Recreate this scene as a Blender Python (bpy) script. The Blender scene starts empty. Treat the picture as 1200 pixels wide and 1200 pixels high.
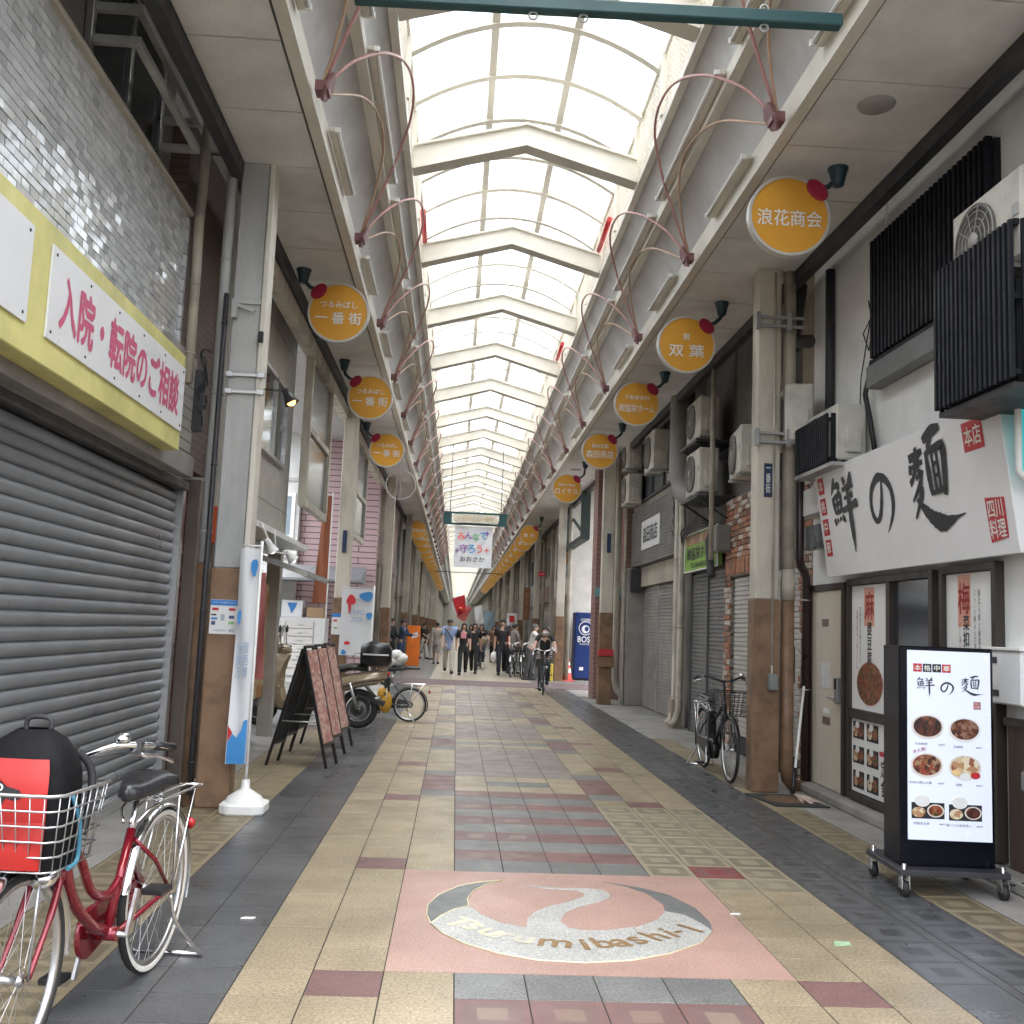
import bpy, bmesh, math, random
from mathutils import Vector as V, Matrix as M
random.seed(7)
sc = bpy.context.scene
col = sc.collection
PI = math.pi
R_ = math.radians

# ---------------------------------------------------------------- camera, sky, sun, exposure
cam = bpy.data.cameras.new('camera')
cam_o = bpy.data.objects.new('camera', cam)
col.objects.link(cam_o)
CAM_YAW, CAM_PITCH, CAM_ROLL = 0.0512, 0.1147, 0.0405
cyw, syw, cpt, spt = math.cos(CAM_YAW), math.sin(CAM_YAW), math.cos(CAM_PITCH), math.sin(CAM_PITCH)
fw = V((syw * cpt, cyw * cpt, spt))
rt0 = V((cyw, -syw, 0)); up0 = rt0.cross(fw)
rt = rt0 * math.cos(CAM_ROLL) + up0 * math.sin(CAM_ROLL)
up = -rt0 * math.sin(CAM_ROLL) + up0 * math.cos(CAM_ROLL)
cm = M.Identity(4)
for i_ in range(3):
    cm[i_][0], cm[i_][1], cm[i_][2] = rt[i_], up[i_], -fw[i_]
cm.translation = V((-0.662, 0.0, 1.483))
cam_o.matrix_world = cm
cam.sensor_width = 36.0
cam.lens = 36.0 * 1174.5 / 1200.0
cam.clip_start = 0.05
cam.clip_end = 2000.0
sc.camera = cam_o

SUN_EL, SUN_AZ = R_(78), R_(160)
world = bpy.data.worlds.new('World')
sc.world = world
world.use_nodes = True
wn, wl = world.node_tree.nodes, world.node_tree.links
bgn = wn['Background']
sky = wn.new('ShaderNodeTexSky')
sky.sky_type = 'NISHITA'
sky.sun_disc = False
sky.sun_elevation = SUN_EL
sky.sun_rotation = SUN_AZ
sky.dust_density = 6.0
sky.air_density = 1.0
sky.ozone_density = 1.0
hs = wn.new('ShaderNodeHueSaturation')
hs.inputs['Saturation'].default_value = 0.42          # overcast: the blue is veiled by cloud
wl.new(sky.outputs[0], hs.inputs['Color'])
wl.new(hs.outputs[0], bgn.inputs[0])
bgn.inputs[1].default_value = 0.15
sun = bpy.data.lights.new('sun', 'SUN')
sun.energy = 0.6
sun.angle = R_(40)
sun.color = (1.0, 0.975, 0.94)
sun_o = bpy.data.objects.new('sun', sun)
col.objects.link(sun_o)
sd = V((math.sin(SUN_AZ) * math.cos(SUN_EL), math.cos(SUN_AZ) * math.cos(SUN_EL), math.sin(SUN_EL)))
sun_o.rotation_euler = sd.to_track_quat('Z', 'Y').to_euler()
sun_o.location = sd * 60
sc.view_settings.view_transform = 'Standard'
sc.view_settings.look = 'None'
sc.view_settings.gamma = 1.0
sc.view_settings.use_curve_mapping = False
sc.view_settings.exposure = 2.85
sc.render.engine = 'CYCLES'
sc.cycles.use_denoising = True
sc.cycles.max_bounces = 10
sc.cycles.diffuse_bounces = 7
sc.cycles.transparent_max_bounces = 16
sc.cycles.caustics_reflective = False
sc.cycles.caustics_refractive = False
sc.cycles.sample_clamp_indirect = 6.0

# ---------------------------------------------------------------- materials
MATS = {}
def nodes_of(m):
    return m.node_tree.nodes, m.node_tree.links
def mat(name, c, rough=0.6, metal=0.0, var=0.12, scale=3.0, fine=0.0, fscale=60.0, bump=0.0, bscale=40.0,
        spec=0.5, emit=None, es=0.0, coat=0.0, dirt=0.0, dscale=0.9, stretch=None, cell=0.0, spots=0.0):
    """Principled surface; colour varies with world position (large soft patches, fine speckle, shaped stains)."""
    if name in MATS:
        return MATS[name]
    m = bpy.data.materials.new(name); m.use_nodes = True
    n, l = nodes_of(m)
    b = n['Principled BSDF']
    b.inputs['Roughness'].default_value = rough
    b.inputs['Metallic'].default_value = metal
    b.inputs['Specular IOR Level'].default_value = spec
    if coat:
        b.inputs['Coat Weight'].default_value = coat
        b.inputs['Coat Roughness'].default_value = 0.08
    g = n.new('ShaderNodeNewGeometry')
    pos = g.outputs['Position']
    if stretch:
        mp = n.new('ShaderNodeMapping'); mp.inputs['Scale'].default_value = stretch
        l.new(pos, mp.inputs[0]); pos = mp.outputs[0]
    def noise(sc_, det=3.0, rg=0.55):
        t = n.new('ShaderNodeTexNoise'); t.inputs['Scale'].default_value = sc_
        t.inputs['Detail'].default_value = det; t.inputs['Roughness'].default_value = rg
        l.new(pos, t.inputs['Vector']); return t.outputs['Fac']
    def ramp(fac, a, bb, lo=0.3, hi=0.7):
        r = n.new('ShaderNodeMapRange'); r.inputs[1].default_value = lo; r.inputs[2].default_value = hi
        r.inputs[3].default_value = a; r.inputs[4].default_value = bb
        l.new(fac, r.inputs[0]); return r.outputs[0]
    def mul(colr, fac):
        x = n.new('ShaderNodeMix'); x.data_type = 'RGBA'; x.blend_type = 'MULTIPLY'; x.inputs[0].default_value = 1
        if isinstance(colr, tuple): x.inputs[6].default_value = colr
        else: l.new(colr, x.inputs[6])
        l.new(fac, x.inputs[7]); return x.outputs[2]
    cc = (c[0], c[1], c[2], 1.0)
    out = None
    if var:
        out = mul(cc, ramp(noise(scale), 1 - var, 1 + var))
    if fine:
        out = mul(out if out else cc, ramp(noise(fscale, 2.0), 1 - fine, 1 + fine))
    if dirt:
        out = mul(out if out else cc, ramp(noise(dscale, 6.0, 0.65), 1 - dirt, 1.0, 0.36, 0.56))
    if cell:                                               # each paving tile fired a little lighter or darker
        vm_ = n.new('ShaderNodeVectorMath'); vm_.operation = 'MULTIPLY_ADD'; vm_.inputs[1].default_value = (1 / .3, 1 / .3, 0); vm_.inputs[2].default_value = (100.0, 100 - 4.511 / .3, 0)
        vf = n.new('ShaderNodeVectorMath'); vf.operation = 'FLOOR'; wn2 = n.new('ShaderNodeTexWhiteNoise')
        l.new(g.outputs['Position'], vm_.inputs[0]); l.new(vm_.outputs[0], vf.inputs[0]); l.new(vf.outputs[0], wn2.inputs['Vector'])
        out = mul(out if out else cc, ramp(wn2.outputs['Value'], 1 - cell, 1 + cell, 0, 1))
    if spots:                                              # trodden gum and drips
        vo = n.new('ShaderNodeTexVoronoi'); vo.inputs['Scale'].default_value = 2.6; l.new(pos, vo.inputs['Vector'])
        out = mul(out if out else cc, ramp(vo.outputs['Distance'], 1 - spots, 1.0, .035, .055))
    if out: l.new(out, b.inputs['Base Color'])
    else: b.inputs['Base Color'].default_value = cc
    if bump:
        bp = n.new('ShaderNodeBump'); bp.inputs['Strength'].default_value = bump; bp.inputs['Distance'].default_value = 0.01
        l.new(noise(bscale, 3.0), bp.inputs['Height']); l.new(bp.outputs[0], b.inputs['Normal'])
    if rough > 0.15 and (var or fine):
        l.new(ramp(noise(scale * 2.3, 4.0), max(0.05, rough - 0.1), min(1, rough + 0.1)), b.inputs['Roughness'])
    if emit:
        b.inputs['Emission Color'].default_value = (emit[0], emit[1], emit[2], 1)
        b.inputs['Emission Strength'].default_value = es
    MATS[name] = m
    return m

def tile_mat(name, base, ring, core, rough=0.42):
    """A printed paving tile: frame, ring and core from the tile's own 0..1 coordinates, worn by noise."""
    if name in MATS: return MATS[name]
    m = mat(name, base, rough, var=0.14, scale=2.2, fine=0.16, fscale=90)
    n, l = nodes_of(m); b = n['Principled BSDF']
    src = b.inputs['Base Color'].links[0].from_socket
    tc = n.new('ShaderNodeTexCoord')
    mp = n.new('ShaderNodeVectorMath'); mp.operation = 'SUBTRACT'; mp.inputs[1].default_value = (.5, .5, .5)
    ab = n.new('ShaderNodeVectorMath'); ab.operation = 'ABSOLUTE'
    sp = n.new('ShaderNodeSeparateXYZ')
    mx = n.new('ShaderNodeMath'); mx.operation = 'MAXIMUM'
    l.new(tc.outputs['Generated'], mp.inputs[0]); l.new(mp.outputs[0], ab.inputs[0]); l.new(ab.outputs[0], sp.inputs[0])
    l.new(sp.outputs[0], mx.inputs[0]); l.new(sp.outputs[1], mx.inputs[1])
    cr = n.new('ShaderNodeValToRGB'); cr.color_ramp.interpolation = 'CONSTANT'
    e = cr.color_ramp.elements
    e[0].position = 0; e[0].color = (*core, 1)
    e[1].position = 0.20; e[1].color = (*ring, 1)
    z = e.new(0.40); z.color = (*base, 1)
    l.new(mx.outputs[0], cr.inputs[0])
    g = n.new('ShaderNodeNewGeometry')
    w = n.new('ShaderNodeTexNoise'); w.inputs['Scale'].default_value = 1.3; w.inputs['Detail'].default_value = 4
    l.new(g.outputs['Position'], w.inputs['Vector'])
    wr = n.new('ShaderNodeMapRange'); wr.inputs[1].default_value = 0.35; wr.inputs[2].default_value = 0.62
    wr.inputs[3].default_value = 0.35; wr.inputs[4].default_value = 0.95
    l.new(w.outputs['Fac'], wr.inputs[0])
    x = n.new('ShaderNodeMix'); x.data_type = 'RGBA'
    l.new(wr.outputs[0], x.inputs[0]); l.new(src, x.inputs[6]); l.new(cr.outputs[0], x.inputs[7])
    l.new(x.outputs[2], b.inputs['Base Color'])
    return m

def brick_mat(name, c1, c2, mortar, bw, bh, rough=0.6, axis='XZ', msize=0.012, bump=0.5):
    """Courses too far off to pick apart: a brick texture in metres on the wall's own plane."""
    if name in MATS: return MATS[name]
    m = bpy.data.materials.new(name); m.use_nodes = True
    n, l = nodes_of(m); b = n['Principled BSDF']; b.inputs['Roughness'].default_value = rough
    g = n.new('ShaderNodeNewGeometry'); s = n.new('ShaderNodeSeparateXYZ'); c = n.new('ShaderNodeCombineXYZ')
    l.new(g.outputs['Position'], s.inputs[0])
    ix = {'X': 0, 'Y': 1, 'Z': 2}
    l.new(s.outputs[ix[axis[0]]], c.inputs[0]); l.new(s.outputs[ix[axis[1]]], c.inputs[1])
    t = n.new('ShaderNodeTexBrick'); t.inputs['Scale'].default_value = 1.0
    t.inputs['Brick Width'].default_value = bw; t.inputs['Row Height'].default_value = bh
    t.inputs['Mortar Size'].default_value = msize; t.offset = 0.0 if bump < 0 else 0.5
    t.inputs['Color1'].default_value = (*c1, 1); t.inputs['Color2'].default_value = (*c2, 1); t.inputs['Mortar'].default_value = (*mortar, 1)
    l.new(c.outputs[0], t.inputs['Vector']); l.new(t.outputs['Color'], b.inputs['Base Color'])
    bp = n.new('ShaderNodeBump'); bp.inputs['Strength'].default_value = abs(bump); bp.inputs['Distance'].default_value = 0.006; bp.invert = True
    l.new(t.outputs['Fac'], bp.inputs['Height']); l.new(bp.outputs[0], b.inputs['Normal'])
    MATS[name] = m
    return m

def food_mat(name, cols, scale=38):
    """A printed photograph of a dish: patches of the dish's own colours."""
    if name in MATS: return MATS[name]
    m = bpy.data.materials.new(name); m.use_nodes = True
    n, l = nodes_of(m); b = n['Principled BSDF']; b.inputs['Roughness'].default_value = 0.4
    g = n.new('ShaderNodeNewGeometry')
    v = n.new('ShaderNodeTexVoronoi'); v.inputs['Scale'].default_value = scale
    nz = n.new('ShaderNodeTexNoise'); nz.inputs['Scale'].default_value = scale * 0.7; nz.inputs['Detail'].default_value = 3
    l.new(g.outputs['Position'], nz.inputs['Vector'])
    va = n.new('ShaderNodeVectorMath'); va.operation = 'MULTIPLY_ADD'; va.inputs[1].default_value = (.04, .04, .04)
    l.new(nz.outputs['Color'], va.inputs[0]); l.new(g.outputs['Position'], va.inputs[2]); l.new(va.outputs[0], v.inputs['Vector'])
    s = n.new('ShaderNodeSeparateColor'); l.new(v.outputs['Color'], s.inputs[0])
    cr = n.new('ShaderNodeValToRGB'); cr.color_ramp.interpolation = 'CONSTANT'
    e = cr.color_ramp.elements
    e[0].color = (*cols[0], 1); e[1].position = 1.0 / len(cols); e[1].color = (*cols[1], 1)
    for k in range(2, len(cols)):
        z = e.new(k / len(cols)); z.color = (*cols[k], 1)
    l.new(s.outputs[0], cr.inputs[0]); l.new(cr.outputs[0], b.inputs['Base Color'])
    MATS[name] = m
    return m

CREAM = mat('cream_paint', (.68, .645, .56), .5, var=.06, dirt=.12)
CREAM_D = mat('cream_paint_aged', (.60, .56, .47), .55, var=.10, dirt=.42, dscale=1.8, stretch=(1, 1, .35))
SOFFIT = mat('soffit_board', (.74, .73, .70), .7, var=.07, fine=.05, dirt=.20, dscale=.7)
COVE = mat('cove_panel', (.57, .565, .555), .55, var=.06, dirt=.22, dscale=.8)
BROWN = mat('brown_paint', (.235, .14, .08), .5, var=.16, scale=4, dirt=.40, dscale=3.5)
GREY_P = mat('grey_paint', (.46, .465, .455), .5, var=.08, dirt=.28, dscale=2.5, stretch=(1, 1, .4))
DARKST = mat('dark_steel', (.035, .035, .04), .5, var=.1)
BLACK = mat('black_plastic', (.012, .012, .014), .35, var=.0)
BLACKM = mat('black_matt', (.018, .018, .02), .7, var=.1)
WHITE = mat('white_paint', (.78, .78, .76), .45, var=.04)
WHITEP = mat('white_panel', (.80, .81, .82), .35, var=.03)
CHROME = mat('chrome', (.75, .75, .76), .18, 1.0, var=.0)
ALU = mat('aluminium', (.55, .55, .55), .35, 1.0, var=.05)
STEEL = mat('galvanised_steel', (.42, .42, .41), .45, .6, var=.12)
RUBBER = mat('tyre_rubber', (.02, .02, .02), .7, var=.1)
CONC = mat('concrete', (.30, .285, .26), .8, var=.12, fine=.1, dirt=.35, bump=.25)
PIPEC = mat('cream_pipe', (.48, .44, .36), .5, var=.08, dirt=.35, dscale=2.2)
GLASSD = mat('dark_window_glass', (.03, .035, .04), .08, var=.05, spec=.7)
GLASSB = mat('pale_window_glass', (.22, .28, .32), .12, var=.1, spec=.7)
ORANGE = mat('orange_sign_face', (.74, .36, .04), .4, var=.04)
PLUM = mat('plum_enamel', (.36, .012, .05), .4, var=.03)
TEAL = mat('dark_teal_paint', (.02, .05, .065), .45, var=.1)
GREENP = mat('green_paint', (.02, .075, .08), .45, var=.12)
TXT_W = mat('white_lettering', (.82, .81, .76), .5, var=0)
TXT_K = mat('black_lettering', (.02, .02, .022), .5, var=0)
TXT_P = mat('pink_lettering', (.62, .11, .22), .5, var=0.03)
RED = mat('red_print', (.50, .03, .035), .45, var=.04)
BLUEP = mat('blue_print', (.04, .22, .58), .45, var=.03)
PAPER = mat('paper_white', (.76, .76, .74), .5, var=.03)
ACW = mat('ac_casing', (.60, .58, .52), .45, var=.06, dirt=.22, dscale=3)
ACG = mat('ac_grille', (.16, .155, .145), .5, var=.1)
SKIN = mat('skin', (.56, .34, .25), .55, var=.05)
HAIR = mat('black_hair', (.012, .01, .01), .45, var=.1)

# ---------------------------------------------------------------- mesh helpers
def perp(d):
    d = V(d).normalized()
    a = V((0, 0, 1)) if abs(d.z) < 0.9 else V((1, 0, 0))
    u = d.cross(a).normalized()
    return u, d.cross(u).normalized()

class MB:
    def __init__(s):
        s.v = []; s.f = []; s.mi = []; s.sm = []
    def add(s, vs, fs, mi=0, sm=False):
        o = len(s.v)
        s.v.extend([tuple(p) for p in vs])
        for f in fs:
            s.f.append([o + i for i in f]); s.mi.append(mi); s.sm.append(sm)
        return s
    def box(s, x0, x1, y0, y1, z0, z1, mi=0):
        vs = [(x, y, z) for z in (z0, z1) for y in (y0, y1) for x in (x0, x1)]
        return s.add(vs, [(0, 2, 3, 1), (4, 5, 7, 6), (0, 1, 5, 4), (2, 6, 7, 3), (0, 4, 6, 2), (1, 3, 7, 5)], mi)
    def obox(s, c, a, b, d, mi=0):
        c, a, b, d = V(c), V(a), V(b), V(d)
        vs = [c + a * x + b * y + d * z for z in (-1, 1) for y in (-1, 1) for x in (-1, 1)]
        return s.add(vs, [(0, 2, 3, 1), (4, 5, 7, 6), (0, 1, 5, 4), (2, 6, 7, 3), (0, 4, 6, 2), (1, 3, 7, 5)], mi)
    def bar(s, p, q, w, h, upv=(0, 0, 1), mi=0):
        p, q = V(p), V(q); d = q - p; L = d.length; d.normalize()
        u = d.cross(V(upv))
        if u.length < 1e-4: u = d.cross(V((0, 1, 0)))
        u.normalize(); w2 = u.cross(d).normalized()
        return s.obox((p + q) / 2, d * (L / 2), u * (w / 2), w2 * (h / 2), mi)
    def tube(s, pts, r, n=8, closed=False, cap=True, mi=0):
        pts = [V(p) for p in pts]; k = len(pts)
        rs = r if isinstance(r, (list, tuple)) else [r] * k
        dirs = []
        for i in range(k):
            if closed: d = pts[(i + 1) % k] - pts[i - 1]
            else: d = pts[min(i + 1, k - 1)] - pts[max(i - 1, 0)]
            dirs.append(d.normalized() if d.length > 1e-9 else V((0, 0, 1)))
        u, w = perp(dirs[0]); vs = []
        for i in range(k):
            d = dirs[i]
            u = (u - d * u.dot(d))
            if u.length < 1e-5: u, w = perp(d)
            u.normalize(); w = d.cross(u)
            for j in range(n):
                a = 2 * PI * j / n
                vs.append(pts[i] + (u * math.cos(a) + w * math.sin(a)) * rs[i])
        fs = []
        for i in range(k if closed else k - 1):
            for j in range(n):
                a, b = i * n + j, i * n + (j + 1) % n
                c, d2 = ((i + 1) % k) * n + (j + 1) % n, ((i + 1) % k) * n + j
                fs.append((a, b, c, d2))
        s.add(vs, fs, mi, True)
        if cap and not closed:
            o = len(s.v) - len(vs)
            s.f.append([o + j for j in range(n)][::-1]); s.mi.append(mi); s.sm.append(False)
            s.f.append([o + (k - 1) * n + j for j in range(n)]); s.mi.append(mi); s.sm.append(False)
        return s
    def cyl(s, p, q, r, r2=None, n=12, mi=0):
        return s.tube([p, q], [r, r if r2 is None else r2], n, mi=mi)
    def lathe(s, prof, c, ax, n=20, mi=0, sm=True):
        c, ax = V(c), V(ax).normalized(); u, w = perp(ax); vs = []; fs = []
        for (r, h) in prof:
            for j in range(n):
                a = 2 * PI * j / n
                vs.append(c + ax * h + (u * math.cos(a) + w * math.sin(a)) * r)
        for i in range(len(prof) - 1):
            for j in range(n):
                fs.append((i * n + j, i * n + (j + 1) % n, (i + 1) * n + (j + 1) % n, (i + 1) * n + j))
        return s.add(vs, fs, mi, sm)
    def ball(s, c, rx, ry=None, rz=None, n=12, k=8, mi=0):
        ry = ry or rx; rz = rz or rx; c = V(c)
        vs = [c + V((0, 0, rz))]
        for i in range(1, k):
            t = PI * i / k
            for j in range(n):
                a = 2 * PI * j / n
                vs.append(c + V((rx * math.sin(t) * math.cos(a), ry * math.sin(t) * math.sin(a), rz * math.cos(t))))
        vs.append(c - V((0, 0, rz))); fs = []
        for j in range(n): fs.append((0, 1 + j, 1 + (j + 1) % n))
        for i in range(k - 2):
            for j in range(n):
                fs.append((1 + i * n + j, 1 + (i + 1) * n + j, 1 + (i + 1) * n + (j + 1) % n, 1 + i * n + (j + 1) % n))
        e = len(vs) - 1
        for j in range(n): fs.append((1 + (k - 2) * n + j, e, 1 + (k - 2) * n + (j + 1) % n))
        return s.add(vs, fs, mi, True)
    def torus(s, c, ax, Rr, r, n=32, k=8, mi=0, a0=0, a1=2 * PI):
        c, ax = V(c), V(ax).normalized(); u, w = perp(ax)
        full = abs(a1 - a0 - 2 * PI) < 1e-6
        pts = [c + (u * math.cos(a0 + (a1 - a0) * i / n) + w * math.sin(a0 + (a1 - a0) * i / n)) * Rr for i in range(n if full else n + 1)]
        return s.tube(pts, r, k, closed=full, mi=mi)
    def prism(s, poly, o, u, v, w, mi=0):
        o, u, v, w = V(o), V(u), V(v), V(w); k = len(poly)
        vs = [o + u * x + v * y for x, y in poly] + [o + u * x + v * y + w for x, y in poly]
        fs = [tuple(range(k))[::-1], tuple(range(k, 2 * k))] + [(i, (i + 1) % k, k + (i + 1) % k, k + i) for i in range(k)]
        return s.add(vs, fs, mi)
    def sheet(s, rows, mi=0, sm=True):
        n = len(rows[0]); vs = [p for r in rows for p in r]; fs = []
        for i in range(len(rows) - 1):
            for j in range(n - 1):
                fs.append((i * n + j, i * n + j + 1, (i + 1) * n + j + 1, (i + 1) * n + j))
        return s.add(vs, fs, mi, sm)
    def mesh(s, name, mats, bevel=0, xf=None):
        me = bpy.data.meshes.new(name)
        vs = s.v if xf is None else [tuple(xf @ V(p)) for p in s.v]
        me.from_pydata(vs, [], s.f)
        for m in (mats if isinstance(mats, (list, tuple)) else [mats]): me.materials.append(m)
        me.polygons.foreach_set('material_index', s.mi)
        me.polygons.foreach_set('use_smooth', s.sm)
        bm = bmesh.new(); bm.from_mesh(me)
        bmesh.ops.recalc_face_normals(bm, faces=bm.faces)
        if bevel:
            ed = [e for e in bm.edges if len(e.link_faces) == 2 and e.calc_face_angle(0) > 0.6 and not e.link_faces[0].smooth]
            bmesh.ops.bevel(bm, geom=ed, offset=bevel, segments=1, affect='EDGES', clamp_overlap=True)
        bm.to_mesh(me); bm.free()
        me.update()
        return me
    def build(s, name, mats, parent=None, bevel=0, local=False):
        return put(name, s.mesh(name, mats, bevel), parent, local)

WM = {}
def put(name, me, parent=None, local=False, m=None):
    """Link a mesh. local: mesh coordinates are the parent's; otherwise they are world coordinates (or m places it)."""
    o = bpy.data.objects.new(name, me)
    col.objects.link(o)
    if parent is not None:
        o.parent = parent
        pw = WM.get(parent.name, M.Identity(4))
        if local:
            WM[o.name] = pw @ (m or M.Identity(4))
        else:
            o.matrix_parent_inverse = pw.inverted()
            WM[o.name] = m or M.Identity(4)
    else:
        WM[o.name] = m or M.Identity(4)
    if m is not None: o.matrix_basis = m
    return o
def thing(name, label, cat, loc=(0, 0, 0), rz=0.0, group=None):
    o = bpy.data.objects.new(name, None)
    o.empty_display_size = 0.1
    col.objects.link(o)
    o.location = loc; o.rotation_euler = (0, 0, rz)
    WM[o.name] = M.Translation(V(loc)) @ M.Rotation(rz, 4, 'Z')
    return tag(o, label, cat, group)
def tag(o, label, cat, group=None):
    o['label'] = label; o['category'] = cat
    if group: o['group'] = group
    return o
def struct(o):
    o['kind'] = 'structure'; return o
def stuff(o):
    o['kind'] = 'stuff'; return o
def copy_tree(o, parent=None):
    c = o.copy(); col.objects.link(c)
    if parent is not None: c.parent = parent
    for ch in list(KIDS.get(o.name, o.children)): copy_tree(ch, c)
    return c
KIDS = {}
def dup(o, loc, rz=None, label=None):
    c = copy_tree(o)
    c.location = loc
    if rz is not None: c.rotation_euler = (0, 0, rz)
    if label: c['label'] = label
    WM[c.name] = M.Translation(V(loc)) @ M.Rotation(c.rotation_euler[2], 4, 'Z')
    return c

TC = {}
def glyphs(s, bold=0.0, line=1.0, res=3):
    k = (s, bold, line, res)
    if k not in TC:
        c = bpy.data.curves.new('lettering', 'FONT'); c.body = s; c.resolution_u = res; c.space_line = line
        c.align_x = 'CENTER'
        o = bpy.data.objects.new('lettering', c); col.objects.link(o)
        me = bpy.data.meshes.new_from_object(o.evaluated_get(bpy.context.evaluated_depsgraph_get()))
        bpy.data.objects.remove(o); bpy.data.curves.remove(c)
        vs = [v.co.copy() for v in me.vertices]; fs = [tuple(p.vertices) for p in me.polygons]
        bpy.data.meshes.remove(me)
        x0, x1 = min(v.x for v in vs), max(v.x for v in vs); y0, y1 = min(v.y for v in vs), max(v.y for v in vs)
        TC[k] = ([((v.x - (x0 + x1) / 2), (v.y - (y0 + y1) / 2)) for v in vs], fs, x1 - x0, y1 - y0)
    return TC[k]
def text(s, parent, m, c, u, v, w=None, h=None, bold=0.0, name='lettering', local=False, line=1.0, shear=0.0, off=0.0):
    """Flat lettering centred at c, running along u with its up along v; fitted to width w and/or height h."""
    pts, fs, gw, gh = glyphs(s, bold, line)
    u, v, c = V(u).normalized(), V(v).normalized(), V(c)
    sx = w / gw if w else h / gh
    sy = h / gh if h else sx
    nn = u.cross(v)
    b = MB()
    e = bold * .62
    for q, (ox, oy) in enumerate([(0, 0)] + ([(e, 0), (-e, 0), (0, e), (0, -e)] if bold else [])):     # heavier weights are built up from shifted layers
        b.add([c + u * ((x + ox) * sx + y * sy * shear) + v * ((y + oy) * sy) + nn * (off + q * .00025) for x, y in pts], fs)
    me = bpy.data.meshes.new(name)
    me.from_pydata([tuple(p) for p in b.v], [], b.f); me.materials.append(m); me.update()
    return put(name, me, parent, local)
def bez(pts, k=8):
    out = []
    P_ = [V(p) for p in pts]
    for i in range(len(P_) - 1):
        a, b, c, d = P_[max(i - 1, 0)], P_[i], P_[i + 1], P_[min(i + 2, len(P_) - 1)]
        for t in range(k):
            t /= k
            out.append(.5 * (2 * b + (c - a) * t + (2 * a - 5 * b + 4 * c - d) * t * t + (3 * b - a - 3 * c + d) * t ** 3))
    out.append(P_[-1]); return out
# ================================================================ ground and paving
T0 = 4.511          # paving grid origin along the street
TS = 0.30
g = MB(); g.box(-400, 400, -150, 600, -0.40, -0.030)
struct(g.build('ground', mat('asphalt', (.05, .05, .05), .85, var=.15, fine=.2)))
bed = MB(); bed.box(-3.4, 3.6, -4, 27.2, -0.030, -0.0022)
pave = struct(bed.build('pavement', mat('paving_joint', (.035, .030, .027), .9, var=.2, dirt=.2)))

T_BEI = mat('tile_beige', (.290, .238, .158), .38, var=.14, scale=2.0, fine=.42, fscale=75, dirt=.18, dscale=1.4, cell=.07, spots=.3)
T_GRY = mat('tile_grey', (.150, .152, .147), .40, var=.14, scale=2.0, fine=.42, fscale=75, cell=.10, spots=.3, dirt=.15)
T_MAR = mat('tile_maroon', (.165, .092, .085), .40, var=.14, scale=2.0, fine=.30, fscale=80, cell=.10, dirt=.12)
T_MAU = mat('tile_mauve', (.19, .158, .14), .42, var=.10, scale=1.6, fine=.15, fscale=110, cell=.09)
T_DRK = mat('tile_charcoal', (.084, .086, .088), .34, var=.22, scale=1.4, fine=.30, fscale=70, dirt=.15, cell=.10)
T_DRP = tile_mat('tile_charcoal_framed', (.070, .072, .074), (.10, .103, .106), (.05, .051, .053), .34)
T_BEP = tile_mat('tile_beige_framed', (.28, .24, .165), (.145, .128, .095), (.27, .235, .16))
T_MAP = tile_mat('tile_maroon_framed', (.155, .088, .082), (.135, .092, .085), (.22, .17, .13))
T_RED = tile_mat('tile_red_framed', (.20, .055, .05), (.13, .085, .08), (.19, .04, .04))
T_OUT = tile_mat('tile_sand_framed', (.25, .205, .13), (.125, .10, .065), (.24, .195, .125))
T_LST = [T_BEI, T_GRY, T_MAR, T_MAU, T_DRK, T_DRP, T_BEP, T_MAP, T_RED, T_OUT]
ACC = {-1, 6, 14, 21, 29, 36, 44, 51, 59, 66}
def tile_kind(i, j):
    if -3 <= i <= 2 and 0 <= j <= 5: return None
    if i in (-4, 3) and j in ACC: return 8 if (i == 3 and j == 6) else 2
    if i < -5: return 4
    if i > 4: return 5 if (j > -1 and j < 24) else 4
    if i in (2, 3, 4) and 5 <= j <= 13: return 6
    if i in (-3, 2):
        q = (j - 15) % 11
        if j >= 15 and q < 5: return 1 if q in (0, 4) else (7 if i < 0 else 2)
        return 0
    if -2 <= i <= 1:
        if j == -1: return 1
        if j == -2: return 7
        if j < -2: return 0
        if j <= 15: return 1 if j % 2 == 0 else (7 if i < 0 else 2)
        q = (j - 16) % 11
        if q in (0, 2): return 0
        if q == 1: return 0 if i in (1, -2) and (j // 11) % 2 else 1
        return 3
    return 0
def tile_mesh(mi):
    b = MB(); h = TS / 2 - 0.0030
    b.prism([(-h, -h), (h, -h), (h, h), (-h, h)], (0, 0, -.010), (1, 0, 0), (0, 1, 0), (0, 0, .010))
    return b.mesh('tile', T_LST[mi], 0.0006)
TMESH = [tile_mesh(k) for k in range(len(T_LST))]
cols_x = [(-7, -1.95), (-6, -1.65)] + [(i, i * TS + .15) for i in range(-5, 5)] + [(5, 1.65), (6, 2.01)]
cand = []
for j in range(-5, 76):
    for i, x in cols_x:
        k = tile_kind(i, j)
        if k is not None: cand.append((j, x, T0 + j * TS + .15, k))
for j in range(-5, 40):                                     # the framed sand tiles along the shop fronts
    y = T0 + j * TS + .15
    if y > 14.5: continue
    cand.append((j, -2.25, y, 9)); cand.append((j, -2.55, y, 9)); cand.append((j, 2.31, y, 9 if j < 14 else 0))
cand.sort(key=lambda c: c[0] if c[2] > 3.1 else 999)
far_t = MB()
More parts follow.
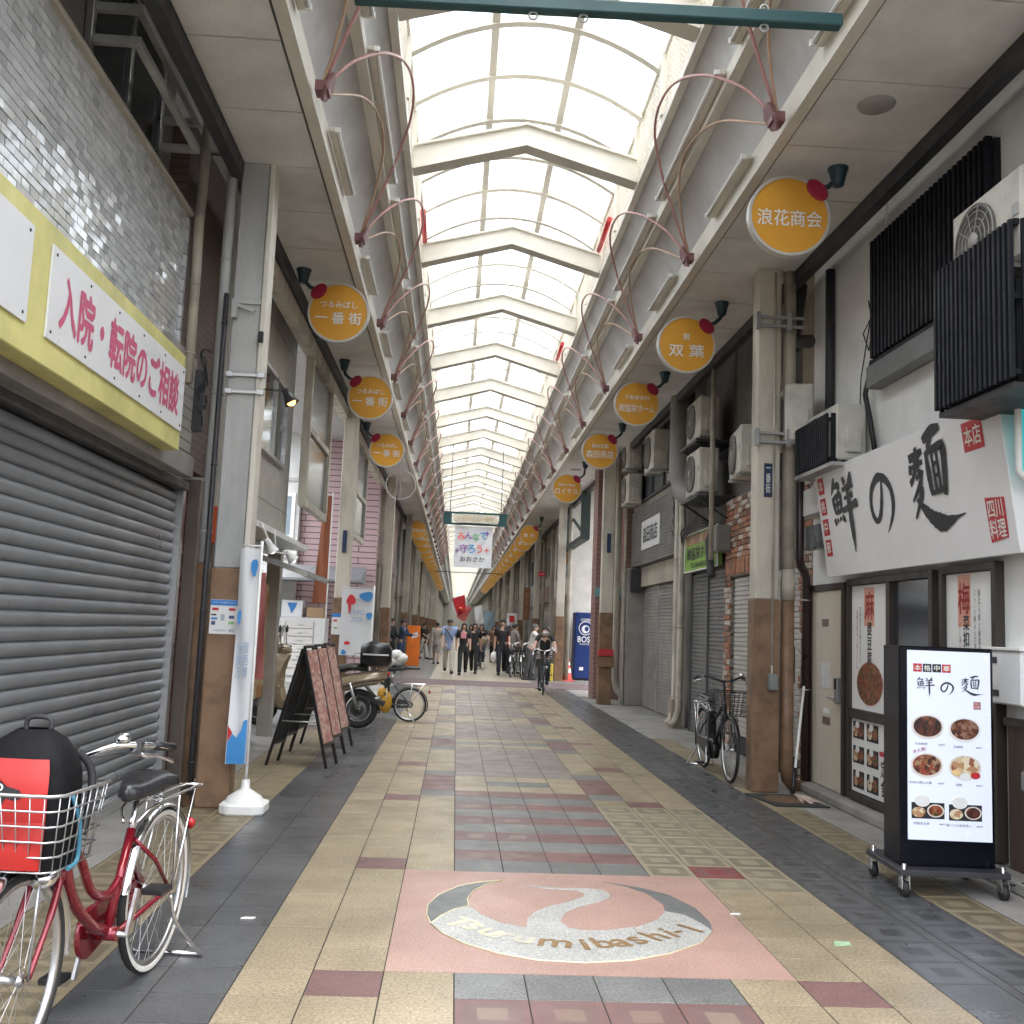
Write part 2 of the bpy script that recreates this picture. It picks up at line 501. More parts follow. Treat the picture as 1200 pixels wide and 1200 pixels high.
for n_, (j, x, y, k) in enumerate(cand):
    dz = random.uniform(-.0003, .0003)
    if n_ < 300:
        put('tile', TMESH[k], pave, m=M.Translation((x, y, dz)))
    else:
        h = TS / 2 - .0030
        far_t.box(x - h, x + h, y - h, y + h, -.010, dz, k)
stuff(far_t.build('tile_field', T_LST, pave))
db = MB(); db.box(1.803, 1.857, -1, 27, -.010, -.001)
db.build('drain_cover', mat('drain_cover', (.11, .112, .11), .4, .3, var=.15), pave)
db = MB(); db.box(-1.818, -1.806, -1, 27, -.010, -.0006)
for (x0, x1, y0, y1, nm) in ((2.47, 3.6, -3, 27, 'apron'), (2.163, 2.47, 8.9, 27, 'apron'), (-3.4, -2.705, -3, 27, 'apron'), (-2.705, -2.105, 14.52, 27, 'apron')):
    b = MB(); b.box(x0, x1, y0, y1, -.02, -.0015); b.build(nm, CONC, pave)

# the inlaid emblem: pink terrazzo panel with a crane in a ring
PX0, PX1, PY0, PY1 = -.9, .9, T0, T0 + 1.8
emb = thing('emblem_panel', 'pink terrazzo floor panel inlaid with a grey and white crane ring emblem', 'floor emblem', (0, T0 + .9, 0))
b = MB(); b.box(PX0 + .002, PX1 - .002, PY0 + .002, PY1 - .002, -.012, .0005)
b.build('slab', mat('pink_terrazzo', (.37, .235, .195), .40, var=.12, scale=1.2, fine=.26, fscale=90, dirt=.10, spots=.15), emb)
TER_W = mat('white_terrazzo', (.37, .37, .35), .4, var=.10, fine=.4, fscale=90)
TER_G = mat('grey_terrazzo', (.13, .135, .13), .4, var=.1, fine=.2, fscale=160)
BRASS = mat('brass_inlay', (.26, .16, .07), .45, .2, var=.12)
GOLD = mat('pale_gold_inlay', (.72, .64, .42), .35, .2, var=.1)
EC = V((-.005, T0 + .90, 0))
def ell(a, rx, ry, cx=0, cy=0): return (cx + rx * math.cos(a), cy + ry * math.sin(a))
def flat(poly, z, m, nm):
    b = MB(); b.prism(poly, EC + V((0, 0, z - .002)), (1, 0, 0), (0, 1, 0), (0, 0, .002)); return b.build(nm, m, emb)
LC = [(-.712, -.201), (-.739, -.037), (-.736, .142), (-.682, .339), (-.576, .531), (-.464, .629), (-.315, .698), (-.421, .573), (-.489, .439), (-.524, .276), (-.519, .141), (-.597, .061), (-.666, -.064)]
RC = [(.294, .728), (.482, .625), (.632, .471), (.723, .206), (.737, -.043), (.711, -.21), (.684, -.081), (.629, .073), (.538, .129), (.555, .265), (.504, .5), (.415, .626)]
BODY = [(-.712, -.201), (-.653, -.353), (-.543, -.512), (-.387, -.643), (-.217, -.72), (-.009, -.74), (.209, -.694), (.413, -.58), (.595, -.416), (.711, -.21),
        (.684, -.081), (.629, .073), (.538, .129), (.463, -.033), (.338, -.164), (.17, -.236), (.052, -.252), (-.02, -.213), (-.053, -.098), (-.01, .058), (.087, .183), (.207, .286), (.268, .362), (.288, .453), (.255, .541), (.169, .566),
        (.0, .560), (-.24, .618), (-.07, .535), (.103, .507), (.143, .455), (.129, .38), (.035, .269), (-.091, .166), (-.173, .05), (-.218, -.072), (-.237, -.225), (-.364, -.152), (-.458, -.011), (-.519, .141), (-.597, .061), (-.666, -.064)]
def rounded(p, k=4):
    n = len(p); out = []
    for i in range(n):
        a, b_, c, d = p[i - 1], p[i], p[(i + 1) % n], p[(i + 2) % n]
        for t in range(k):
            t /= k
            out.append(tuple(.5 * (2 * b_[q] + (c[q] - a[q]) * t * .8 + 0 * t) if t == 0 else b_[q] + (c[q] - b_[q]) * t + (-(d[q] - b_[q]) * .5 + (c[q] - b_[q])) * .0 + .125 * 4 * t * (1 - t) * ((b_[q] - a[q]) - (d[q] - c[q])) * .5 for q in (0, 1)))
        out[-k] = b_
    return out
flat(LC, .0022, TER_G, 'grey_crescent'); flat(RC, .0022, TER_G, 'grey_crescent'); flat(BODY, .0026, TER_W, 'crane_body')  # crescents are inlaid grey terrazzo, part of the emblem's own colours
def inlay(pts, closed=False):
    pts = [EC + V((x, y, .003)) for x, y in pts]; b = MB(); b.tube(pts, .0035, 4, closed=closed); b.build('brass_line', GOLD, emb)
inlay(LC[:7]); inlay(LC[6:11]); inlay(LC[10:] + LC[:1]); inlay(BODY[:10])
word = 'Tsurumibashi-1'
LT = [(-.568, -.169), (-.502, -.235), (-.425, -.322), (-.352, -.383), (-.262, -.425), (-.116, -.470), (.023, -.480), (.115, -.445), (.206, -.440), (.293, -.395), (.391, -.312), (.475, -.261), (.526, -.238), (.602, -.174)]
for k, ch in enumerate(word):
    x, y = LT[k]; x0, y0 = LT[max(k - 1, 0)]; x1, y1 = LT[min(k + 1, 13)]
    tx = V((x1 - x0, y1 - y0, 0)).normalized(); vy = V((-tx.y, tx.x, 0))
    text(ch, emb, (GOLD if k < 3 else (mat('worn_inlay', (.47, .44, .36), .45) if k in (3, 4) else BRASS)), EC + V((x, y, .0036)), tx, vy, h=.15 if ch in 'Tbhi1' else (.105 if ch != '-' else .018), bold=.035, name='letter')
# small litter and patches on the paving
for nm, lab, x, y, sx, sy, m in (('paper_scrap', 'crumpled white tissue scrap on the charcoal paving band', -1.62, 5.22, .035, .012, PAPER),
                                 ('cigarette_butt', 'white cigarette butt lying at the edge of the pink emblem panel', .91, 5.52, .03, .006, PAPER),
                                 ('sticker', 'pale green worn sticker on a beige paving tile', 1.31, 5.05, .05, .04, mat('green_sticker', (.33, .48, .30), .6, var=.25, scale=30))):
    b = MB(); b.prism([(-sx, -sy), (sx * .7, -sy * .8), (sx, sy * .9), (-sx * .5, sy)], (x, y, .0012), (1, 0, 0), (0, 1, 0), (0, 0, .006 if 'st' not in nm[:2] else .0015))
    tag(b.build(nm, m), lab, 'litter')
# the mauve cross-street strip and paving beyond
b = MB(); b.box(-3.2, 3.6, 25.3, 27.7, -.02, .004)
struct(b.build('crossing_strip', mat('mauve_asphalt', (.125, .085, .085), .7, var=.1, fine=.12)))
b = MB(); b.box(-3.2, 3.2, 27.7, 182, -.02, .002)
struct(b.build('far_pavement', brick_mat('far_paving', (.34, .295, .22), (.31, .27, .205), (.23, .205, .16), .6, .6, .45, 'XY', .012, .2)))
for x0, x1, y0, y1, nm in ((-1.3, -3.2, 27.71, 182, 'l'), (1.5, 3.2, 27.71, 182, 'r')):
    b = MB(); b.box(min(x0, x1), max(x0, x1), y0, y1, -.02, .006)
    struct(b.build('far_pavement_band', mat('far_band', (.15, .145, .135), .45, var=.15)))
for s, y0, y1 in ((-1, 13.3, 25.0), (1, 23.0, 30.6)):
    b = MB(); b.box(min(s * 2.72, s * 30), max(s * 2.72, s * 30), y0, y1, -.02, .0035)
    struct(b.build('side_road', mat('side_asphalt', (.13, .13, .125), .8, var=.12, fine=.15)))

# ================================================================ arcade roof
XA, BAY, YB0 = -.14, 2.8, 0.7
NB = 66
YEND = YB0 + BAY * NB
roof = thing('arcade_roof', 'cream steel arcade roof with a translucent barrel vault over the street', 'arcade roof', (XA, 0, 0))
def both(fn):
    for s in (-1, 1): fn(s)
PANE = bpy.data.materials.new('translucent_pane'); PANE.use_nodes = True
n, l = nodes_of(PANE)
for q in list(n):
    if q.type == 'BSDF_PRINCIPLED': n.remove(q)
tr = n.new('ShaderNodeBsdfTransparent'); tr.inputs[0].default_value = (.58, .61, .62, 1)
tl = n.new('ShaderNodeBsdfTranslucent')
gg = n.new('ShaderNodeNewGeometry'); nz = n.new('ShaderNodeTexNoise'); nz.inputs['Scale'].default_value = 1.1; nz.inputs['Detail'].default_value = 5
l.new(gg.outputs['Position'], nz.inputs['Vector'])
cr = n.new('ShaderNodeMapRange'); cr.inputs[1].default_value = .35; cr.inputs[2].default_value = .7; cr.inputs[3].default_value = .70; cr.inputs[4].default_value = .48
l.new(nz.outputs['Fac'], cr.inputs[0])
tm_ = n.new('ShaderNodeMix'); tm_.data_type = 'RGBA'; tm_.blend_type = 'MULTIPLY'; tm_.inputs[0].default_value = 1; tm_.inputs[6].default_value = (.92, .98, 1.0, 1); l.new(cr.outputs[0], tm_.inputs[7]); l.new(tm_.outputs[2], tl.inputs[0])
mx = n.new('ShaderNodeMixShader'); mx.inputs[0].default_value = .45
l.new(tr.outputs[0], mx.inputs[1]); l.new(tl.outputs[0], mx.inputs[2])
l.new(mx.outputs[0], n['Material Output'].inputs['Surface'])
HG, ZG, RISE = 1.20, 6.98, .40
def vz(x): return ZG + RISE * (1 - (x / HG) ** 2)
pane_meshes = []
for c3 in range(3):
    xs = [-HG + .8 * c3 + .8 * t / 4 for t in range(5)]
    b = MB(); b.sheet([[V((x, y, vz(x) + .02)) for x in xs] for y in (.0, BAY / 3)])
    pane_meshes.append(b.mesh('pane', PANE))
def arc_mesh(w, h, n=14):
    b = MB(); rows = []
    for (dy, dz) in ((-w / 2, -h), (w / 2, -h), (w / 2, 0), (-w / 2, 0), (-w / 2, -h)):
        rows.append([V((-HG + 2 * HG * t / n, dy, vz(-HG + 2 * HG * t / n) + dz)) for t in range(n + 1)])
    b.sheet(rows, 0, False); return b.mesh('purlin', CREAM)
PURL = arc_mesh(.085, .085)
bb = MB()                                                    # gabled tie beam
for s in (-1, 1):
    bb.prism([(0, 6.64), (s * 1.20, 6.30), (s * 1.20, 6.54), (0, 6.86)], (0, -.06, 0), (1, 0, 0), (0, 0, 1), (0, .12, 0))
    bb.prism([(0, 6.62), (s * 1.20, 6.28), (s * 1.20, 6.305), (0, 6.645)], (0, -.10, 0), (1, 0, 0), (0, 0, 1), (0, .20, 0))
    bb.prism([(0, 6.855), (s * 1.20, 6.535), (s * 1.20, 6.56), (0, 6.88)], (0, -.10, 0), (1, 0, 0), (0, 0, 1), (0, .20, 0))
BEAM = bb.mesh('tie_beam', CREAM)
YBEAM = 10.3 - 2 * BAY
for k in range(NB):
    y0 = YB0 + k * BAY
    for r3 in range(3):
        if k < 26:
            for c3 in range(3):
                put('pane', pane_meshes[c3], roof, m=M.Translation((XA, y0 + r3 * BAY / 3, 0)))
        put('purlin', PURL, roof, m=M.Translation((XA, y0 + r3 * BAY / 3, 0)))
    put('tie_beam', BEAM, roof, m=M.Translation((XA, YBEAM + k * BAY, 0)))
b = MB(); xs = [-HG + 2 * HG * t / 12 for t in range(13)]
b.sheet([[V((XA + x, y, vz(x) + .02)) for x in xs] for y in (YB0 + 26 * BAY, YEND)]); b.build('pane', PANE, roof)
for x in (-.4, .4):
    b = MB(); b.box(XA + x - .038, XA + x + .038, YB0, YEND, vz(x) - .07, vz(x) + .012); b.build('mullion', CREAM, roof)
def side(s):
    X = lambda h: XA + s * h
    def bx(nm, h0, h1, z0, z1, m, y0=YB0, y1=YEND):
        b = MB(); b.box(min(X(h0), X(h1)), max(X(h0), X(h1)), y0, y1, z0, z1); return b.build(nm, m, roof)
    bx('gutter', 1.20, 1.36, 6.95, 7.05, CREAM)
    bx('edge_beam', 1.205, 1.275, 6.24, 6.34, CREAM)
    bx('ledge', 1.42, 1.51, 5.83, 5.95, CREAM)
    bx('fascia', 1.73, 1.82, 5.22, 5.42, CREAM)
    bx('shadow_gap', 1.822, 1.845, 5.262, 5.30, DARKST)
    def cove(nm, p0, p1, bulge):
        b = MB(); rows = []
        for y in (YB0, YEND):
            r = []
            for t in range(7):
                t /= 6
                h = p0[0] + (p1[0] - p0[0]) * t; z = p0[1] + (p1[1] - p0[1]) * t
                w = math.sin(PI * t) * bulge
                r.append(V((X(h + w * .75), y, z + w * .5)))
            rows.append(r)
        b.sheet(rows); b.build(nm, COVE, roof)
    cove('cove_panel', (1.775, 5.41), (1.50, 5.86), .05)
    cove('cove_panel', (1.45, 5.94), (1.26, 6.28), .04)
    # lattice between cove and vault
    b = MB()
    z = 6.36
    while z < 6.95:
        b.box(X(1.235) - .012, X(1.235) + .012, YB0, YEND, z, z + .016); z += .058
    y = YB0
    while y < 60:
        b.box(X(1.235) - .009, X(1.235) + .009, y, y + .016, 6.345, 6.95); y += .075 if y < 22 else .15
    stuff(b.build('lattice', CREAM, roof))
    for k in range(NB * 2):
        yy = YBEAM + k * BAY / 2
        if yy > YEND: break
        b = MB(); b.box(X(1.205) - .022, X(1.205) + .022, yy - .03, yy + .03, 6.34, 6.97); b.build('stud', CREAM, roof)
    # soffit boards
    ho = 2.46 if s < 0 else 2.80
    pm = MB(); pm.box(0, ho - 1.847, 0, .914, 0, .02)
    pmesh = pm.mesh('soffit_board', SOFFIT)
    y = YB0; x0 = min(X(1.847), X(ho))
    while y < 62:
        put('soffit_board', pmesh, roof, m=M.Translation((x0, y, 5.25 + random.uniform(-.001, .001)))); y += .93
    bx('soffit_strip', 1.847, ho, 5.25, 5.27, SOFFIT, y, YEND)
    bx('sky_blocker', 1.30, 4.2, 5.46, 5.50, CONC) if False else None
    bx('sky_blocker', 1.60, 4.6, 5.98, 6.06, mat('sky_blocker_slab', (.45, .45, .44), .8))  # unseen slab added above the soffits to keep the sky out
    bx('soffit_backing', 1.80, ho, 5.285, 5.31, DARKST)
    bx('rear_beam', ho + .005, ho + .10, 5.12, 5.36, DARKST)
both(side)
# round grey vents in the right soffit
for k, y in enumerate((6.55, 14.9, 23.3)):
    b = MB(); b.lathe([(0, 0), (.12, 0), (.13, .012), (.13, .02)], (2.13 if k == 0 else 2.0, y, 5.234), (0, 0, 1), 24)
    tag(b.build('speaker_grille', mat('grille_grey', (.33, .32, .30), .6)), 'round flush ceiling speaker grille in the arcade soffit', 'speaker', 'round grilles in the soffit')

# hoop ornaments: bracket on the fascia, a long mauve hoop and a short tan hoop to the next bracket
HOOP_A = mat('mauve_tube', (.42, .21, .19), .4, var=.12)
HOOP_B = mat('tan_tube', (.46, .30, .20), .4, var=.12)
YM0 = 6.84 - 1 * BAY
def hoop(s):
    root = thing('hoop_ornament', ('mauve and tan tube hoops fanning from a bracket on the left fascia' if s < 0 else 'mauve and tan tube hoops fanning from a bracket on the right fascia'),
                 'ornament', (XA + s * 1.70, YM0, 5.24), 0, 'tube hoops along the left fascia' if s < 0 else 'tube hoops along the right fascia')
    b = MB()
    b.prism([(-.10, -.03), (-.03, -.11), (.05, -.08), (.10, .03), (.05, .09), (-.05, .09)], (-s * .085, 0, .02), (0, 1, 0), (-s * .35, 0, 1), (-s * .022, 0, 0))
    b.prism([(-.06, -.03), (.06, -.03), (.05, .05), (-.05, .05)], (-s * .005, 0, .0), (0, 1, 0), (0, 0, 1), (-s * .10, 0, 0))
    b.build('bracket', mat('plum_bracket', (.20, .09, .09), .5, var=.15), root, local=True)
    H1 = [(1.66, .0, 5.24), (1.525, .202, 5.558), (1.446, .398, 5.746), (1.37, .634, 5.925), (1.319, .83, 6.044), (1.259, 1.132, 6.186), (1.219, 1.427, 6.28), (1.202, 1.708, 6.321), (1.203, 1.98, 6.318), (1.226, 2.203, 6.265), (1.267, 2.351, 6.168), (1.357, 2.53, 5.955), (1.438, 2.62, 5.763), (1.65, 2.79, 5.26)]
    H2 = [(1.66, .03, 5.22), (1.60, .451, 5.462), (1.548, .811, 5.654), (1.517, 1.128, 5.771), (1.499, 1.411, 5.838), (1.488, 1.747, 5.876), (1.492, 1.994, 5.864), (1.51, 2.243, 5.794), (1.544, 2.448, 5.671), (1.60, 2.65, 5.46), (1.655, 2.78, 5.25)]
    for hp, m, r, iw, top in ((H1, HOOP_A, .0135, .065, 1.05), (H2, HOOP_B, .0115, .105, .63)):
        b = MB(); b.tube(bez([V((s * (a_ - iw * (z_ - 5.24) / top - 1.70), y_, z_ - 5.24)) for a_, y_, z_ in hp], 3), r, 6); b.build('hoop', m, root, local=True)
    for hh, zz in ((1.215, 6.30), (1.50, 5.85)):
        b = MB(); b.bar((-s * (1.70 - hh) + (0), 1.75, zz - 5.24), (-s * (1.70 - hh) + s * .06, 1.75, zz - 5.24 + .02), .02, .02); b.build('clip', CREAM, root, local=True)
    return root
for s in (-1, 1):
    h0 = hoop(s)
    for k in range(1, 22):
        dup(h0, (XA + s * 1.70, YM0 + k * BAY, 5.24))

# fluorescent fittings on fascia and ledge
LAMPW = mat('lamp_tube_white', (.80, .80, .78), .3, var=0)
def fitting(L, lab, grp, loc, s):
    root = thing('strip_light', lab, 'strip light', loc, 0, grp)
    b = MB(); b.box(-.03, .03, -L / 2, L / 2, 0, .035); b.build('body', CREAM, root, .006, local=True)
    b = MB(); b.tube([(-s * .045, -L / 2 + .03, .018), (-s * .045, L / 2 - .03, .018)], .016, 8); b.build('tube', LAMPW, root, local=True)
    for e in (-1, 1):
        b = MB(); b.box(-.065 if s > 0 else .02, -.02 if s > 0 else .065, e * (L / 2 - .015) - .014, e * (L / 2 - .015) + .014, -.002, .038)
        b.build('lamp_holder', LAMPW, root, local=True)
    return root
for s in (-1, 1):
    w = 'left' if s < 0 else 'right'
    a = fitting(1.22, f'short twin-tube strip light on the {w} fascia', f'short strip lights on the {w} fascia', (XA + s * 1.69, YM0 + 1.45, 5.36), s)
    c = fitting(2.40, f'long slim strip light on the {w} upper ledge', f'long strip lights on the {w} upper ledge', (XA + s * 1.385, YM0 + 1.75, 5.90), s)
    for k in range(1, 14):
        dup(a, (XA + s * 1.69, YM0 + 1.45 + k * BAY, 5.36)); dup(c, (XA + s * 1.385, YM0 + 1.75 + k * BAY, 5.90))

# ================================================================ pillars
def pillar(x0, x1, y, lab, plaque=None, grp=None, top=5.25, d=.20, seam=True):
    root = thing('arcade_pillar', lab, 'pillar', ((x0 + x1) / 2, y, 0), 0, grp)
    b = MB(); b.box(x0, x1, y, y + d, 1.86, top); b.build('shaft', CREAM_D if seam else GREY_P, root, .012)
    b = MB(); b.box(x0 - .012, x1 + .012, y - .012, y + d + .012, 0, 1.86); b.build('painted_base', BROWN, root, .010)
    return root
UX, UY, UZ = V((1, 0, 0)), V((0, 1, 0)), V((0, 0, 1))
# right-hand pillars
pR = pillar(2.275, 2.515, 9.78, 'cream and brown steel pillar beside the noodle shop door with a conduit and switch box')
b = MB(); b.box(2.452, 2.506, 9.752, 9.7685, 2.75, 3.35); b.box(2.300, 2.318, 9.752, 9.7685, 1.9, 5.2)
b = MB(); b.box(2.35, 2.43, 9.770, 9.7785, 2.88, 3.22); pl = b.build('plaque', mat('navy_plaque', (.02, .04, .10), .4), pR)
text('一\n番\n街', pl, TXT_W, (2.39, 9.768, 3.05), UX, UZ, h=.26, w=.05, bold=.01)
b = MB(); b.tube([(2.445, 9.765, 5.2), (2.445, 9.765, 1.22)], .013, 8); b.tube([(2.445, 9.762, 1.22), (2.445, 9.762, 1.05)], .012, 8); b.build('conduit', PIPEC, pR)
b = MB(); b.box(2.40, 2.485, 9.68, 9.767, .98, 1.14); b.build('switch_box', mat('switch_grey', (.22, .23, .22), .5), pR, .008)
for z in (3.42, 4.62):
    b = MB(); b.box(2.23, 2.74, 9.735, 9.765, z, z + .03); b.box(2.23, 2.74, 9.735, 9.765, z + .09, z + .12)
    for x in (2.235, 2.555): b.box(x, x + .05, 9.715, 9.765, z - .03, z + .15)
    b.build('pipe_clamp', STEEL, pR, .004)
b = MB(); b.tube([(2.63, 9.87, 5.6), (2.63, 9.87, 2.15)], .062, 14); b.tube([(2.63, 9.87, 2.17), (2.63, 9.87, 1.86)], .072, 14)
dp = tag(b.build('drain_pipe', PIPEC), 'thick cream drain pipe behind the pillar beside the noodle shop', 'pipe')
b = MB(); b.tube([(2.63, 9.87, 1.86), (2.63, 9.87, .25), (2.66, 9.90, .12), (2.74, 9.97, .05), (2.85, 10.05, .02)], .068, 14)
b.build('painted_lower_pipe', BROWN, dp)
p2 = pillar(2.30, 2.55, 20.6, 'cream and brown steel pillar with a red hydrant box beside the crossing')
b = MB(); b.box(2.39, 2.47, 20.575, 20.588, 3.1, 3.5); b.build('plaque', MATS['navy_plaque'], p2)
b = MB(); b.box(2.27, 2.58, 20.50, 20.587, .98, 1.12); b.build('hydrant_box', RED, p2, .006)
b = MB(); b.box(2.25, 2.60, 20.51, 20.586, .76, .97); b.build('brace_box', BROWN, p2, .006)
for k, y in enumerate((29.3, 38.2, 47.1, 56, 65, 74, 83)):
    q = pillar(2.25, 2.48, y, 'cream and brown arcade pillar in the far row on the vending machine side', None, 'far pillars on the vending machine side')
    b = MB(); b.tube([(2.62, y + .1, 5.2), (2.62, y + .1, 0)], .06, 8); b.build('drain_pipe', PIPEC, q)
# left-hand pillars
pL = pillar(-2.612, -2.378, 8.10, 'grey steel pillar with brown base carrying a blue and white notice', seam=False)
b = MB(); b.box(-2.378, -2.335, 8.085, 8.30, 1.89, 5.25); b.build('edge_channel', CREAM, pL, .006)
for z in (3.28, 3.42):
    b = MB(); b.box(-2.62, -2.33, 8.068, 8.098, z, z + .028)
    for x in (-2.615, -2.36): b.box(x, x + .06, 8.05, 8.10, z - .008, z + .036)
    b.build('strap', ALU, pL, .003)
b = MB(); b.box(-2.615, -2.375, 8.080, 8.098, 4.03, 4.07); b.build('seam_plate', GREY_P, pL)
nt = MB(); nt.box(-2.60, -2.375, 8.070, 8.086, 1.34, 1.61)
notice = tag(nt.build('notice_sheet', PAPER), 'white notice with a blue heading taped to the grey near pillar', 'notice')
b = MB(); b.box(-2.598, -2.377, 8.0665, 8.0695, 1.565, 1.608); b.build('heading', BLUEP, notice)
for (x, z, w, h, m) in ((-2.56, 1.535, .05, .02, RED), (-2.43, 1.535, .05, .02, RED), (-2.57, 1.49, .04, .012, TXT_K), (-2.565, 1.46, .05, .016, BLUEP), (-2.43, 1.475, .04, .025, mat('print_blue_dark', (.05, .09, .2), .5)),
                        (-2.57, 1.425, .03, .03, MATS['print_blue_dark']), (-2.43, 1.43, .045, .02, mat('print_green', (.25, .5, .2), .5)), (-2.50, 1.47, .03, .05, mat('print_grey', (.4, .45, .5), .5))):
    b = MB(); b.box(x - w / 2, x + w / 2, 8.0672, 8.0697, z - h / 2, z + h / 2); b.build('printed_box', m, notice)
text('ポイ捨て・路上喫煙はやめましょう', notice, TXT_W, (-2.487, 8.0655, 1.587), UX, UZ, w=.19)
text('つるみばし一番街', notice, MATS['print_blue_dark'], (-2.487, 8.0665, 1.37), UX, UZ, w=.17)
pL2 = pillar(-2.72, -2.48, 17.0, 'cream and brown pillar at the street corner with a small navy plaque')
b = MB(); b.box(-2.63, -2.56, 16.975, 16.988, 2.62, 3.0); b.build('plaque', MATS['navy_plaque'], pL2)
nt = MB(); nt.box(-2.73, -2.49, 16.965, 16.985, 1.25, 1.60)
n2 = tag(nt.build('notice_sheet', PAPER), 'white notice with a blue heading on the corner pillar by the expo banner', 'notice')
b = MB(); b.box(-2.73, -2.49, 16.9625, 16.9645, 1.54, 1.60); b.build('heading', BLUEP, n2)
for (x, z, m) in ((-2.67, 1.48, RED), (-2.55, 1.48, RED), (-2.66, 1.36, MATS['print_green']), (-2.55, 1.38, MATS['print_blue_dark'])):
    b = MB(); b.box(x - .03, x + .03, 16.9625, 16.9645, z - .015, z + .015); b.build('printed_box', m, n2)
q3 = pillar(-2.60, -2.38, 26.0, 'cream and brown pillar in front of the pink tiled building')
b = MB(); b.tube([(-2.70, 26.1, 5.2), (-2.70, 26.1, 0)], .06, 8); b.build('drain_pipe', PIPEC, q3)
for k, y in enumerate((34.8, 43.6, 52.4, 61, 70, 79, 88)):
    q = pillar(-2.55, -2.33, y, 'cream and brown arcade pillar in the far row on the shutter side', None, 'far pillars on the shutter side')
    b = MB(); b.tube([(-2.70, y + .1, 5.2), (-2.70, y + .1, 0)], .06, 8); b.build('drain_pipe', PIPEC, q)

# ================================================================ round hanging signs
RIM = mat('sign_rim', (.56, .55, .52), .4, .2, var=.05)
def disc_sign(s, x, y, z, lab, lines, grp=None, D=.66, detail=True):
    root = thing('round_sign', lab, 'hanging sign', (x, y, z), 0, grp)
    n = 40 if detail else 20
    b = MB(); b.lathe([(0, -.028), (D / 2 - .02, -.028), (D / 2 - .02, .028), (0, .028)], (0, 0, 0), UY, n, sm=False); b.build('face', ORANGE, root, local=True)
    b = MB(); b.lathe([(D / 2 - .022, -.036), (D / 2, -.036), (D / 2, .036), (D / 2 - .022, .036), (D / 2 - .022, -.036)], (0, 0, 0), UY, n, sm=False); b.build('rim', RIM, root, local=True)
    kx, kz = s * D * .335, D * .34
    b = MB(); k = []
    for t in range(12):
        a = 2 * PI * t / 12
        k.append((math.cos(a) * .105 * (1 if abs(math.cos(a)) > .2 else 1), math.sin(a) * .068))
    dirn = V((s * .68, 0, -.73)) if s > 0 else V((-.68, 0, -.73))
    du = V((.68, 0, -.73 * s)) if s > 0 else V((.68, 0, .73))
    du = V((s * .70, 0, -.72)); dv = V((s * .72, 0, .70))
    b.prism(k, (kx, -.052, kz), du, dv, (0, .104, 0)); b.build('cap', PLUM, root, .012, local=True)
    hz = 5.25 - z
    b = MB(); b.tube([(kx + s * .04, 0, kz + .03), (kx + s * .10, 0, kz + .05), (kx + s * .16, 0, kz + .11), (kx + s * .18, 0, hz - .14)], .022, 8)
    b.build('arm', TEAL, root, local=True)
    b = MB(); b.lathe([(0, -.15), (.045, -.15), (.052, -.12), (.075, -.02), (.082, -.018), (.082, 0)], (kx + s * .18, 0, hz), UZ, 14); b.build('mount', TEAL, root, local=True)
    if detail:
        for a in (90, 0, 180, 270):
            pass
    for (t, dz, w, h) in lines:
        text(t, root, TXT_W, (0, -.0325, dz), UX, UZ, w=w, h=h, bold=.018, local=True)
    return root
disc_sign(1, 1.83, 7.53, 4.815, 'round orange hanging sign with four white characters in front of the noodle shop', [('浪花商会', -.02, .52, .135)])
disc_sign(1, 1.79, 10.92, 4.73, 'round orange hanging sign with two large characters beyond the conduit pillar', [('靴', .09, None, .075), ('双 葉', -.07, .40, .14)])
disc_sign(1, 1.80, 14.09, 4.76, 'round orange hanging sign with six crowded characters near the green shop sign', [('不動産会社', .09, .36, .06), ('㈱協栄ホーム', -.07, .52, .12)])
disc_sign(1, 1.80, 17.82, 4.72, 'round orange hanging sign with four bold characters before the grey ribbed shop front', [('穀米豆類', .09, .30, .07), ('森田商店', -.06, .50, .14)])
disc_sign(1, 1.68, 22.15, 4.62, 'round orange hanging sign with four katakana letters hung beside the crossing', [('喫茶と軽食', .08, .38, .06), ('ロイヤル', -.06, .52, .13)])
disc_sign(-1, -2.08, 10.62, 4.78, 'round orange hanging sign with three big characters beside the grey near pillar', [('つるみばし', .09, .40, .075), ('一 番 街', -.06, .50, .13)])
disc_sign(-1, -2.05, 14.36, 4.71, 'round orange hanging sign with three big characters, the middle of three alike', [('つるみばし', .09, .40, .075), ('一 番 街', -.06, .50, .13)])
disc_sign(-1, -2.12, 18.90, 4.73, 'round orange hanging sign with three big characters next to an empty sign ring', [('つるみばし', .09, .40, .075), ('一 番 街', -.06, .50, .13)])
d1 = disc_sign(1, 1.68, 33.7, 4.62, 'orange round sign in the far overlapping row on the vending machine side', [('食 彩', -.02, .40, .13)], 'far round signs on the vending machine side', detail=False)
d2 = disc_sign(-1, -2.16, 35.2, 4.76, 'orange round sign in the far overlapping row on the shutter side', [('二見食品店', -.02, .54, .11)], 'far round signs on the shutter side', detail=False)
for k in range(1, 17):
    dup(d1, (1.68 + random.uniform(-.03, .03), 33.7 + 3.3 * k, 4.62)); dup(d2, (-2.16, 35.2 + 3.3 * k, 4.74))
b = MB(); b.torus((-2.03, 22.3, 4.55), UY, .33, .012, 28, 6); b.tube([(-2.03, 22.3, 4.88), (-2.03, 22.3, 5.25)], .012, 6); b.tube([(-2.03, 22.3, 4.22), (-2.03, 22.3, 4.88)], .006, 6)
tag(b.build('empty_hoop_sign', RIM), 'empty metal hanging sign ring without its orange face', 'sign ring')

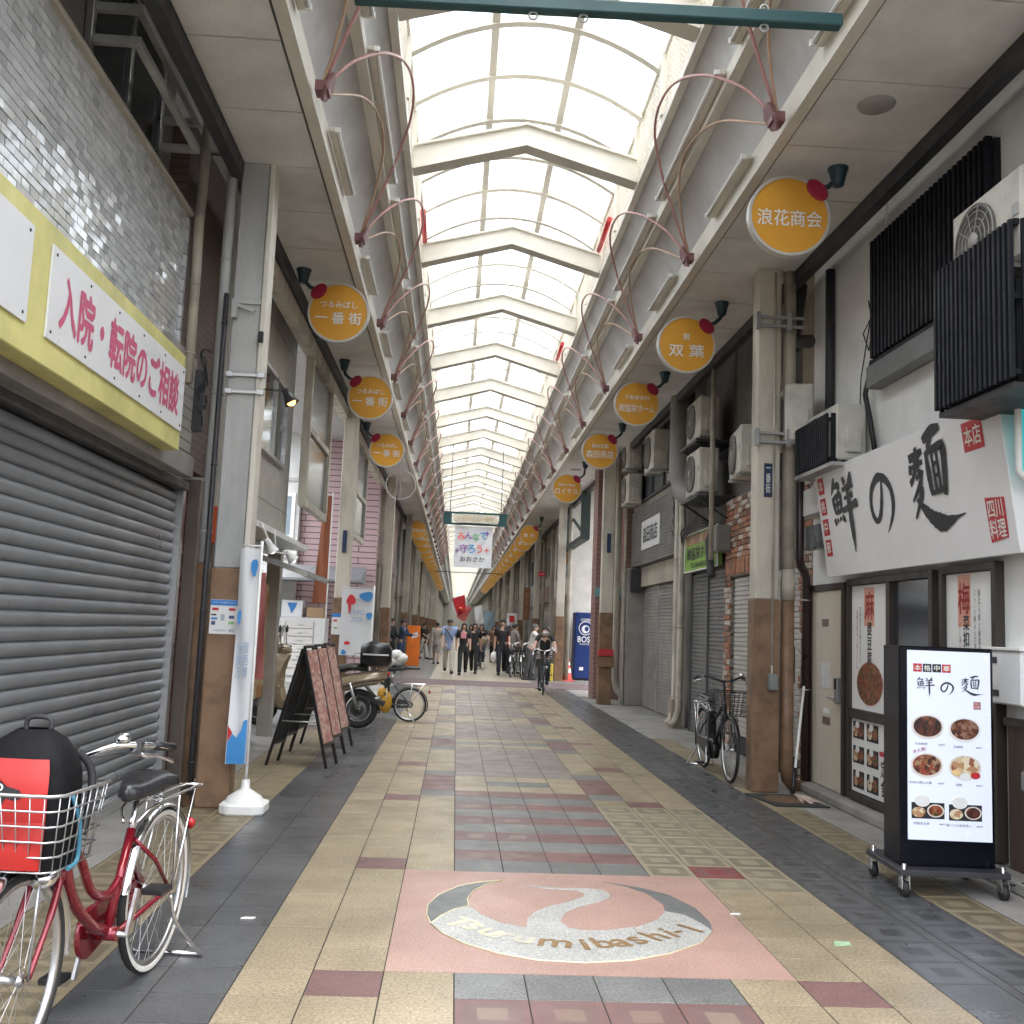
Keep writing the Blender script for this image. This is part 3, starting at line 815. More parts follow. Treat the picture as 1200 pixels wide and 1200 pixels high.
# green hanging bars and the mid-street banner
bar = thing('sign_bar', 'dark green hanging steel bar with hooks across the roof above', 'hanging bar', (0, 5.0, 4.8))
b = MB(); b.bar((-1.35, 5.0, 4.765), (1.272, 5.0, 4.815), .07, .07); b.build('bar', GREENP, bar, .006)
for x in (-.40, -.13, 1.02 - .17):
    z = 4.79 + .019 * x
    b = MB(); b.torus((x, 5.0, z + .055), UY, .022, .006, 14, 6); b.torus((x, 5.0, z - .055), UY, .022, .006, 14, 6)
    b.cyl((x, 5.0, z - .035), (x, 5.0, z + .035), .007, n=6); b.tube([(x, 5.0, z + .08), (x, 5.0, 5.9)], .004, 5); b.build('hook', STEEL, bar)
ban = thing('hanging_sign', 'green framed oval light sign hanging across the arcade', 'hanging sign', (-.33, 27.0, 4.1))
YH = 27.0
b = MB(); b.box(-1.12, .60, YH, YH + .09, 4.19, 4.24); b.box(-1.12, .60, YH, YH + .09, 4.49, 4.54)
b.box(-1.12, -.90, YH + .01, YH + .08, 4.24, 4.49); b.box(.38, .60, YH + .01, YH + .08, 4.24, 4.49); b.build('frame', GREENP, ban)
b = MB(); pts = []
for t in range(28):
    a = 2 * PI * t / 28
    c, s_ = math.cos(a), math.sin(a)
    pts.append((.60 * (abs(c) ** .4) * (1 if c > 0 else -1), .118 * (abs(s_) ** .7) * (1 if s_ > 0 else -1)))
b.prism(pts, (-.26, YH - .03, 4.365), UX, UZ, (0, .12, 0)); pn = b.build('oval_panel', mat('oval_panel', (.66, .62, .52), .4), ban)
text('つるみばし一番街', pn, mat('pale_gold', (.55, .42, .22), .5), (-.26, YH - .034, 4.365), UX, UZ, w=1.0, h=.12, bold=.01)
b = MB()
for x in (-.95, .43): b.cyl((x, YH + .04, 4.54), (x, YH + .04, 6.4), .012, n=6)
b.build('hanger', DARKST, ban)
bn = thing('banner', 'square white hanging banner with multicoloured Japanese lettering', 'banner', (-.27, 27.0, 3.0))
b = MB(); b.sheet([[V((-.80 + 1.02 * i / 6, YH + .04 + .012 * math.sin(i * 1.3 + j * .8), 4.16 - 1.12 * j / 6)) for i in range(7)] for j in range(7)])
b.build('cloth', mat('banner_cloth', (.72, .74, .76), .7), bn)
CL = [mat('print_%s' % nm_, c_, .5) for nm_, c_ in (('coral', (.8, .12, .10)), ('purple', (.25, .08, .35)), ('orange', (.8, .3, .03)), ('leaf', (.1, .45, .15)), ('sky', (.05, .3, .6)))]
for k, ch in enumerate('みんなで'): text(ch, bn, CL[(0, 1, 3, 4)[k]], (-.62 + .2 * k, YH + .015, 3.88 + .03 * (k % 2)), UX, UZ, h=.19, bold=.025)
for k, ch in enumerate('守ろう'): text(ch, bn, CL[(1, 4, 0)[k]], (-.55 + .21 * k, YH + .015, 3.55), UX, UZ, h=.22, bold=.025)
text('おおさか', bn, TXT_K, (-.30, YH + .015, 3.27), UX, UZ, w=.66, h=.13, bold=.015)
for x, z, k in ((.08, 3.98, 1), (-.72, 3.50, 1), (.08, 3.52, 0)):
    b = MB(); b.box(x - .06, x + .06, YH + .013, YH + .017, z - .012, z + .012); b.box(x - .012, x + .012, YH + .0125, YH + .0165, z - .06, z + .06); b.build('plus_mark', CL[k], bn)
# far wire and red lanterns-flags deep in the arcade
b = MB(); b.tube([(-1.7, 46, 3.9), (1.4, 46, 3.9)], .02, 6); tag(b.build('cross_wire', DARKST), 'thin dark tie rod spanning the far arcade', 'tie rod')

# ================================================================ building with the big shutter (left, near)
SLAT = mat('shutter_slat', (.245, .26, .275), .36, .3, var=.14, scale=1.1)
def slat_mesh(nm, L, pitch, m, depth=.022, flatp=False):
    b = MB(); prof = [(0, 0), (.006, .004), (.30 * depth / .022 * .02 + .010, .18), (depth, .5), (.010 + .006, .84), (.006, .985), (0, 1.0)]
    prof = [(0, .0), (.35 * depth, .06), (.85 * depth, .28), (depth, .52), (.85 * depth, .76), (.35 * depth, .93), (-.004, .96), (-.004, 1.0)]
    if flatp: prof = [(-.007, 0), (.5 * depth, .02), (depth, .12), (depth * 1.02, .45), (depth, .80), (.4 * depth, .89), (-.007, .90), (-.007, 1.0)]
    else: prof[-2:] = [(-.010, .95), (-.010, 1.0)]; prof[0] = (-.010, 0)
    b.sheet([[V((d, y, z * pitch)) for d, z in prof] for y in (0, L)], 0, not flatp)
    return b.mesh(nm, m)
def shutter(parent, xf, sgn, y0, y1, z0, z1, pitch, m, nm='slat', depth=.022, flatp=False):
    """Horizontal slats of a roller shutter; sgn +1: the face looks to +x."""
    me = slat_mesh(nm, y1 - y0, pitch, m, depth, flatp)
    if sgn < 0:
        for v_ in me.vertices: v_.co.x = -v_.co.x
        me.flip_normals()
    z = z0
    while z + pitch <= z1 + 1e-4:
        put(nm, me, parent, m=M.Translation((xf + random.uniform(-.0015, .0015), y0, z))); z += pitch
bl = thing('tiled_building', 'grey glazed-tile building with a wide roller shutter and yellow sign band', 'building', (-3.3, 4, 0))
W1 = mat('aged_render', (.36, .345, .32), .75, var=.1, dirt=.4)
b = MB(); b.box(-6, -3.20, 2.4, 9.05, 0, 2.62); b.box(-6, -3.02, 2.4, 8.06, 2.62, 4.76); b.box(-6, -3.20, 2.4, 8.06, 4.76, 5.96); b.build('wall', W1, bl)
b = MB(); b.box(-3.20, -3.12, 2.4, 8.86, -.01, .03); b.build('sill', STEEL, bl)
shutter(bl, -3.17, 1, 2.6, 8.84, .03, 2.55, .09, SLAT, depth=.026)
b = MB(); b.box(-3.175, -3.13, 2.6, 8.84, .012, .10); b.build('bottom_rail', STEEL, bl, .006)
b = MB(); b.box(-3.128, -3.115, 5.9, 6.08, .30, .36); b.build('lock_plate', ALU, bl, .004)
for y in (5.2, 6.8):
    b = MB(); b.box(-3.145, -3.118, y, y + .14, .16, .19); b.build('pull_handle', DARKST, bl, .004)
b = MB(); b.box(-3.20, -3.09, 8.845, 8.93, 0, 2.62); b.build('guide_rail', ALU, bl, .004)
b = MB(); b.box(-3.20, -3.07, 2.4, 8.93, 2.56, 2.64); b.build('shutter_box', mat('shutter_box', (.10, .10, .10), .5, .3, dirt=.3), bl, .01)
b = MB(); b.box(-3.02, -2.93, 2.4, 8.50, 2.62, 2.80); b.build('lintel', mat('lintel_stone', (.30, .285, .265), .6, dirt=.3), bl, .006)
# glazed wall tiles
TM = [mat('glazed_tile_%d' % k, c, .07, var=.05, scale=5, spec=.9, dirt=.10) for k, c in enumerate(((.58, .60, .62), (.51, .525, .54), (.66, .685, .70), (.44, .455, .47)))]
tms = []
for k in range(4):
    b = MB(); b.box(0, .010, .0025, .1045, .0025, .0505); tms.append(b.mesh('wall_tile', TM[k], .002))
wt = []
r = 0; z = 3.44
while z < 4.72:
    y = 3.6 + (0 if r % 2 == 0 else .0535)
    while y < 7.95:
        wt.append((y, z)); y += .107
    z += .053; r += 1
wt.sort(key=lambda t: abs(t[0] - 5.1) + .3 * abs(t[1] - 4.1))
rest = MB()
for q, (y, z) in enumerate(wt):
    k = random.choice((0, 0, 0, 1, 1, 2, 3)); tx, tz = random.gauss(0, .022), random.gauss(0, .022)
    if q < 300:
        put('wall_tile', tms[k], bl, m=M.Translation((-3.02, y, z)) @ M.Rotation(tx, 4, 'Z') @ M.Rotation(tz, 4, 'Y'))
    else:
        m4 = M.Translation((-3.02, y, z)) @ M.Rotation(tx, 4, 'Z') @ M.Rotation(tz, 4, 'Y')
        vs = [m4 @ V((x_, y_, z_)) for z_ in (.0025, .0505) for y_ in (.0025, .1045) for x_ in (0, .010)]
        rest.add(vs, [(1, 3, 7, 5), (0, 4, 6, 2), (0, 1, 5, 4), (2, 6, 7, 3), (4, 5, 7, 6), (0, 2, 3, 1)], k)
stuff(rest.build('wall_tile_field', TM, bl))
b = MB(); b.box(-3.06, -2.97, 2.4, 8.07, 4.735, 4.775); b.build('coping', mat('coping', (.42, .38, .33), .5, dirt=.3), bl, .006)
UPT = brick_mat('upper_wall_tile', (.20, .18, .165), (.17, .155, .14), (.07, .065, .06), .107, .053, .35, 'YZ', .004)
b = MB(); b.box(-3.20, -3.192, 2.4, 6.10, 4.77, 5.9); b.box(-3.20, -3.192, 7.66, 8.05, 4.77, 5.9); b.build('upper_tiles', UPT, bl)
wf = MB(); wf.box(-3.19, -3.14, 6.12, 6.18, 4.78, 5.85); wf.box(-3.19, -3.14, 7.58, 7.64, 4.78, 5.85); wf.box(-3.19, -3.14, 6.18, 7.58, 4.78, 4.84); wf.box(-3.185, -3.145, 6.86, 6.92, 4.84, 5.85)
wn_ = wf.build('window', ALU, bl, .004)
b = MB(); b.box(-3.19, -3.17, 6.18, 7.58, 4.84, 5.85); b.build('pane', GLASSD, wn_)
for z in (5.08, 5.30):
    b = MB(); b.box(-3.19, -2.84, 6.14, 6.19, z, z + .055); b.box(-2.89, -2.84, 6.19, 7.60, z, z + .055); b.box(-3.19, -2.84, 7.60, 7.65, z, z + .055)
    b.build('guard_rail', GREY_P, bl, .004)
# yellow sign band
YEL = mat('yellow_sign_board', (.74, .69, .26), .45, var=.06, dirt=.22, dscale=1.6)
b = MB(); b.box(-3.015, -2.80, 2.4, 7.56, 2.70, 3.43); yb = tag(b.build('sign_board', YEL, None, .006), 'long yellow shop sign board above the roller shutter with white panels', 'sign board')
for y0, y1, t in ((5.03, 7.53, '入院・転院のご相談'), (2.6, 4.80, None)):
    b = MB(); b.box(-2.798, -2.786, y0, y1, 2.84, 3.325); pn = b.build('panel', WHITEP, yb, .002)
    if t: text(t, pn, TXT_P, (-2.7845, 6.28, 3.08), UY, UZ, w=2.22, h=.29, bold=.055)
    for z in (2.88, 3.285):
        for q in range(6):
            yy = y0 + .05 + (y1 - y0 - .1) * q / 5
            b = MB(); b.lathe([(0, .004), (.009, .003), (.009, 0)], (-2.786, yy, z), UX, 8); b.build('screw', DARKST, pn)
# end of that building: narrow stone courses, red tiles, pipes
LST = mat('stone_course', (.36, .34, .31), .5, var=.1, dirt=.25)
for q in range(9):
    b = MB(); b.box(-3.02, -2.955, 7.62, 8.46, 2.82 + q * .0905, 2.82 + q * .0905 + .0865); b.build('stone_course', LST, bl, .004)
for q in range(10):
    b = MB(); b.box(-3.02, -2.99, 8.0, 8.055, 3.66 + q * .105, 3.66 + q * .105 + .098); b.build('corner_tile', TM[q % 4], bl, .003)
RTM = mat('red_glazed_tile', (.13, .025, .028), .25, var=.15)
for q in range(36):
    for c2 in range(2):
        b = MB(); b.box(-3.20, -3.13, 8.935 + c2 * .10, 8.935 + c2 * .10 + .097, .02 + q * .072, .02 + q * .072 + .069); b.build('red_tile', RTM, bl)
b = MB(); b.box(-3.24, -3.02, 9.14, 9.36, 0, 2.70); b.build('pier', mat('brown_stone', (.21, .18, .155), .6, dirt=.35), bl, .008)
b = MB(); b.box(-3.30, -3.05, 8.10, 9.36, 2.75, 5.6); b.build('end_wall', brick_mat('brown_brick_far', (.13, .085, .07), (.11, .075, .06), (.05, .045, .04), .21, .07, .6, 'YZ', .006), bl)
for x, y, r_, m_, lab, zb, zt in ((-2.93, 8.12, .040, PIPEC, 'bent cream downpipe running down the corner of the grey tiled building', 3.35, 5.6),
                             (-2.70, 8.16, .045, GREY_P, 'straight grey pipe beside the grey near pillar', 1.9, 5.8),
                             (-2.655, 8.06, .020, DARKST, 'thin black cable conduit clipped along the grey near pillar', .1, 4.1)):
    b = MB(); w_ = .03 if r_ == .04 else 0
    b.tube([(x, y, zt), (x, y, zt - .6), (x, y - w_, (zb + zt) / 2 + .2), (x, y, (zb + zt) / 2 - .2), (x, y, zb)], r_, 10)
    o = tag(b.build('pipe', m_), lab, 'pipe')
    b = MB()
    for q in range(4):
        z = zb + .25 + (zt - zb - .5) * q / 3
        b.torus((x, y - (w_ if q in (2,) else 0), z), UZ, r_ + .002, .007, 12, 5)
    b.build('pipe_collar', m_, o)
b = MB(); b.tube([(-2.70, 8.16, 1.9), (-2.70, 8.16, .0)], .05, 10); tag(b.build('lower_pipe', BROWN), 'brown painted lower pipe beside the grey near pillar', 'pipe')
# tangled cables at the corner
for q in range(5):
    b = MB(); pts = []
    for t in range(18):
        a = t * .75 + q
        pts.append((-2.80 + .03 * math.cos(a * 1.3 + q), 8.10 + .05 * math.cos(a), 3.62 - t * .022 + .06 * math.sin(a) - q * .05))
    b.tube(pts, .006, 5); tag(b.build('cable', BLACKM), 'tangled black cable loop beside the corner downpipe', 'cable', 'tangled cables at the corner downpipe')
b = MB(); b.box(-2.86, -2.78, 8.06, 8.14, 2.95, 3.45); tag(b.build('cable_box', DARKST, None, .006), 'slim dark cable box under the tangled cables', 'junction box')
b = MB(); b.box(-3.0, -2.88, 9.42, 9.46, 2.15, 2.50); tag(b.build('alarm_box', mat('orange_red', (.55, .09, .03), .5), None, .01), 'small orange red box on the wall behind the grey near pillar', 'alarm box')
# ================================================================ small building helpers
def wall(nm, parent, m, x0, x1, y0, y1, z0, z1, bevel=0):
    b = MB(); b.box(min(x0, x1), max(x0, x1), min(y0, y1), max(y0, y1), z0, z1); return b.build(nm, m, parent, bevel)
def window_x(parent, X, s, y0, y1, z0, z1, fm, gm, mull=1, fw_=.045):
    """Sliding window on a wall plane x=X that looks towards sign s."""
    b = MB(); a0, a1 = (X, X + s * .05)
    x0, x1 = min(a0, a1), max(a0, a1)
    b.box(x0, x1, y0, y0 + fw_, z0, z1); b.box(x0, x1, y1 - fw_, y1, z0, z1); b.box(x0, x1, y0 + fw_, y1 - fw_, z0, z0 + fw_); b.box(x0, x1, y0 + fw_, y1 - fw_, z1 - fw_, z1)
    w = b.build('window', fm, parent, .003)
    for k in range(mull):
        yy = y0 + (y1 - y0) * (k + 1) / (mull + 1)
        c = MB(); c.box(x0 + .004, x1 - .004, yy - fw_ * .45, yy + fw_ * .45, z0 + fw_, z1 - fw_); c.build('mullion', fm, w)
        if k == 0:
            pass
    g = MB(); g.box(X + s * .008 if s > 0 else X - .02, X + .02 if s > 0 else X - .008, y0 + fw_, y1 - fw_, z0 + fw_, z1 - fw_); g.build('pane', gm, w)
    return w
def window_y(parent, Y, x0, x1, z0, z1, fm, gm, mull=0, fw_=.06):
    b = MB()
    b.box(x0, x0 + fw_, Y - .05, Y, z0, z1); b.box(x1 - fw_, x1, Y - .05, Y, z0, z1); b.box(x0 + fw_, x1 - fw_, Y - .05, Y, z0, z0 + fw_); b.box(x0 + fw_, x1 - fw_, Y - .05, Y, z1 - fw_, z1)
    w = b.build('window', fm, parent)
    for k in range(mull):
        xx = x0 + (x1 - x0) * (k + 1) / (mull + 1)
        c = MB(); c.box(xx - .025, xx + .025, Y - .046, Y - .004, z0 + fw_, z1 - fw_); c.build('mullion', fm, w)
    g = MB(); g.box(x0 + fw_, x1 - fw_, Y - .02, Y - .006, z0 + fw_, z1 - fw_); g.build('pane', gm, w)
    return w
AC_PROTO = {}
def ac_unit(x, y, z, rz, lab, grp=None, W=.78, H=.55, D=.28):
    """Air-conditioner outdoor unit; local: fan face at -y, width along x, base at z=0."""
    root = thing('ac_unit', lab, 'air conditioner', (x, y, z), rz, grp)
    b = MB(); b.box(-W / 2, W / 2, -D / 2, D / 2, .03, H); b.build('casing', ACW, root, .018, local=True)
    fr = H * .40; fc = V((-W * .12, -D / 2, H * .52))
    b = MB(); b.lathe([(0, -.004), (fr, -.004), (fr, -.018), (fr - .02, -.020)], fc, UY, 24); b.build('fan_recess', ACG, root, local=True)
    gm = MB()
    for k in range(5): gm.torus(fc + V((0, -.022, 0)), UY, fr * (k + 1) / 5, .0035, 24, 4)
    for k in range(10):
        a = 2 * PI * k / 10
        gm.tube([fc + V((0, -.024, 0)), fc + V((fr * math.cos(a), -.024, fr * math.sin(a)))], .0035, 4)
    gm.lathe([(0, -.012), (.055, -.008), (.055, .006)], fc + V((0, -.022, 0)), UY, 14); gm.build('fan_grille', mat('ac_grille_wire', (.36, .35, .32), .5), root, local=True)
    b = MB(); b.box(W / 2 - .09, W / 2 - .02, -D / 2 - .006, -D / 2, H * .5, H * .62); b.build('badge', GREY_P, root, local=True)
    for sx in (-1, 1):
        b = MB(); b.box(sx * W * .33 - .03, sx * W * .33 + .03, -D / 2 - .03, D / 2 + .03, 0, .028); b.build('foot', STEEL, root, local=True)
    b = MB(); b.box(W / 2, W / 2 + .035, -.06, .09, .10, .34); b.build('valve_cover', ACW, root, .008, local=True)
    return root
def bracket(x, y, z, rz, W=.7, D=.35):
    pass

# ================================================================ cream corner building with a food shop (left, beyond the near pillar)
cb = thing('corner_building', 'cream panelled corner building with a dark upstairs window over a food shop', 'building', (-3.4, 11.3, 0))
PANEL = mat('cream_cladding', (.50, .475, .42), .5, var=.06, dirt=.18)
wall('wall', cb, PANEL, -7, -2.95, 9.50, 13.25, 2.35, 5.95)
wall('wall', cb, PANEL, -7, -3.9, 9.50, 13.25, 0, 2.35)
wall('corner_post', cb, PANEL, -3.12, -2.95, 13.05, 13.25, 0, 2.35)
wall('corner_post', cb, mat('brown_post', (.10, .075, .06), .5), -3.2, -2.97, 9.50, 9.66, 0, 2.35)
for z in (2.83, 4.9): wall('panel_joint', cb, mat('joint_grey', (.25, .24, .21), .6), -2.949, -2.947, 9.5, 13.25, z, z + .012)
window_x(cb, -2.95, 1, 11.05, 12.65, 3.35, 4.35, ALU, GLASSD)
b = MB(); b.box(-2.95, -2.62, 9.7, 13.1, 2.36, 2.42); b.build('shop_lintel', WHITE, cb)
wall('ceiling_panel', cb, WHITE, -3.9, -2.96, 9.7, 13.05, 2.30, 2.345)
# shop interior
wall('counter', cb, mat('counter_wood', (.20, .12, .07), .5), -3.6, -3.0, 9.8, 10.9, 0, .95, .01)
for q in range(3):
    o = wall('menu_board', cb, food_mat('menu_photo_%d' % q, [(.5, .2, .08), (.75, .62, .42), (.45, .08, .05), (.7, .45, .15)], 14), -3.89, -3.87, 9.9 + q * 1.0, 10.75 + q * 1.0, 1.0, 2.0)
wall('glass_door', cb, GLASSD, -3.12, -3.09, 11.6, 12.4, 0, 2.1)
wall('door_frame', cb, mat('bronze_frame', (.10, .085, .07), .45, .4), -3.13, -3.07, 12.4, 12.46, 0, 2.15)
wall('shop_curtain', cb, food_mat('warm_print', [(.75, .5, .25), (.62, .3, .12), (.8, .66, .45)], 6), -3.08, -3.06, 12.5, 13.0, .5, 1.9)
# clip spot lamps
def spot(x, y, z, dx, dy, dz, lab, bulb=None):
    root = thing('spot_lamp', lab, 'lamp', (x, y, z))
    d = V((dx, dy, dz)).normalized(); p = V((x, y, z))
    b = MB(); b.lathe([(.012, -.10), (.030, -.09), (.038, -.03), (.062, .035), (.066, .04)], p, d, 14); b.build('shade', WHITE if not bulb else BLACK, root)
    b = MB(); b.ball(p + d * .02, .040, n=10, k=6)
    b.build('bulb', bulb or mat('lamp_face', (.8, .78, .7), .3, emit=(1, .9, .7), es=.6), root)
    return root
sp1 = spot(-2.50, 9.9, 2.16, .4, .3, -.8, 'white clip spotlight at the food shop front beside the near pillar')
b = MB(); b.tube([(-2.6, 9.85, 2.40), (-2.53, 9.9, 2.24)], .012, 6); b.build('stem', WHITE, sp1)
sp2 = spot(-2.47, 10.95, 2.14, .6, .3, -.7, 'white clip spotlight pointing out over the scooter')
b = MB(); b.tube([(-2.62, 10.7, 2.40), (-2.62, 10.8, 2.18), (-2.5, 10.93, 2.17)], .012, 6); b.build('stem', WHITE, sp2)
sp3 = spot(-2.52, 8.75, 3.02, .5, .0, -.85, 'black arm lamp with a glowing amber bulb reaching out from the grey pillar', mat('amber_bulb', (.8, .4, .1), .4, emit=(1, .45, .12), es=.9))
WM_, PP = 0, V((-2.13, 8.30, 3.30))
for ch in list(sp3.children): ch.matrix_basis = M.Translation(PP - V((-2.52, 8.75, 3.02)))
sp3.location = (-2.35, 8.2, 3.3)
for ch in list(sp3.children): ch.matrix_parent_inverse = M.Translation(-V((-2.35, 8.2, 3.3)))
WM[sp3.name] = M.Translation((-2.35, 8.2, 3.3))
b = MB(); b.tube([(-2.36, 8.25, 3.365), (-2.20, 8.29, 3.365), (-2.15, 8.30, 3.36)], .008, 6); b.build('arm', BLACK, sp3)
b = MB(); b.box(-2.372, -2.33, 8.02, 8.06, 3.70, 3.79); tag(b.build('camera_box', BLACK, None, .006), 'small black camera clamped on the grey near pillar', 'camera')
b = MB(); b.prism([(-.09, 0), (.09, -.06), (.07, -.08), (-.09, -.03)], (-2.50, 8.06, 4.03), UX, UZ, (0, -.03, 0)); b.box(-2.60, -2.56, 8.03, 8.10, 3.9, 4.05)
tag(b.build('pole_bracket', GREY_P), 'empty grey flag pole bracket on the grey near pillar', 'bracket')
# glass shop awning
aw = thing('glass_awning', 'tilted glass and steel awning over the food shop entrance', 'awning', (-2.9, 12.2, 2.0))
b = MB()
for y in (11.3, 12.2, 13.1): b.bar((-2.96, y, 2.18), (-2.35, y, 1.98), .04, .05)
b.bar((-2.36, 11.25, 1.98), (-2.36, 13.15, 1.98), .05, .05); b.bar((-2.94, 11.25, 2.17), (-2.94, 13.15, 2.17), .05, .05); b.build('frame', STEEL, aw)
b = MB(); b.prism([(0, 0), (1.8, 0), (1.8, .62), (0, .62)], (-2.95, 11.3, 2.205), UY, V((.95, 0, -.31)), (0, 0, .008)); b.build('pane', mat('awning_glass', (.45, .48, .48), .15), aw)
# hanging screen frames under the soffit edge at the side street
hs_ = thing('transom_screen', 'hanging glazed screen frames along the arcade edge over the side street', 'screen', (-2.66, 14, 4))
b = MB(); b.box(-2.80, -2.66, 9.0, 27.0, 4.92, 5.10); b.build('edge_girder', CREAM_D, hs_)
for y0, y1, zb in ((13.0, 15.2, 3.05), (19.2, 21.4, 3.2)):
    b = MB(); b.box(-2.78, -2.68, y0, y0 + .12, zb, 4.92); b.box(-2.78, -2.68, y1 - .12, y1, zb, 4.92); b.box(-2.775, -2.685, y0, y1, zb - .1, zb); b.box(-2.77, -2.69, y0 + .12, y1 - .12, 3.95, 4.03); f_ = b.build('frame', CREAM_D, hs_)
    b = MB(); b.box(-2.735, -2.725, y0 + .12, y1 - .12, zb, 3.95); b.box(-2.735, -2.725, y0 + .12, y1 - .12, 4.03, 4.92); b.build('pane', mat('screen_glass', (.16, .18, .18), .15), f_)
b = MB(); b.box(-2.79, -2.70, 9.2, 26.8, 5.10, 5.245); b.build('dark_slot', DARKST, hs_)

# ================================================================ pink tiled building across the side street (left)
pk = thing('pink_building', 'pink tiled building with cream bay and blue window across the side street', 'building', (-4, 25.2, 0))
PINKT = brick_mat('pink_tile_y', (.56, .39, .40), (.53, .37, .38), (.10, .07, .08), .9, .145, .35, 'XZ', .012, .3)
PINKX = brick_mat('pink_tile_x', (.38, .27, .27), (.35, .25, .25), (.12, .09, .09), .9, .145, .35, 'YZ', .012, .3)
wall('wall', pk, PINKT, -4.62, -2.72, 25.0, 25.35, 0, 9)
wall('side_wall', pk, PINKX, -4.6, -2.72, 25.351, 33.0, 3.0, 9)
wall('shutter_front', pk, mat('grey_shutter_far', (.17, .15, .13), .5), -3.2, -2.74, 25.351, 33.0, 0, 2.99)
for q in range(16): wall('slat', pk, mat('slat_far', (.24, .21, .19), .5), -2.739, -2.728, 26.5, 32.5, .1 + q * .175, .25 + q * .175)
wall('cream_bay', pk, mat('cream_wall_far', (.62, .62, .60), .6, dirt=.08), -8.5, -4.62, 24.7, 25.35, 0, 9)
wall('floor_band', pk, mat('band_grey', (.42, .42, .40), .6), -8.5, -4.60, 24.66, 24.70, 4.85, 4.93)
wall('floor_band', pk, MATS['band_grey'], -8.5, -4.60, 24.66, 24.70, 2.95, 3.05)
window_y(pk, 24.70, -5.9, -4.72, 3.42, 4.55, WHITE, GLASSB, 0, .09)
window_y(pk, 24.70, -6.2, -4.7, 6.55, 7.3, WHITE, GLASSB, 1)
bal = MB(); bal.box(-6.3, -4.58, 24.0, 24.7, 6.05, 6.12); bal.build('balcony', MATS['band_grey'], pk)
for q in range(13):
    b = MB(); b.box(-6.28 + q * .14, -6.25 + q * .14, 24.02, 24.05, 6.12, 6.72); b.build('baluster', DARKST, pk)
b = MB(); b.box(-6.3, -4.58, 24.0, 24.06, 6.72, 6.78); b.build('hand_rail', DARKST, pk)
b = MB(); b.prism([(0, 0), (1.3, 0), (1.3, .05), (0, .42)], (-8.0, 24.66, 2.38), V((0, -1, 0)), UZ, (5.1, 0, 0)); b.build('canopy', mat('canopy_grey', (.20, .21, .22), .5), pk)
# shop shelf under the canopy
sh = thing('display_shelf', 'white drawer shelf stacked with boxes under the grey canopy', 'shelf', (-4.5, 24.2, 0))
wall('carcass', sh, mat('shelf_white', (.62, .62, .60), .4), -6.1, -3.72, 24.0, 24.55, 0, 1.52)
for q in range(7):
    for c2 in range(3):
        b = MB(); b.box(-5.95 + c2 * .66, -5.95 + c2 * .66 + .63, 23.965, 23.998, .16 + q * .185, .16 + q * .185 + .16); dr = b.build('drawer', mat('drawer_cream', (.58, .565, .53), .4), sh, .006)
        b = MB(); b.box(-5.68 + c2 * .66, -5.56 + c2 * .66, 23.95, 23.964, .23 + q * .185, .25 + q * .185); b.build('handle', STEEL, dr)
for k, (x, w_, h_, m_) in enumerate(((-5.7, .5, .36, WHITEP), (-5.1, .48, .42, RED), (-4.55, .5, .40, BLUEP), (-4.0, .4, .25, mat('cardboard', (.42, .28, .16), .7)))):
    b = MB(); b.box(x - w_ / 2, x + w_ / 2, 24.1, 24.5, 1.521, 1.521 + h_)
    o = tag(b.build('goods_box', WHITEP if k < 3 else m_, None, .01), ('plain white carton on the drawer shelf', 'white carton with a red emblem on the drawer shelf', 'white carton with a blue label on the drawer shelf', 'brown cardboard box on the drawer shelf')[k], 'box')
    if 0 < k < 3:
        b = MB(); b.prism([(-.12, .12), (.12, .12), (.08, 0), (0, -.14), (-.06, 0)], (x, 24.095, 1.52 + h_ * .55), UX, UZ, (0, .004, 0)); b.build('emblem', m_, o)
# white building end wall + neighbours behind the side street, so the gap does not open on emptiness
bk = thing('street_building', 'pale apartment block closing the view down the left side street', 'building', (-16, 19, 0))
wall('wall', bk, mat('pale_render', (.55, .54, .51), .7, dirt=.1), -18, -16, 9, 27, 0, 10)
for q in range(3):
    for r in range(3): window_x(bk, -16, 1, 11 + q * 5, 13 + q * 5, 1.2 + r * 3, 2.6 + r * 3, ALU, GLASSB)

# ================================================================ noodle restaurant (right, near)
rs = thing('noodle_shop', 'white plaster noodle restaurant front with dark framed windows and beige door', 'building', (3.2, 7, 0))
PLASTER = mat('white_plaster', (.82, .82, .80), .7, var=.05, dirt=.12, bump=.12, bscale=14)
wall('wall', rs, PLASTER, 3.0, 7, 2.9, 10.18, 0, 5.95)
wall('threshold', rs, CONC, 2.80, 2.999, 5.2, 10.3, 0, .075, .01)
DBR = mat('dark_bronze_frame', (.045, .036, .030), .45, .3, var=.1)
WOODD = mat('dark_plank', (.055, .030, .022), .55, var=.25, scale=3, stretch=(1, 6, .6))
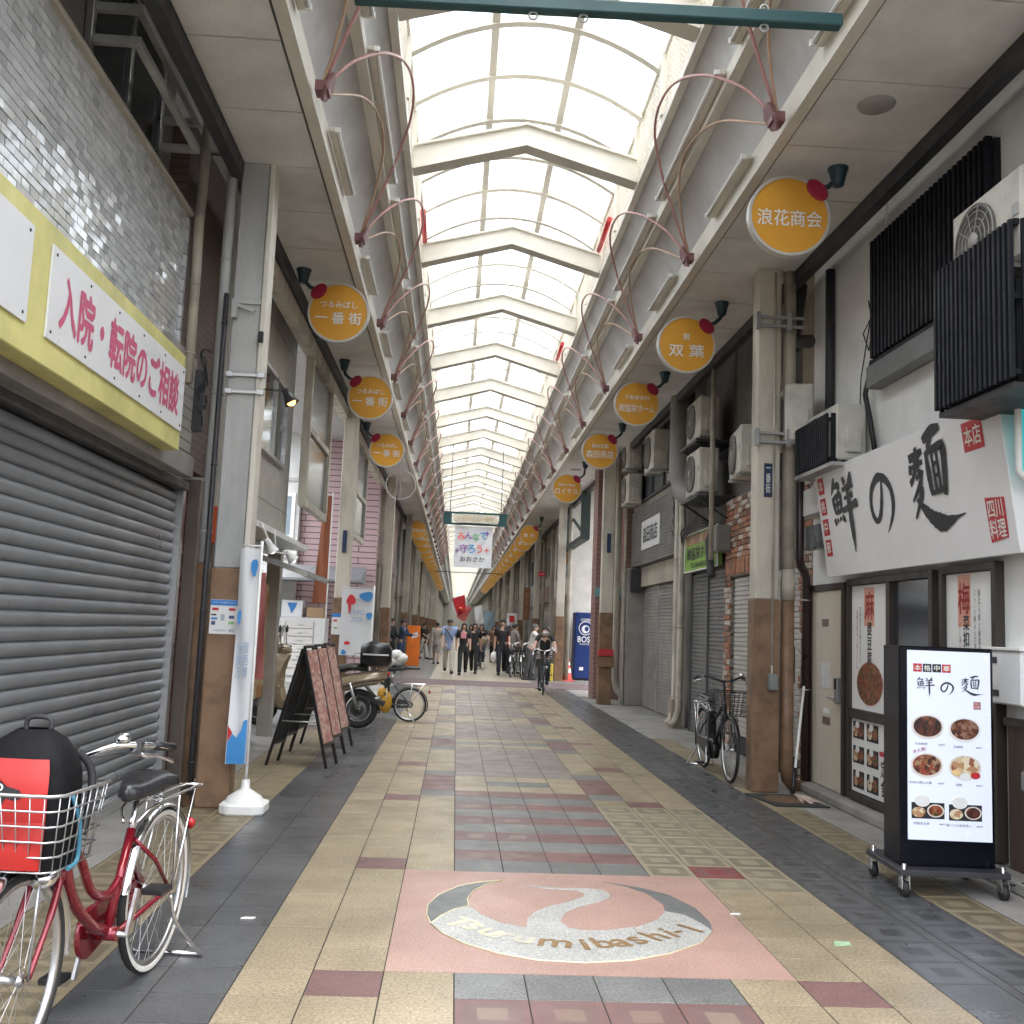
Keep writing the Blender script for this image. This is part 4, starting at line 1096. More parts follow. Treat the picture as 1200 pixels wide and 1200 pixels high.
# door
d_ = MB(); d_.box(2.955, 2.999, 9.27, 10.06, .08, 1.965); door = d_.build('door', mat('beige_wood_door', (.60, .54, .44), .45, var=.06, stretch=(1, 14, .8)), rs, .004)
for (y0, y1, z0, z1) in ((9.20, 9.268, .076, 2.03), (10.062, 10.12, .076, 2.03), (9.268, 10.062, 1.967, 2.03)):
    wall('door_frame', rs, DBR, 2.94, 2.9995, y0, y1, z0, z1)
b = MB(); b.box(2.915, 2.954, 9.30, 9.37, .90, 1.14); hd = b.build('lock_plate', ALU, door, .006)
b = MB(); b.box(2.905, 2.914, 9.318, 9.352, 1.03, 1.13); b.build('keypad', BLACK, hd)
b = MB(); b.tube([(2.91, 9.335, .95), (2.88, 9.335, .95), (2.88, 9.45, .95)], .010, 8); b.build('lever', ALU, hd)
for (y0, y1, z0, z1, m_) in ((9.62, 9.78, 1.62, 1.69, mat('brown_plate', (.16, .10, .08), .4)), (9.58, 9.80, 1.02, 1.27, mat('grey_notice', (.62, .62, .60), .5, var=.2, scale=20)), (9.60, 9.74, .78, .83, PAPER), (9.57, 9.76, .68, .75, MATS['brown_plate'])):
    b = MB(); b.box(2.949, 2.9545, y0, y1, z0, z1); b.build('door_notice', m_, door)
# window bay
def frame_x(parent, X, y0, y1, z0, z1, w, m_, nm='window_frame', t=.07):
    b = MB(); b.box(X - t, X - .0005, y0, y0 + w, z0, z1); b.box(X - t, X - .0005, y1 - w, y1, z0, z1); b.box(X - t, X - .0005, y0 + w, y1 - w, z0, z0 + w); b.box(X - t, X - .0005, y0 + w, y1 - w, z1 - w, z1)
    return b.build(nm, m_, parent, .004)
fr = frame_x(rs, 3.0, 7.44, 9.12, .09, 2.05, .06, DBR)
b = MB(); b.box(2.935, 2.995, 8.20, 8.27, .15, 1.99); b.box(2.936, 2.994, 8.27, 9.06, .80, .88); b.box(2.936, 2.994, 7.50, 8.20, .80, .88); b.build('mullion', DBR, fr)
b = MB(); b.box(2.975, 2.985, 7.50, 8.20, .88, 1.99); b.build('pane', GLASSD, fr)
b = MB(); b.box(2.975, 2.985, 7.50, 8.20, .15, .80); b.build('pane', GLASSD, fr)
b = MB(); b.box(2.968, 2.9745, 7.85, 8.02, .95, 1.40); b.build('inner_notice', mat('notice_behind_glass', (.42, .40, .38), .5), fr)
b = MB(); b.box(2.9675, 2.9678, 7.87, 7.95, 1.25, 1.36); b.build('inner_mark', RED, fr)
fr2 = frame_x(rs, 3.0, 6.54, 7.33, .09, 2.06, .055, DBR)
b = MB(); b.box(2.94, 2.994, 6.595, 7.275, .93, 1.03); b.build('mullion', DBR, fr2)
NY = V((0, -1, 0))
CH = mat('dish_rim', (.72, .66, .60), .35, var=.03)
F_RED = food_mat('dish_red', [(0.198, 0.025, 0.012), (0.260, 0.056, 0.019), (0.124, 0.019, 0.012), (0.186, 0.099, 0.031), (0.310, 0.124, 0.050), (0.037, 0.062, 0.019)], 46)
F_BRN = food_mat('dish_brown', [(0.099, 0.025, 0.015), (0.155, 0.050, 0.025), (0.056, 0.019, 0.012), (0.217, 0.099, 0.056), (0.279, 0.155, 0.112)], 40)
F_DRK = food_mat('dish_dark', [(0.050, 0.012, 0.009), (0.074, 0.019, 0.012), (0.025, 0.012, 0.009), (0.105, 0.031, 0.019), (0.186, 0.074, 0.037)], 40)
F_NOO = food_mat('dish_noodle', [(0.248, 0.099, 0.043), (0.149, 0.031, 0.019), (0.341, 0.211, 0.124), (0.062, 0.019, 0.012), (0.279, 0.050, 0.025)], 40)
F_PAL = food_mat('dish_pale', [(.60, .46, .28), (.30, .10, .05), (.7, .62, .45), (.45, .25, .13)], 30)
def poly_disc(parent, c, u, v, rx, ry, m_, nm, th=.0012, n=24, local=False):
    b = MB(); b.prism([(rx * math.cos(2 * PI * t / n), ry * math.sin(2 * PI * t / n)) for t in range(n)], V(c), V(u), V(v), V(u).cross(V(v)) * th)
    return b.build(nm, m_, parent, local=local)
def poster(X, y0, y1, z0, z1, lab, parent_m=PAPER):
    b = MB(); b.box(X, X + .004, y0, y1, z0, z1)
    return tag(b.build('poster', parent_m), lab, 'poster')
PXp = 2.962
pa = poster(PXp, 8.275, 9.055, .885, 1.985, 'tall window poster with a red tofu dish and brush lettering')
b = MB(); b.box(PXp - .0012, PXp - .0004, 8.56, 8.78, 1.62, 1.96); b.build('colour_block', mat('salmon_print', (.70, .36, .26), .5), pa)
BR_RED = mat('brush_red', (.33, .02, .02), .5)
text('麻', pa, BR_RED, (PXp - .003, 8.66, 1.80), NY, UZ, h=.24, w=.19, bold=.03)
text('婆\n豆\n腐', pa, TXT_K, (PXp - .003, 8.66, 1.47), NY, UZ, h=.38, w=.10, bold=.02)
text('本\n場\n四\n川\nの\n痺\nれ\nる\n辛\nさ', pa, TXT_K, (PXp - .003, 8.86, 1.55), NY, UZ, h=.50, w=.032)
text('山\n椒\nの\n香\nる\n一\n品\nを\nど\nう\nぞ', pa, RED, (PXp - .003, 8.93, 1.50), NY, UZ, h=.55, w=.032)
poly_disc(pa, (PXp - .0006, 8.66, 1.12), NY, UZ, .29, .20, CH, 'plate')
poly_disc(pa, (PXp - .0022, 8.66, 1.12), NY, UZ, .275, .187, F_RED, 'dish')
pb = poster(PXp, 8.275, 9.055, .16, .795, 'lower window poster with six small set-meal pictures')
for r in range(3):
    for c2 in range(2):
        cy, cz = 8.90 - c2 * .30, .70 - r * .215
        b = MB(); b.box(PXp - .0014, PXp - .0004, cy - .12, cy + .12, cz - .075, cz + .075); b.build('tray', BLACKM, pb)
        poly_disc(pb, (PXp - .0018, cy + .06, cz - .01), NY, UZ, .05, .05, F_PAL, 'dish', n=14)
        poly_disc(pb, (PXp - .0018, cy - .05, cz - .005), NY, UZ, .058, .052, F_RED, 'dish', n=14)
        poly_disc(pb, (PXp - .0032, cy + .02, cz + .05), NY, UZ, .04, .035, PAPER, 'dish', n=12)
text('定\n食', pb, TXT_K, (PXp - .002, 8.37, .35), NY, UZ, h=.30, w=.12, bold=.03)
b = MB(); b.box(PXp - .0014, PXp - .0004, 8.29, 8.46, .53, .57); b.build('red_strip', RED, pb)
pc = poster(PXp, 6.60, 7.27, 1.035, 2.00, 'tall poster with a braised pork dish and brush lettering')
b = MB(); b.box(PXp - .0012, PXp - .0004, 6.92, 7.10, 1.62, 1.99); b.build('colour_block', MATS['salmon_print'], pc)
text('梅', pc, BR_RED, (PXp - .003, 7.01, 1.82), NY, UZ, h=.22, w=.16, bold=.03)
text('菜\n扣\n肉', pc, TXT_K, (PXp - .003, 6.98, 1.53), NY, UZ, h=.34, w=.085, bold=.02)
for yy, tt in ((6.86, 'じ\nっ\nく\nり\n煮\n込\nん\nだ\n本\n格\nの\n味'), (6.80, '豚\nば\nら\n肉\nと\n梅\n菜\nの\n旨\nみ')):
    text(tt, pc, TXT_K, (PXp - .003, yy, 1.60), NY, UZ, h=.55, w=.028)
text('甘\nく\n深\nい\n香\nり', pc, BR_RED, (PXp - .003, 7.07, 1.50), NY, UZ, h=.3, w=.026)
poly_disc(pc, (PXp - .0006, 6.93, 1.22), NY, UZ, .24, .20, CH, 'plate'); poly_disc(pc, (PXp - .0022, 6.93, 1.22), NY, UZ, .21, .17, F_BRN, 'dish')
pd = poster(PXp, 6.60, 7.27, .15, .925, 'lower poster of dishes behind the wheeled menu display')
for cy, cz in ((6.72, .78), (6.72, .50), (6.72, .26), (7.02, .74), (7.02, .42)):
    poly_disc(pd, (PXp - .0006, cy, cz), NY, UZ, .10, .09, CH, 'plate', n=18); poly_disc(pd, (PXp - .0022, cy, cz), NY, UZ, .088, .078, F_RED, 'dish', n=18)
text('鳥\n皮', pd, TXT_K, (PXp - .003, 6.88, .5), NY, UZ, h=.2, w=.08, bold=.03)
# dark planks below the near part of the wall, wall box
y = 6.47
while y > 3.0:
    wall('plank', rs, WOODD, 2.965 + random.uniform(-.002, .002), 2.9995, y - .142, y, .0, .98, .003); y -= .146
wall('plank_cap', rs, DBR, 2.94, 2.9995, 3.0, 6.48, .982, 1.03)
mb = thing('wall_box', 'white metal box fixed to the noodle shop wall', 'wall box', (2.85, 6.35, 1.1))
wall('casing', mb, WHITEP, 2.86, 2.998, 6.12, 6.54, 1.12, 1.46, .012)
wall('vent', mb, BLACK, 2.854, 2.8595, 6.40, 6.50, 1.38, 1.42); wall('vent', mb, BLACK, 2.854, 2.8595, 6.38, 6.48, 1.17, 1.21)
wall('lid', mb, WHITE, 2.845, 2.998, 6.10, 6.56, 1.462, 1.485, .005)
# big sign board, leaning out at the top
sg = thing('shop_sign', 'large white noodle shop sign board with black brush characters', 'sign board', (2.8, 7.8, 2.06))
nrm = V((-.96, 0, -.14)).normalized()
b0, t0 = V((2.85, 0, 2.075)), V((2.71, 0, 3.06)); upd = (t0 - b0).normalized(); nrm = upd.cross(NY) * -1
nrm = NY.cross(upd)
SH = (t0 - b0).length
def SP(y, h, off=0): return b0 + upd * h + V((0, y, 0)) + nrm * off
b = MB(); b.prism([(0, 0), (3.28, 0), (3.28, SH), (0, SH)], SP(9.36, 0, 0), NY, upd, -nrm * .10); b.build('board', mat('sign_white', (.80, .80, .80), .4, var=.03), sg, .006)
for y, z0 in ((9.2, 2.5), (6.3, 2.5), (7.8, 2.9)): wall('stay', sg, DARKST, 2.80, 2.9995, y - .02, y + .02, z0, z0 + .04)
# brush strokes: (list of (x, y, width)) on a 100 x 100 cell
SENME = {
 'sen': [[(20, 99, 3), (14, 88, 7), (4, 74, 2)], [(10, 84, 3), (28, 86, 7), (36, 83, 5), (24, 70, 2)], [(8, 70, 5), (10, 58, 7), (14, 44, 4)], [(10, 68, 4), (34, 71, 7), (38, 66, 6), (36, 45, 5)],
         [(23, 69, 5), (23, 45, 4)], [(12, 57, 3), (34, 59, 5)], [(14, 45, 4), (35, 47, 5)], [(6, 37, 5), (9, 31, 6), (7, 27, 2)], [(17, 37, 3), (20, 31, 6)], [(28, 38, 3), (31, 33, 6)], [(38, 40, 3), (43, 33, 7), (41, 30, 3)],
         [(54, 95, 5), (60, 84, 8)], [(84, 99, 4), (80, 88, 8), (70, 80, 2)], [(48, 76, 4), (88, 82, 8)], [(52, 63, 3), (84, 67, 7)], [(42, 46, 5), (80, 51, 7), (98, 53, 8)], [(68, 80, 7), (69, 40, 9), (70, 10, 8), (70, -18, 1)]],
 'no': [[(56, 84, 5), (52, 60, 10), (40, 30, 11), (24, 18, 10), (10, 30, 11), (7, 52, 11), (18, 74, 12), (42, 88, 14), (66, 84, 14), (86, 66, 13), (90, 44, 12), (82, 22, 9), (66, 4, 4), (56, -4, 1)]],
 'men': [[(28, 104, 6), (31, 92, 8), (30, 78, 6)], [(8, 92, 7), (28, 94, 8), (46, 97, 5)], [(10, 84, 5), (8, 72, 6)], [(12, 80, 4), (44, 84, 5)], [(26, 90, 6), (20, 74, 6), (6, 58, 2)], [(28, 76, 4), (42, 68, 7)], [(22, 64, 4), (38, 72, 4), (30, 56, 6), (6, 38, 2)],
         [(6, 66, 5), (12, 60, 7)], [(34, 54, 5), (30, 42, 7), (8, 16, 2)], [(18, 40, 4), (36, 24, 9), (58, 10, 14), (80, 4, 13), (112, 8, 3), (130, 10, 1)], [(52, 108, 6), (76, 116, 10), (98, 118, 5)], [(72, 112, 8), (62, 96, 5)],
         [(56, 94, 5), (58, 60, 8), (60, 40, 5)], [(56, 92, 5), (94, 96, 8), (99, 90, 9), (96, 60, 8), (92, 36, 6)], [(70, 90, 4), (72, 44, 5)], [(82, 92, 4), (83, 44, 5)], [(72, 76, 3), (82, 78, 3)], [(72, 62, 3), (83, 63, 3)], [(60, 42, 4), (94, 44, 6)]]}
def smooth_pts(p, k=5):
    if len(p) < 3: return p
    out = []
    for i in range(len(p) - 1):
        a, b_, c, d = p[max(i - 1, 0)], p[i], p[i + 1], p[min(i + 2, len(p) - 1)]
        for t in range(k):
            t /= k; t2, t3 = t * t, t * t * t
            out.append(tuple(.5 * (2 * b_[q] + (c[q] - a[q]) * t + (2 * a[q] - 5 * b_[q] + 4 * c[q] - d[q]) * t2 + (-a[q] + 3 * b_[q] - 3 * c[q] + d[q]) * t3) for q in range(3)))
    out.append(p[-1]); return out
def brush(key, parent, m_, o, u, v, size, off_dir, name='brush_character', local=False, ws=1.0):
    b = MB(); rnd = random.Random(3)
    for si, st in enumerate(SENME[key]):
        p = smooth_pts([(x, y, w) for x, y, w in st]); L, Rr = [], []
        for i, (x, y, w) in enumerate(p):
            x2, y2, _ = p[min(i + 1, len(p) - 1)]; x1, y1, _ = p[max(i - 1, 0)]
            dx, dy = x2 - x1, y2 - y1; q = math.hypot(dx, dy) or 1
            w = max(w, .6) * ws * rnd.uniform(.90, 1.10)
            off = V(off_dir) * (.0004 * si)
            L.append(V(o) + V(u) * ((x - dy / q * w / 2) * size / 100) + V(v) * ((y + dx / q * w / 2) * size / 100) + off)
            Rr.append(V(o) + V(u) * ((x + dy / q * w / 2) * size / 100) + V(v) * ((y - dx / q * w / 2) * size / 100) + off)
        b.sheet([L, Rr], 0, False)
    return b.build(name, m_, parent, local=local)
brush('sen', sg, TXT_K, SP(9.02, .30, .003), NY, upd, .60, nrm, ws=1.55)
brush('no', sg, TXT_K, SP(8.20, .32, .003), NY, upd, .50, nrm, ws=1.05)
brush('men', sg, TXT_K, SP(7.44, .26, .003), NY, upd, .60, nrm, ws=1.5)
for k, ch in enumerate('本格中華'):
    b = MB(); hh = .78 - k * .195
    b.prism([(0, 0), (.135, 0), (.135, .155), (0, .155)], SP(9.29, hh, .002), NY, upd, nrm * .002); sq = b.build('red_square', RED, sg)
    text(ch, sq, TXT_W, SP(9.2225, hh + .0775, .0055), NY, upd, h=.11, w=.095, bold=.02)
b = MB(); b.prism([(0, 0), (.26, .0), (.26, .20), (0, .20)], SP(6.56, .72, .002), NY, upd, nrm * .002); sq = b.build('red_square', RED, sg)
text('本店', sq, TXT_W, SP(6.43, .82, .0055), NY, upd, w=.21, h=.13, bold=.02)
b = MB(); b.prism([(0.01, 0), (.22, .02), (.23, .28), (.0, .30)], SP(6.40, .09, .002), NY, upd, nrm * .002); sq = b.build('seal_stamp', RED, sg)
text('四川\n料理', sq, TXT_W, SP(6.287, .24, .0055), NY, upd, w=.19, h=.25, bold=.02)
# cyan sign at the picture's edge
cs = thing('light_sign', 'turquoise light box sign in a white rounded frame beside the noodle sign', 'light sign', (2.6, 5.6, 2.6))
b = MB(); b.tube([(2.76, 5.93, 2.57), (2.76, 5.93, 3.0), (2.80, 5.93, 3.06), (2.92, 5.93, 3.06), (2.965, 5.93, 3.0), (2.965, 5.93, 2.55), (2.92, 5.93, 2.52), (2.80, 5.93, 2.52)], .022, 8, closed=True); b.build('frame', WHITE, cs)
wall('panel', cs, mat('turquoise_panel', (.05, .5, .5), .3, var=.15, scale=6, emit=(.05, .6, .62), es=.06), 2.78, 2.95, 5.92, 5.94, 2.56, 3.02)
wall('arm', cs, WHITE, 2.9, 2.9995, 5.90, 5.96, 2.9, 2.96)
# black slatted screens
def slat_screen(root, face, a0, a1, b0_, b1_, z0, z1, pitch, m_):
    pass
sc1 = thing('window_screen', 'black vertical-slat screen over the upstairs window of the noodle shop', 'screen', (2.95, 7.5, 4.0))
SLK = mat('black_slat', (.008, .010, .015), .5, var=.15, spec=.25)
wall('backing', sc1, mat('screen_backing', (.007, .008, .009), .8), 2.955, 2.9995, 6.50, 8.54, 3.96, 5.04)
for q in range(27): wall('slat', sc1, SLK, 2.90, 2.955, 6.52 + q * .075, 6.52 + q * .075 + .040, 3.98, 5.06, .004)
for z in (3.955, 5.0): wall('rail', sc1, SLK, 2.925, 2.958, 6.49, 8.56, z - .03, z + .02)
wall('sill_box', rs, mat('grey_sill', (.16, .165, .17), .5), 2.86, 2.9995, 6.45, 8.50, 3.70, 3.90, .01)
sc2 = thing('unit_screen', 'black slatted cage hiding an air conditioner above the noodle sign', 'screen', (2.6, 5.8, 3.0))
for q in range(17): wall('slat', sc2, SLK, 2.40, 2.425, 5.36 + q * .056, 5.36 + q * .056 + .030, 3.0, 3.93, .003)
for q in range(9): wall('slat', sc2, SLK, 2.46 + q * .058, 2.46 + q * .058 + .030, 5.335, 5.358, 3.0, 3.93, .003)
for q in range(9): wall('slat', sc2, SLK, 2.46 + q * .058, 2.46 + q * .058 + .030, 6.315, 6.338, 3.0, 3.93, .003)
for z in (3.02, 3.46, 3.90):
    b = MB(); b.box(2.426, 2.45, 5.36, 6.31, z, z + .035); b.box(2.45, 2.9995, 5.36, 5.385, z, z + .035); b.box(2.45, 2.9995, 6.285, 6.31, z, z + .035); b.build('rail', SLK, sc2)
wall('base', sc2, DARKST, 2.43, 2.9995, 5.4, 6.28, 2.955, 2.985); wall('inner_back', sc2, MATS['screen_backing'], 2.47, 2.9, 5.42, 6.27, 2.99, 3.6)
ac_unit(2.60, 5.74, 3.68, -PI / 2, 'beige air conditioner rising out of the black slatted cage', W=.80, H=.58)
ac_unit(2.82, 9.12, 3.07, -PI / 2, 'beige air conditioner with a black slatted guard above the end of the noodle sign', W=.80, H=.55)
sc3 = thing('unit_screen', 'small black ribbed guard in front of the air conditioner by the drainpipe', 'screen', (2.6, 9.3, 3.1))
for q in range(17): wall('slat', sc3, SLK, 2.60, 2.625, 8.76 + q * .05, 8.76 + q * .05 + .030, 3.08, 3.53, .003)
for z in (3.10, 3.46): wall('rail', sc3, SLK, 2.626, 2.645, 8.75, 9.60, z, z + .03)
for q in range(2): wall('slat', sc3, SLK, 2.64 + q * .10, 2.70 + q * .10, 8.735, 8.75, 3.08, 3.53, .003)
wall('support_plate', rs, STEEL, 2.60, 2.9995, 8.62, 9.62, 3.03, 3.065)
ac_unit(2.74, 10.0, 3.42, -PI / 2 - .2, 'tall beige air conditioner between the pillar and the noodle shop', W=.62, H=.62)
wall('meter_board', rs, WHITE, 2.80, 2.9995, 9.50, 10.12, 2.72, 2.98); 
for q in range(3):
    b = MB(); b.box(2.84, 2.9495, 9.62 + q * .15, 9.74 + q * .15, 2.38, 2.62); tag(b.build('meter', mat('meter_grey', (.13, .135, .14), .3), None, .015), 'grey electricity meter under the end of the noodle sign', 'meter', 'row of electricity meters')
# brown downpipe with an offset, black corner duct
b = MB(); b.tube([(2.82, 10.30, 3.16), (2.82, 10.1, 3.16), (2.78, 9.98, 3.12), (2.78, 9.96, 3.05), (2.78, 9.96, 2.30), (2.80, 9.98, 2.22), (2.86, 10.05, 2.18), (2.90, 10.09, 2.10), (2.90, 10.10, .02)], .045, 12)
dp2 = tag(b.build('downpipe', mat('brown_pipe', (.035, .022, .020), .35, var=.15)), 'dark brown downpipe with an offset bend beside the shop door', 'pipe')
for z in (1.88, .98):
    b = MB(); b.torus((2.90, 10.10, z), UZ, .047, .009, 14, 6); b.build('clamp', ALU, dp2)
b = MB(); b.tube([(2.95, 9.60, 5.2), (2.95, 9.60, 3.6)], .045, 10); tag(b.build('corner_duct', DARKST), 'black vertical duct at the upper corner of the noodle shop', 'duct')
b = MB(); b.tube([(2.86, 10.2, 5.25), (2.80, 10.25, 4.72), (2.82, 10.2, 4.62), (2.9, 10.02, 4.58)], .07, 12); tag(b.build('elbow_duct', mat('grey_duct', (.07, .072, .075), .5), None), 'dark grey elbow duct above the tall air conditioner', 'duct')
for k, pts in enumerate(([(2.99, 8.75, 4.6), (2.97, 8.6, 4.3), (2.98, 8.72, 4.12), (2.96, 8.8, 4.3), (2.97, 8.66, 4.4), (2.98, 8.9, 3.9), (2.98, 8.93, 3.5)], [(2.97, 8.62, 4.0), (2.93, 8.68, 3.7), (2.95, 8.62, 3.45), (2.95, 8.5, 3.1)], [(2.93, 8.2, 5.6), (2.92, 8.2, 5.1)])):
    b = MB(); b.tube([V(p) for p in pts], (.006, .024, .008)[k], 6)
    tag(b.build('cable', (BLACKM, BLACK, WHITE)[k]), ('thin looping black wire on the white plaster wall', 'thick black cable bundle dropping behind the noodle sign', 'short white cable hanging from the dark eave')[k], 'cable')
# broom and mat at the pillar foot
bm_ = thing('mop', 'white-handled mop leaning between the pillar and the brown downpipe', 'mop', (2.66, 9.5, 0))
b = MB(); b.tube([(2.545, 9.42, .06), (2.80, 9.86, 1.02)], .013, 8); b.build('handle', WHITE, bm_)
b = MB(); b.tube([(2.545, 9.42, .05), (2.60, 9.52, .27)], .022, 8); b.build('socket', BLACK, bm_)
b = MB(); rnd = random.Random(5)
for q in range(26):
    a = rnd.uniform(-.9, .9); r_ = rnd.uniform(.10, .2)
    p = V((2.55, 9.40, .05)); e = p + V((r_ * math.cos(a - .7), -r_ * .5 + r_ * math.sin(a - .7), -.04))
    b.tube([p, (p + e) / 2 + V((0, 0, .012)), e], .006, 4)
b.build('mop_head', mat('mop_cotton', (.55, .42, .36), .8, var=.2, scale=20), bm_)
b = MB(); b.prism([(2.15, 9.62), (2.60, 9.62), (2.74, 8.98), (2.25, 8.98)], (0, 0, .001), UX, UY, (0, 0, .012)); mt = tag(b.build('door_mat', mat('mat_charcoal', (.03, .03, .03), .9)), 'dark rubber door mat with a brown centre at the pillar foot', 'door mat')
b = MB(); b.prism([(.19 * math.cos(2 * PI * t / 20) + 2.44 + .0 * t, .21 * math.sin(2 * PI * t / 20) + 9.30) for t in range(20)], (0, 0, .0131), UX, UY, (0, 0, .004)); b.build('brown_centre', mat('mat_brown', (.13, .075, .04), .9, var=.2, scale=20), mt)
b = MB(); b.box(2.70, 2.84, 10.22, 10.38, 1.02, 1.42); tag(b.build('meter_cover', mat('cover_grey', (.20, .20, .20), .6), None, .02), 'grey covered meter box behind the big pillar', 'meter box')

# ================================================================ brick shop
bs = thing('brick_shop', 'rough brick shop front with a pale roller shutter behind the big pillar', 'building', (3.3, 12, 0))
wall('wall', bs, mat('dark_render', (.19, .175, .16), .8, dirt=.3), 3.12, 7, 10.19, 13.6, 0, 5.95)
BKM = [mat('brick_%d' % k, c, .75, var=.2, scale=14, bump=.3, bscale=60) for k, c in enumerate(((.34, .14, .085), (.40, .19, .11), (.20, .10, .07), (.52, .46, .40), (.28, .16, .11)))]
bms = []
for k in range(5):
    b = MB(); b.box(-.06, 0, 0, .20, 0, .062); bms.append(b.mesh('brick', BKM[k], .008))
def bricks(y0, y1, z0, z1, X=3.0):
    z = z0; r = 0
    wall('mortar', bs, mat('mortar', (.30, .28, .25), .9, bump=.3), X + .012, 3.119, y0, y1, z0, z1)
    while z < z1 - .05:
        y = y0 - (.105 if r % 2 else 0)
        while y < y1 - .02:
            a, c = max(y, y0), min(y + .20, y1)
            if c - a > .03:
                put('brick', bms[random.choice((0, 1, 1, 2, 3, 3, 3, 4))], bs, m=M.Translation((X + .05 + random.uniform(-.012, .012), a, z)) @ M.Diagonal((1, (c - a) / .20, 1, 1)))
            y += .212
        z += .074; r += 1
bricks(11.55, 13.55, 2.52, 3.34)
for q in range(24):                                        # soldier course
    put('brick', bms[random.choice((0, 1, 1, 4))], bs, m=M.Translation((3.045 + random.uniform(-.008, .008), 11.56 + q * .082, 2.30)) @ M.Diagonal((1, .38, 3.4, 1)))
wall('mortar', bs, MATS['mortar'], 3.012, 3.119, 11.55, 13.55, 2.28, 2.519)
bricks(13.30, 13.58, 0, 2.28)
bricks(10.19, 10.58, 0, 3.2)
PALE = mat('pale_slat', (.52, .50, .465), .45, .1, var=.06, dirt=.25)
shutter(bs, 3.06, -1, 10.62, 13.28, .22, 2.26, .060, PALE, depth=.012, flatp=True)
wall('shutter_base', bs, BLACKM, 3.02, 3.119, 10.6, 13.3, 0, .215)
wall('rail', bs, ALU, 3.03, 3.119, 10.585, 10.615, 0, 2.28)
wall('upper_window', bs, GLASSD, 3.10, 3.119, 10.7, 11.3, 3.9, 4.8)
wall('upper_cladding', bs, mat('tan_cladding', (.30, .26, .19), .7, dirt=.2), 3.05, 3.1195, 10.19, 10.68, 3.2, 5.9)
ac_unit(2.74, 11.75, 3.36, -PI / 2 - .12, 'white air conditioner sitting on the brick shop front', W=.80, H=.60)
# ================================================================ green-sign shop
gs = thing('agency_shop', 'narrow shuttered office front under a green sign and tangled ducts', 'building', (3.3, 14.8, 0))
wall('wall', gs, mat('dark_timber_wall', (.15, .135, .12), .8, dirt=.3), 3.10, 7, 13.6, 16.5, 0, 5.95)
SLG = mat('charcoal_slat', (.20, .20, .195), .45, .3, var=.08, dirt=.2)
shutter(gs, 3.06, -1, 13.66, 14.62, .02, 2.42, .060, SLG, depth=.012, flatp=True); shutter(gs, 3.06, -1, 14.68, 15.66, .02, 2.42, .060, SLG, depth=.012, flatp=True)
for y in (13.60, 14.62, 15.66): wall('guide_rail', gs, mat('rail_grey', (.13, .13, .125), .4, .4), 3.02, 3.099, y + .004, y + .056, 0, 2.45)
gsn = thing('green_sign', 'bright green office sign board above the charcoal shutter', 'sign board', (2.95, 14.7, 2.5))
b = MB(); b.box(2.93, 2.99, 13.72, 15.72, 2.46, 3.02); b.build('board', mat('lime_board', (.22, .42, .06), .4, var=.05), gsn, .005)
b = MB(); b.box(2.918, 2.929, 13.74, 15.70, 2.86, 3.00); b.build('photo_strip', food_mat('agency_strip', [(.45, .28, .16), (.5, .4, .22), (.35, .18, .12)], 6), gsn)
frame_x(gsn, 2.9285, 13.70, 15.74, 2.44, 3.04, .022, WHITE, 'edge_trim', .02)
text('㈱協栄ホーム', gsn, TXT_K, (2.926, 14.75, 2.72), NY, UZ, w=1.7, h=.20, bold=.03)
text('TEL 06-6658-2228', gsn, TXT_K, (2.926, 14.75, 2.54), NY, UZ, w=1.2, h=.07, bold=.02)
ac_unit(2.74, 13.95, 3.42, -PI / 2, 'lower beige air conditioner on a bracket beside the grey duct', W=.80, H=.66)
ac_unit(2.76, 14.05, 4.22, -PI / 2, 'upper beige air conditioner above another beside the grey duct', W=.80, H=.62)
for k, (y, z) in enumerate(((13.95, 3.36), (14.05, 4.16))):
    wall('unit_shelf', gs, DARKST, 2.55, 3.099, y - .5, y + .5, z, z + .035)
    for e in (-.4, .4):
        b = MB(); b.bar((2.58, y + e, z), (3.09, y + e, z - .32), .03, .03); b.build('shelf_stay', DARKST, gs)
b = MB(); b.tube([(2.80, 15.55, 5.9), (2.80, 15.55, 4.0), (2.82, 15.4, 3.72), (2.88, 15.1, 3.60), (2.95, 14.6, 3.58)], .20, 12); tag(b.build('exhaust_duct', mat('dull_duct', (.26, .25, .235), .6, var=.1, dirt=.35)), 'large grey exhaust duct curving down beside the air conditioners', 'duct')
b = MB(); b.box(2.80, 3.02, 13.30, 13.62, 2.62, 2.98); tag(b.build('service_meter', mat('meter_face', (.20, .20, .19), .35), None, .02), 'grey electric meter box tangled with cables beside the green sign', 'meter box')
b = MB(); b.tube([(2.86, 13.75, 2.96), (2.84, 13.9, 2.8), (2.86, 13.85, 2.4), (2.87, 13.8, 2.3)], .06, 8); tag(b.build('cable_bundle', mat('cable_grey', (.07, .07, .075), .6)), 'thick grey cable bundle hanging by the green sign', 'cable')
for q in range(4):
    b = MB(); b.tube([(2.82, 13.5 + q * .05, 3.0), (2.80, 14.3, 3.05 + q * .05), (2.84, 15.2 + q * .15, 3.02 + q * .03), (2.9, 16.1, 2.9 + q * .02), (2.9, 16.6, 3.2 + q * .2)], .011, 5)
    tag(b.build('overhead_cable', BLACKM), 'black service cable slung above the green sign', 'cable', 'cables above the green sign')
b = MB(); b.tube([(2.72, 13.30, 5.6), (2.72, 13.30, 2.5)], .035, 8); tag(b.build('conduit', PIPEC), 'slim cream conduit rising past the stacked air conditioners', 'pipe')
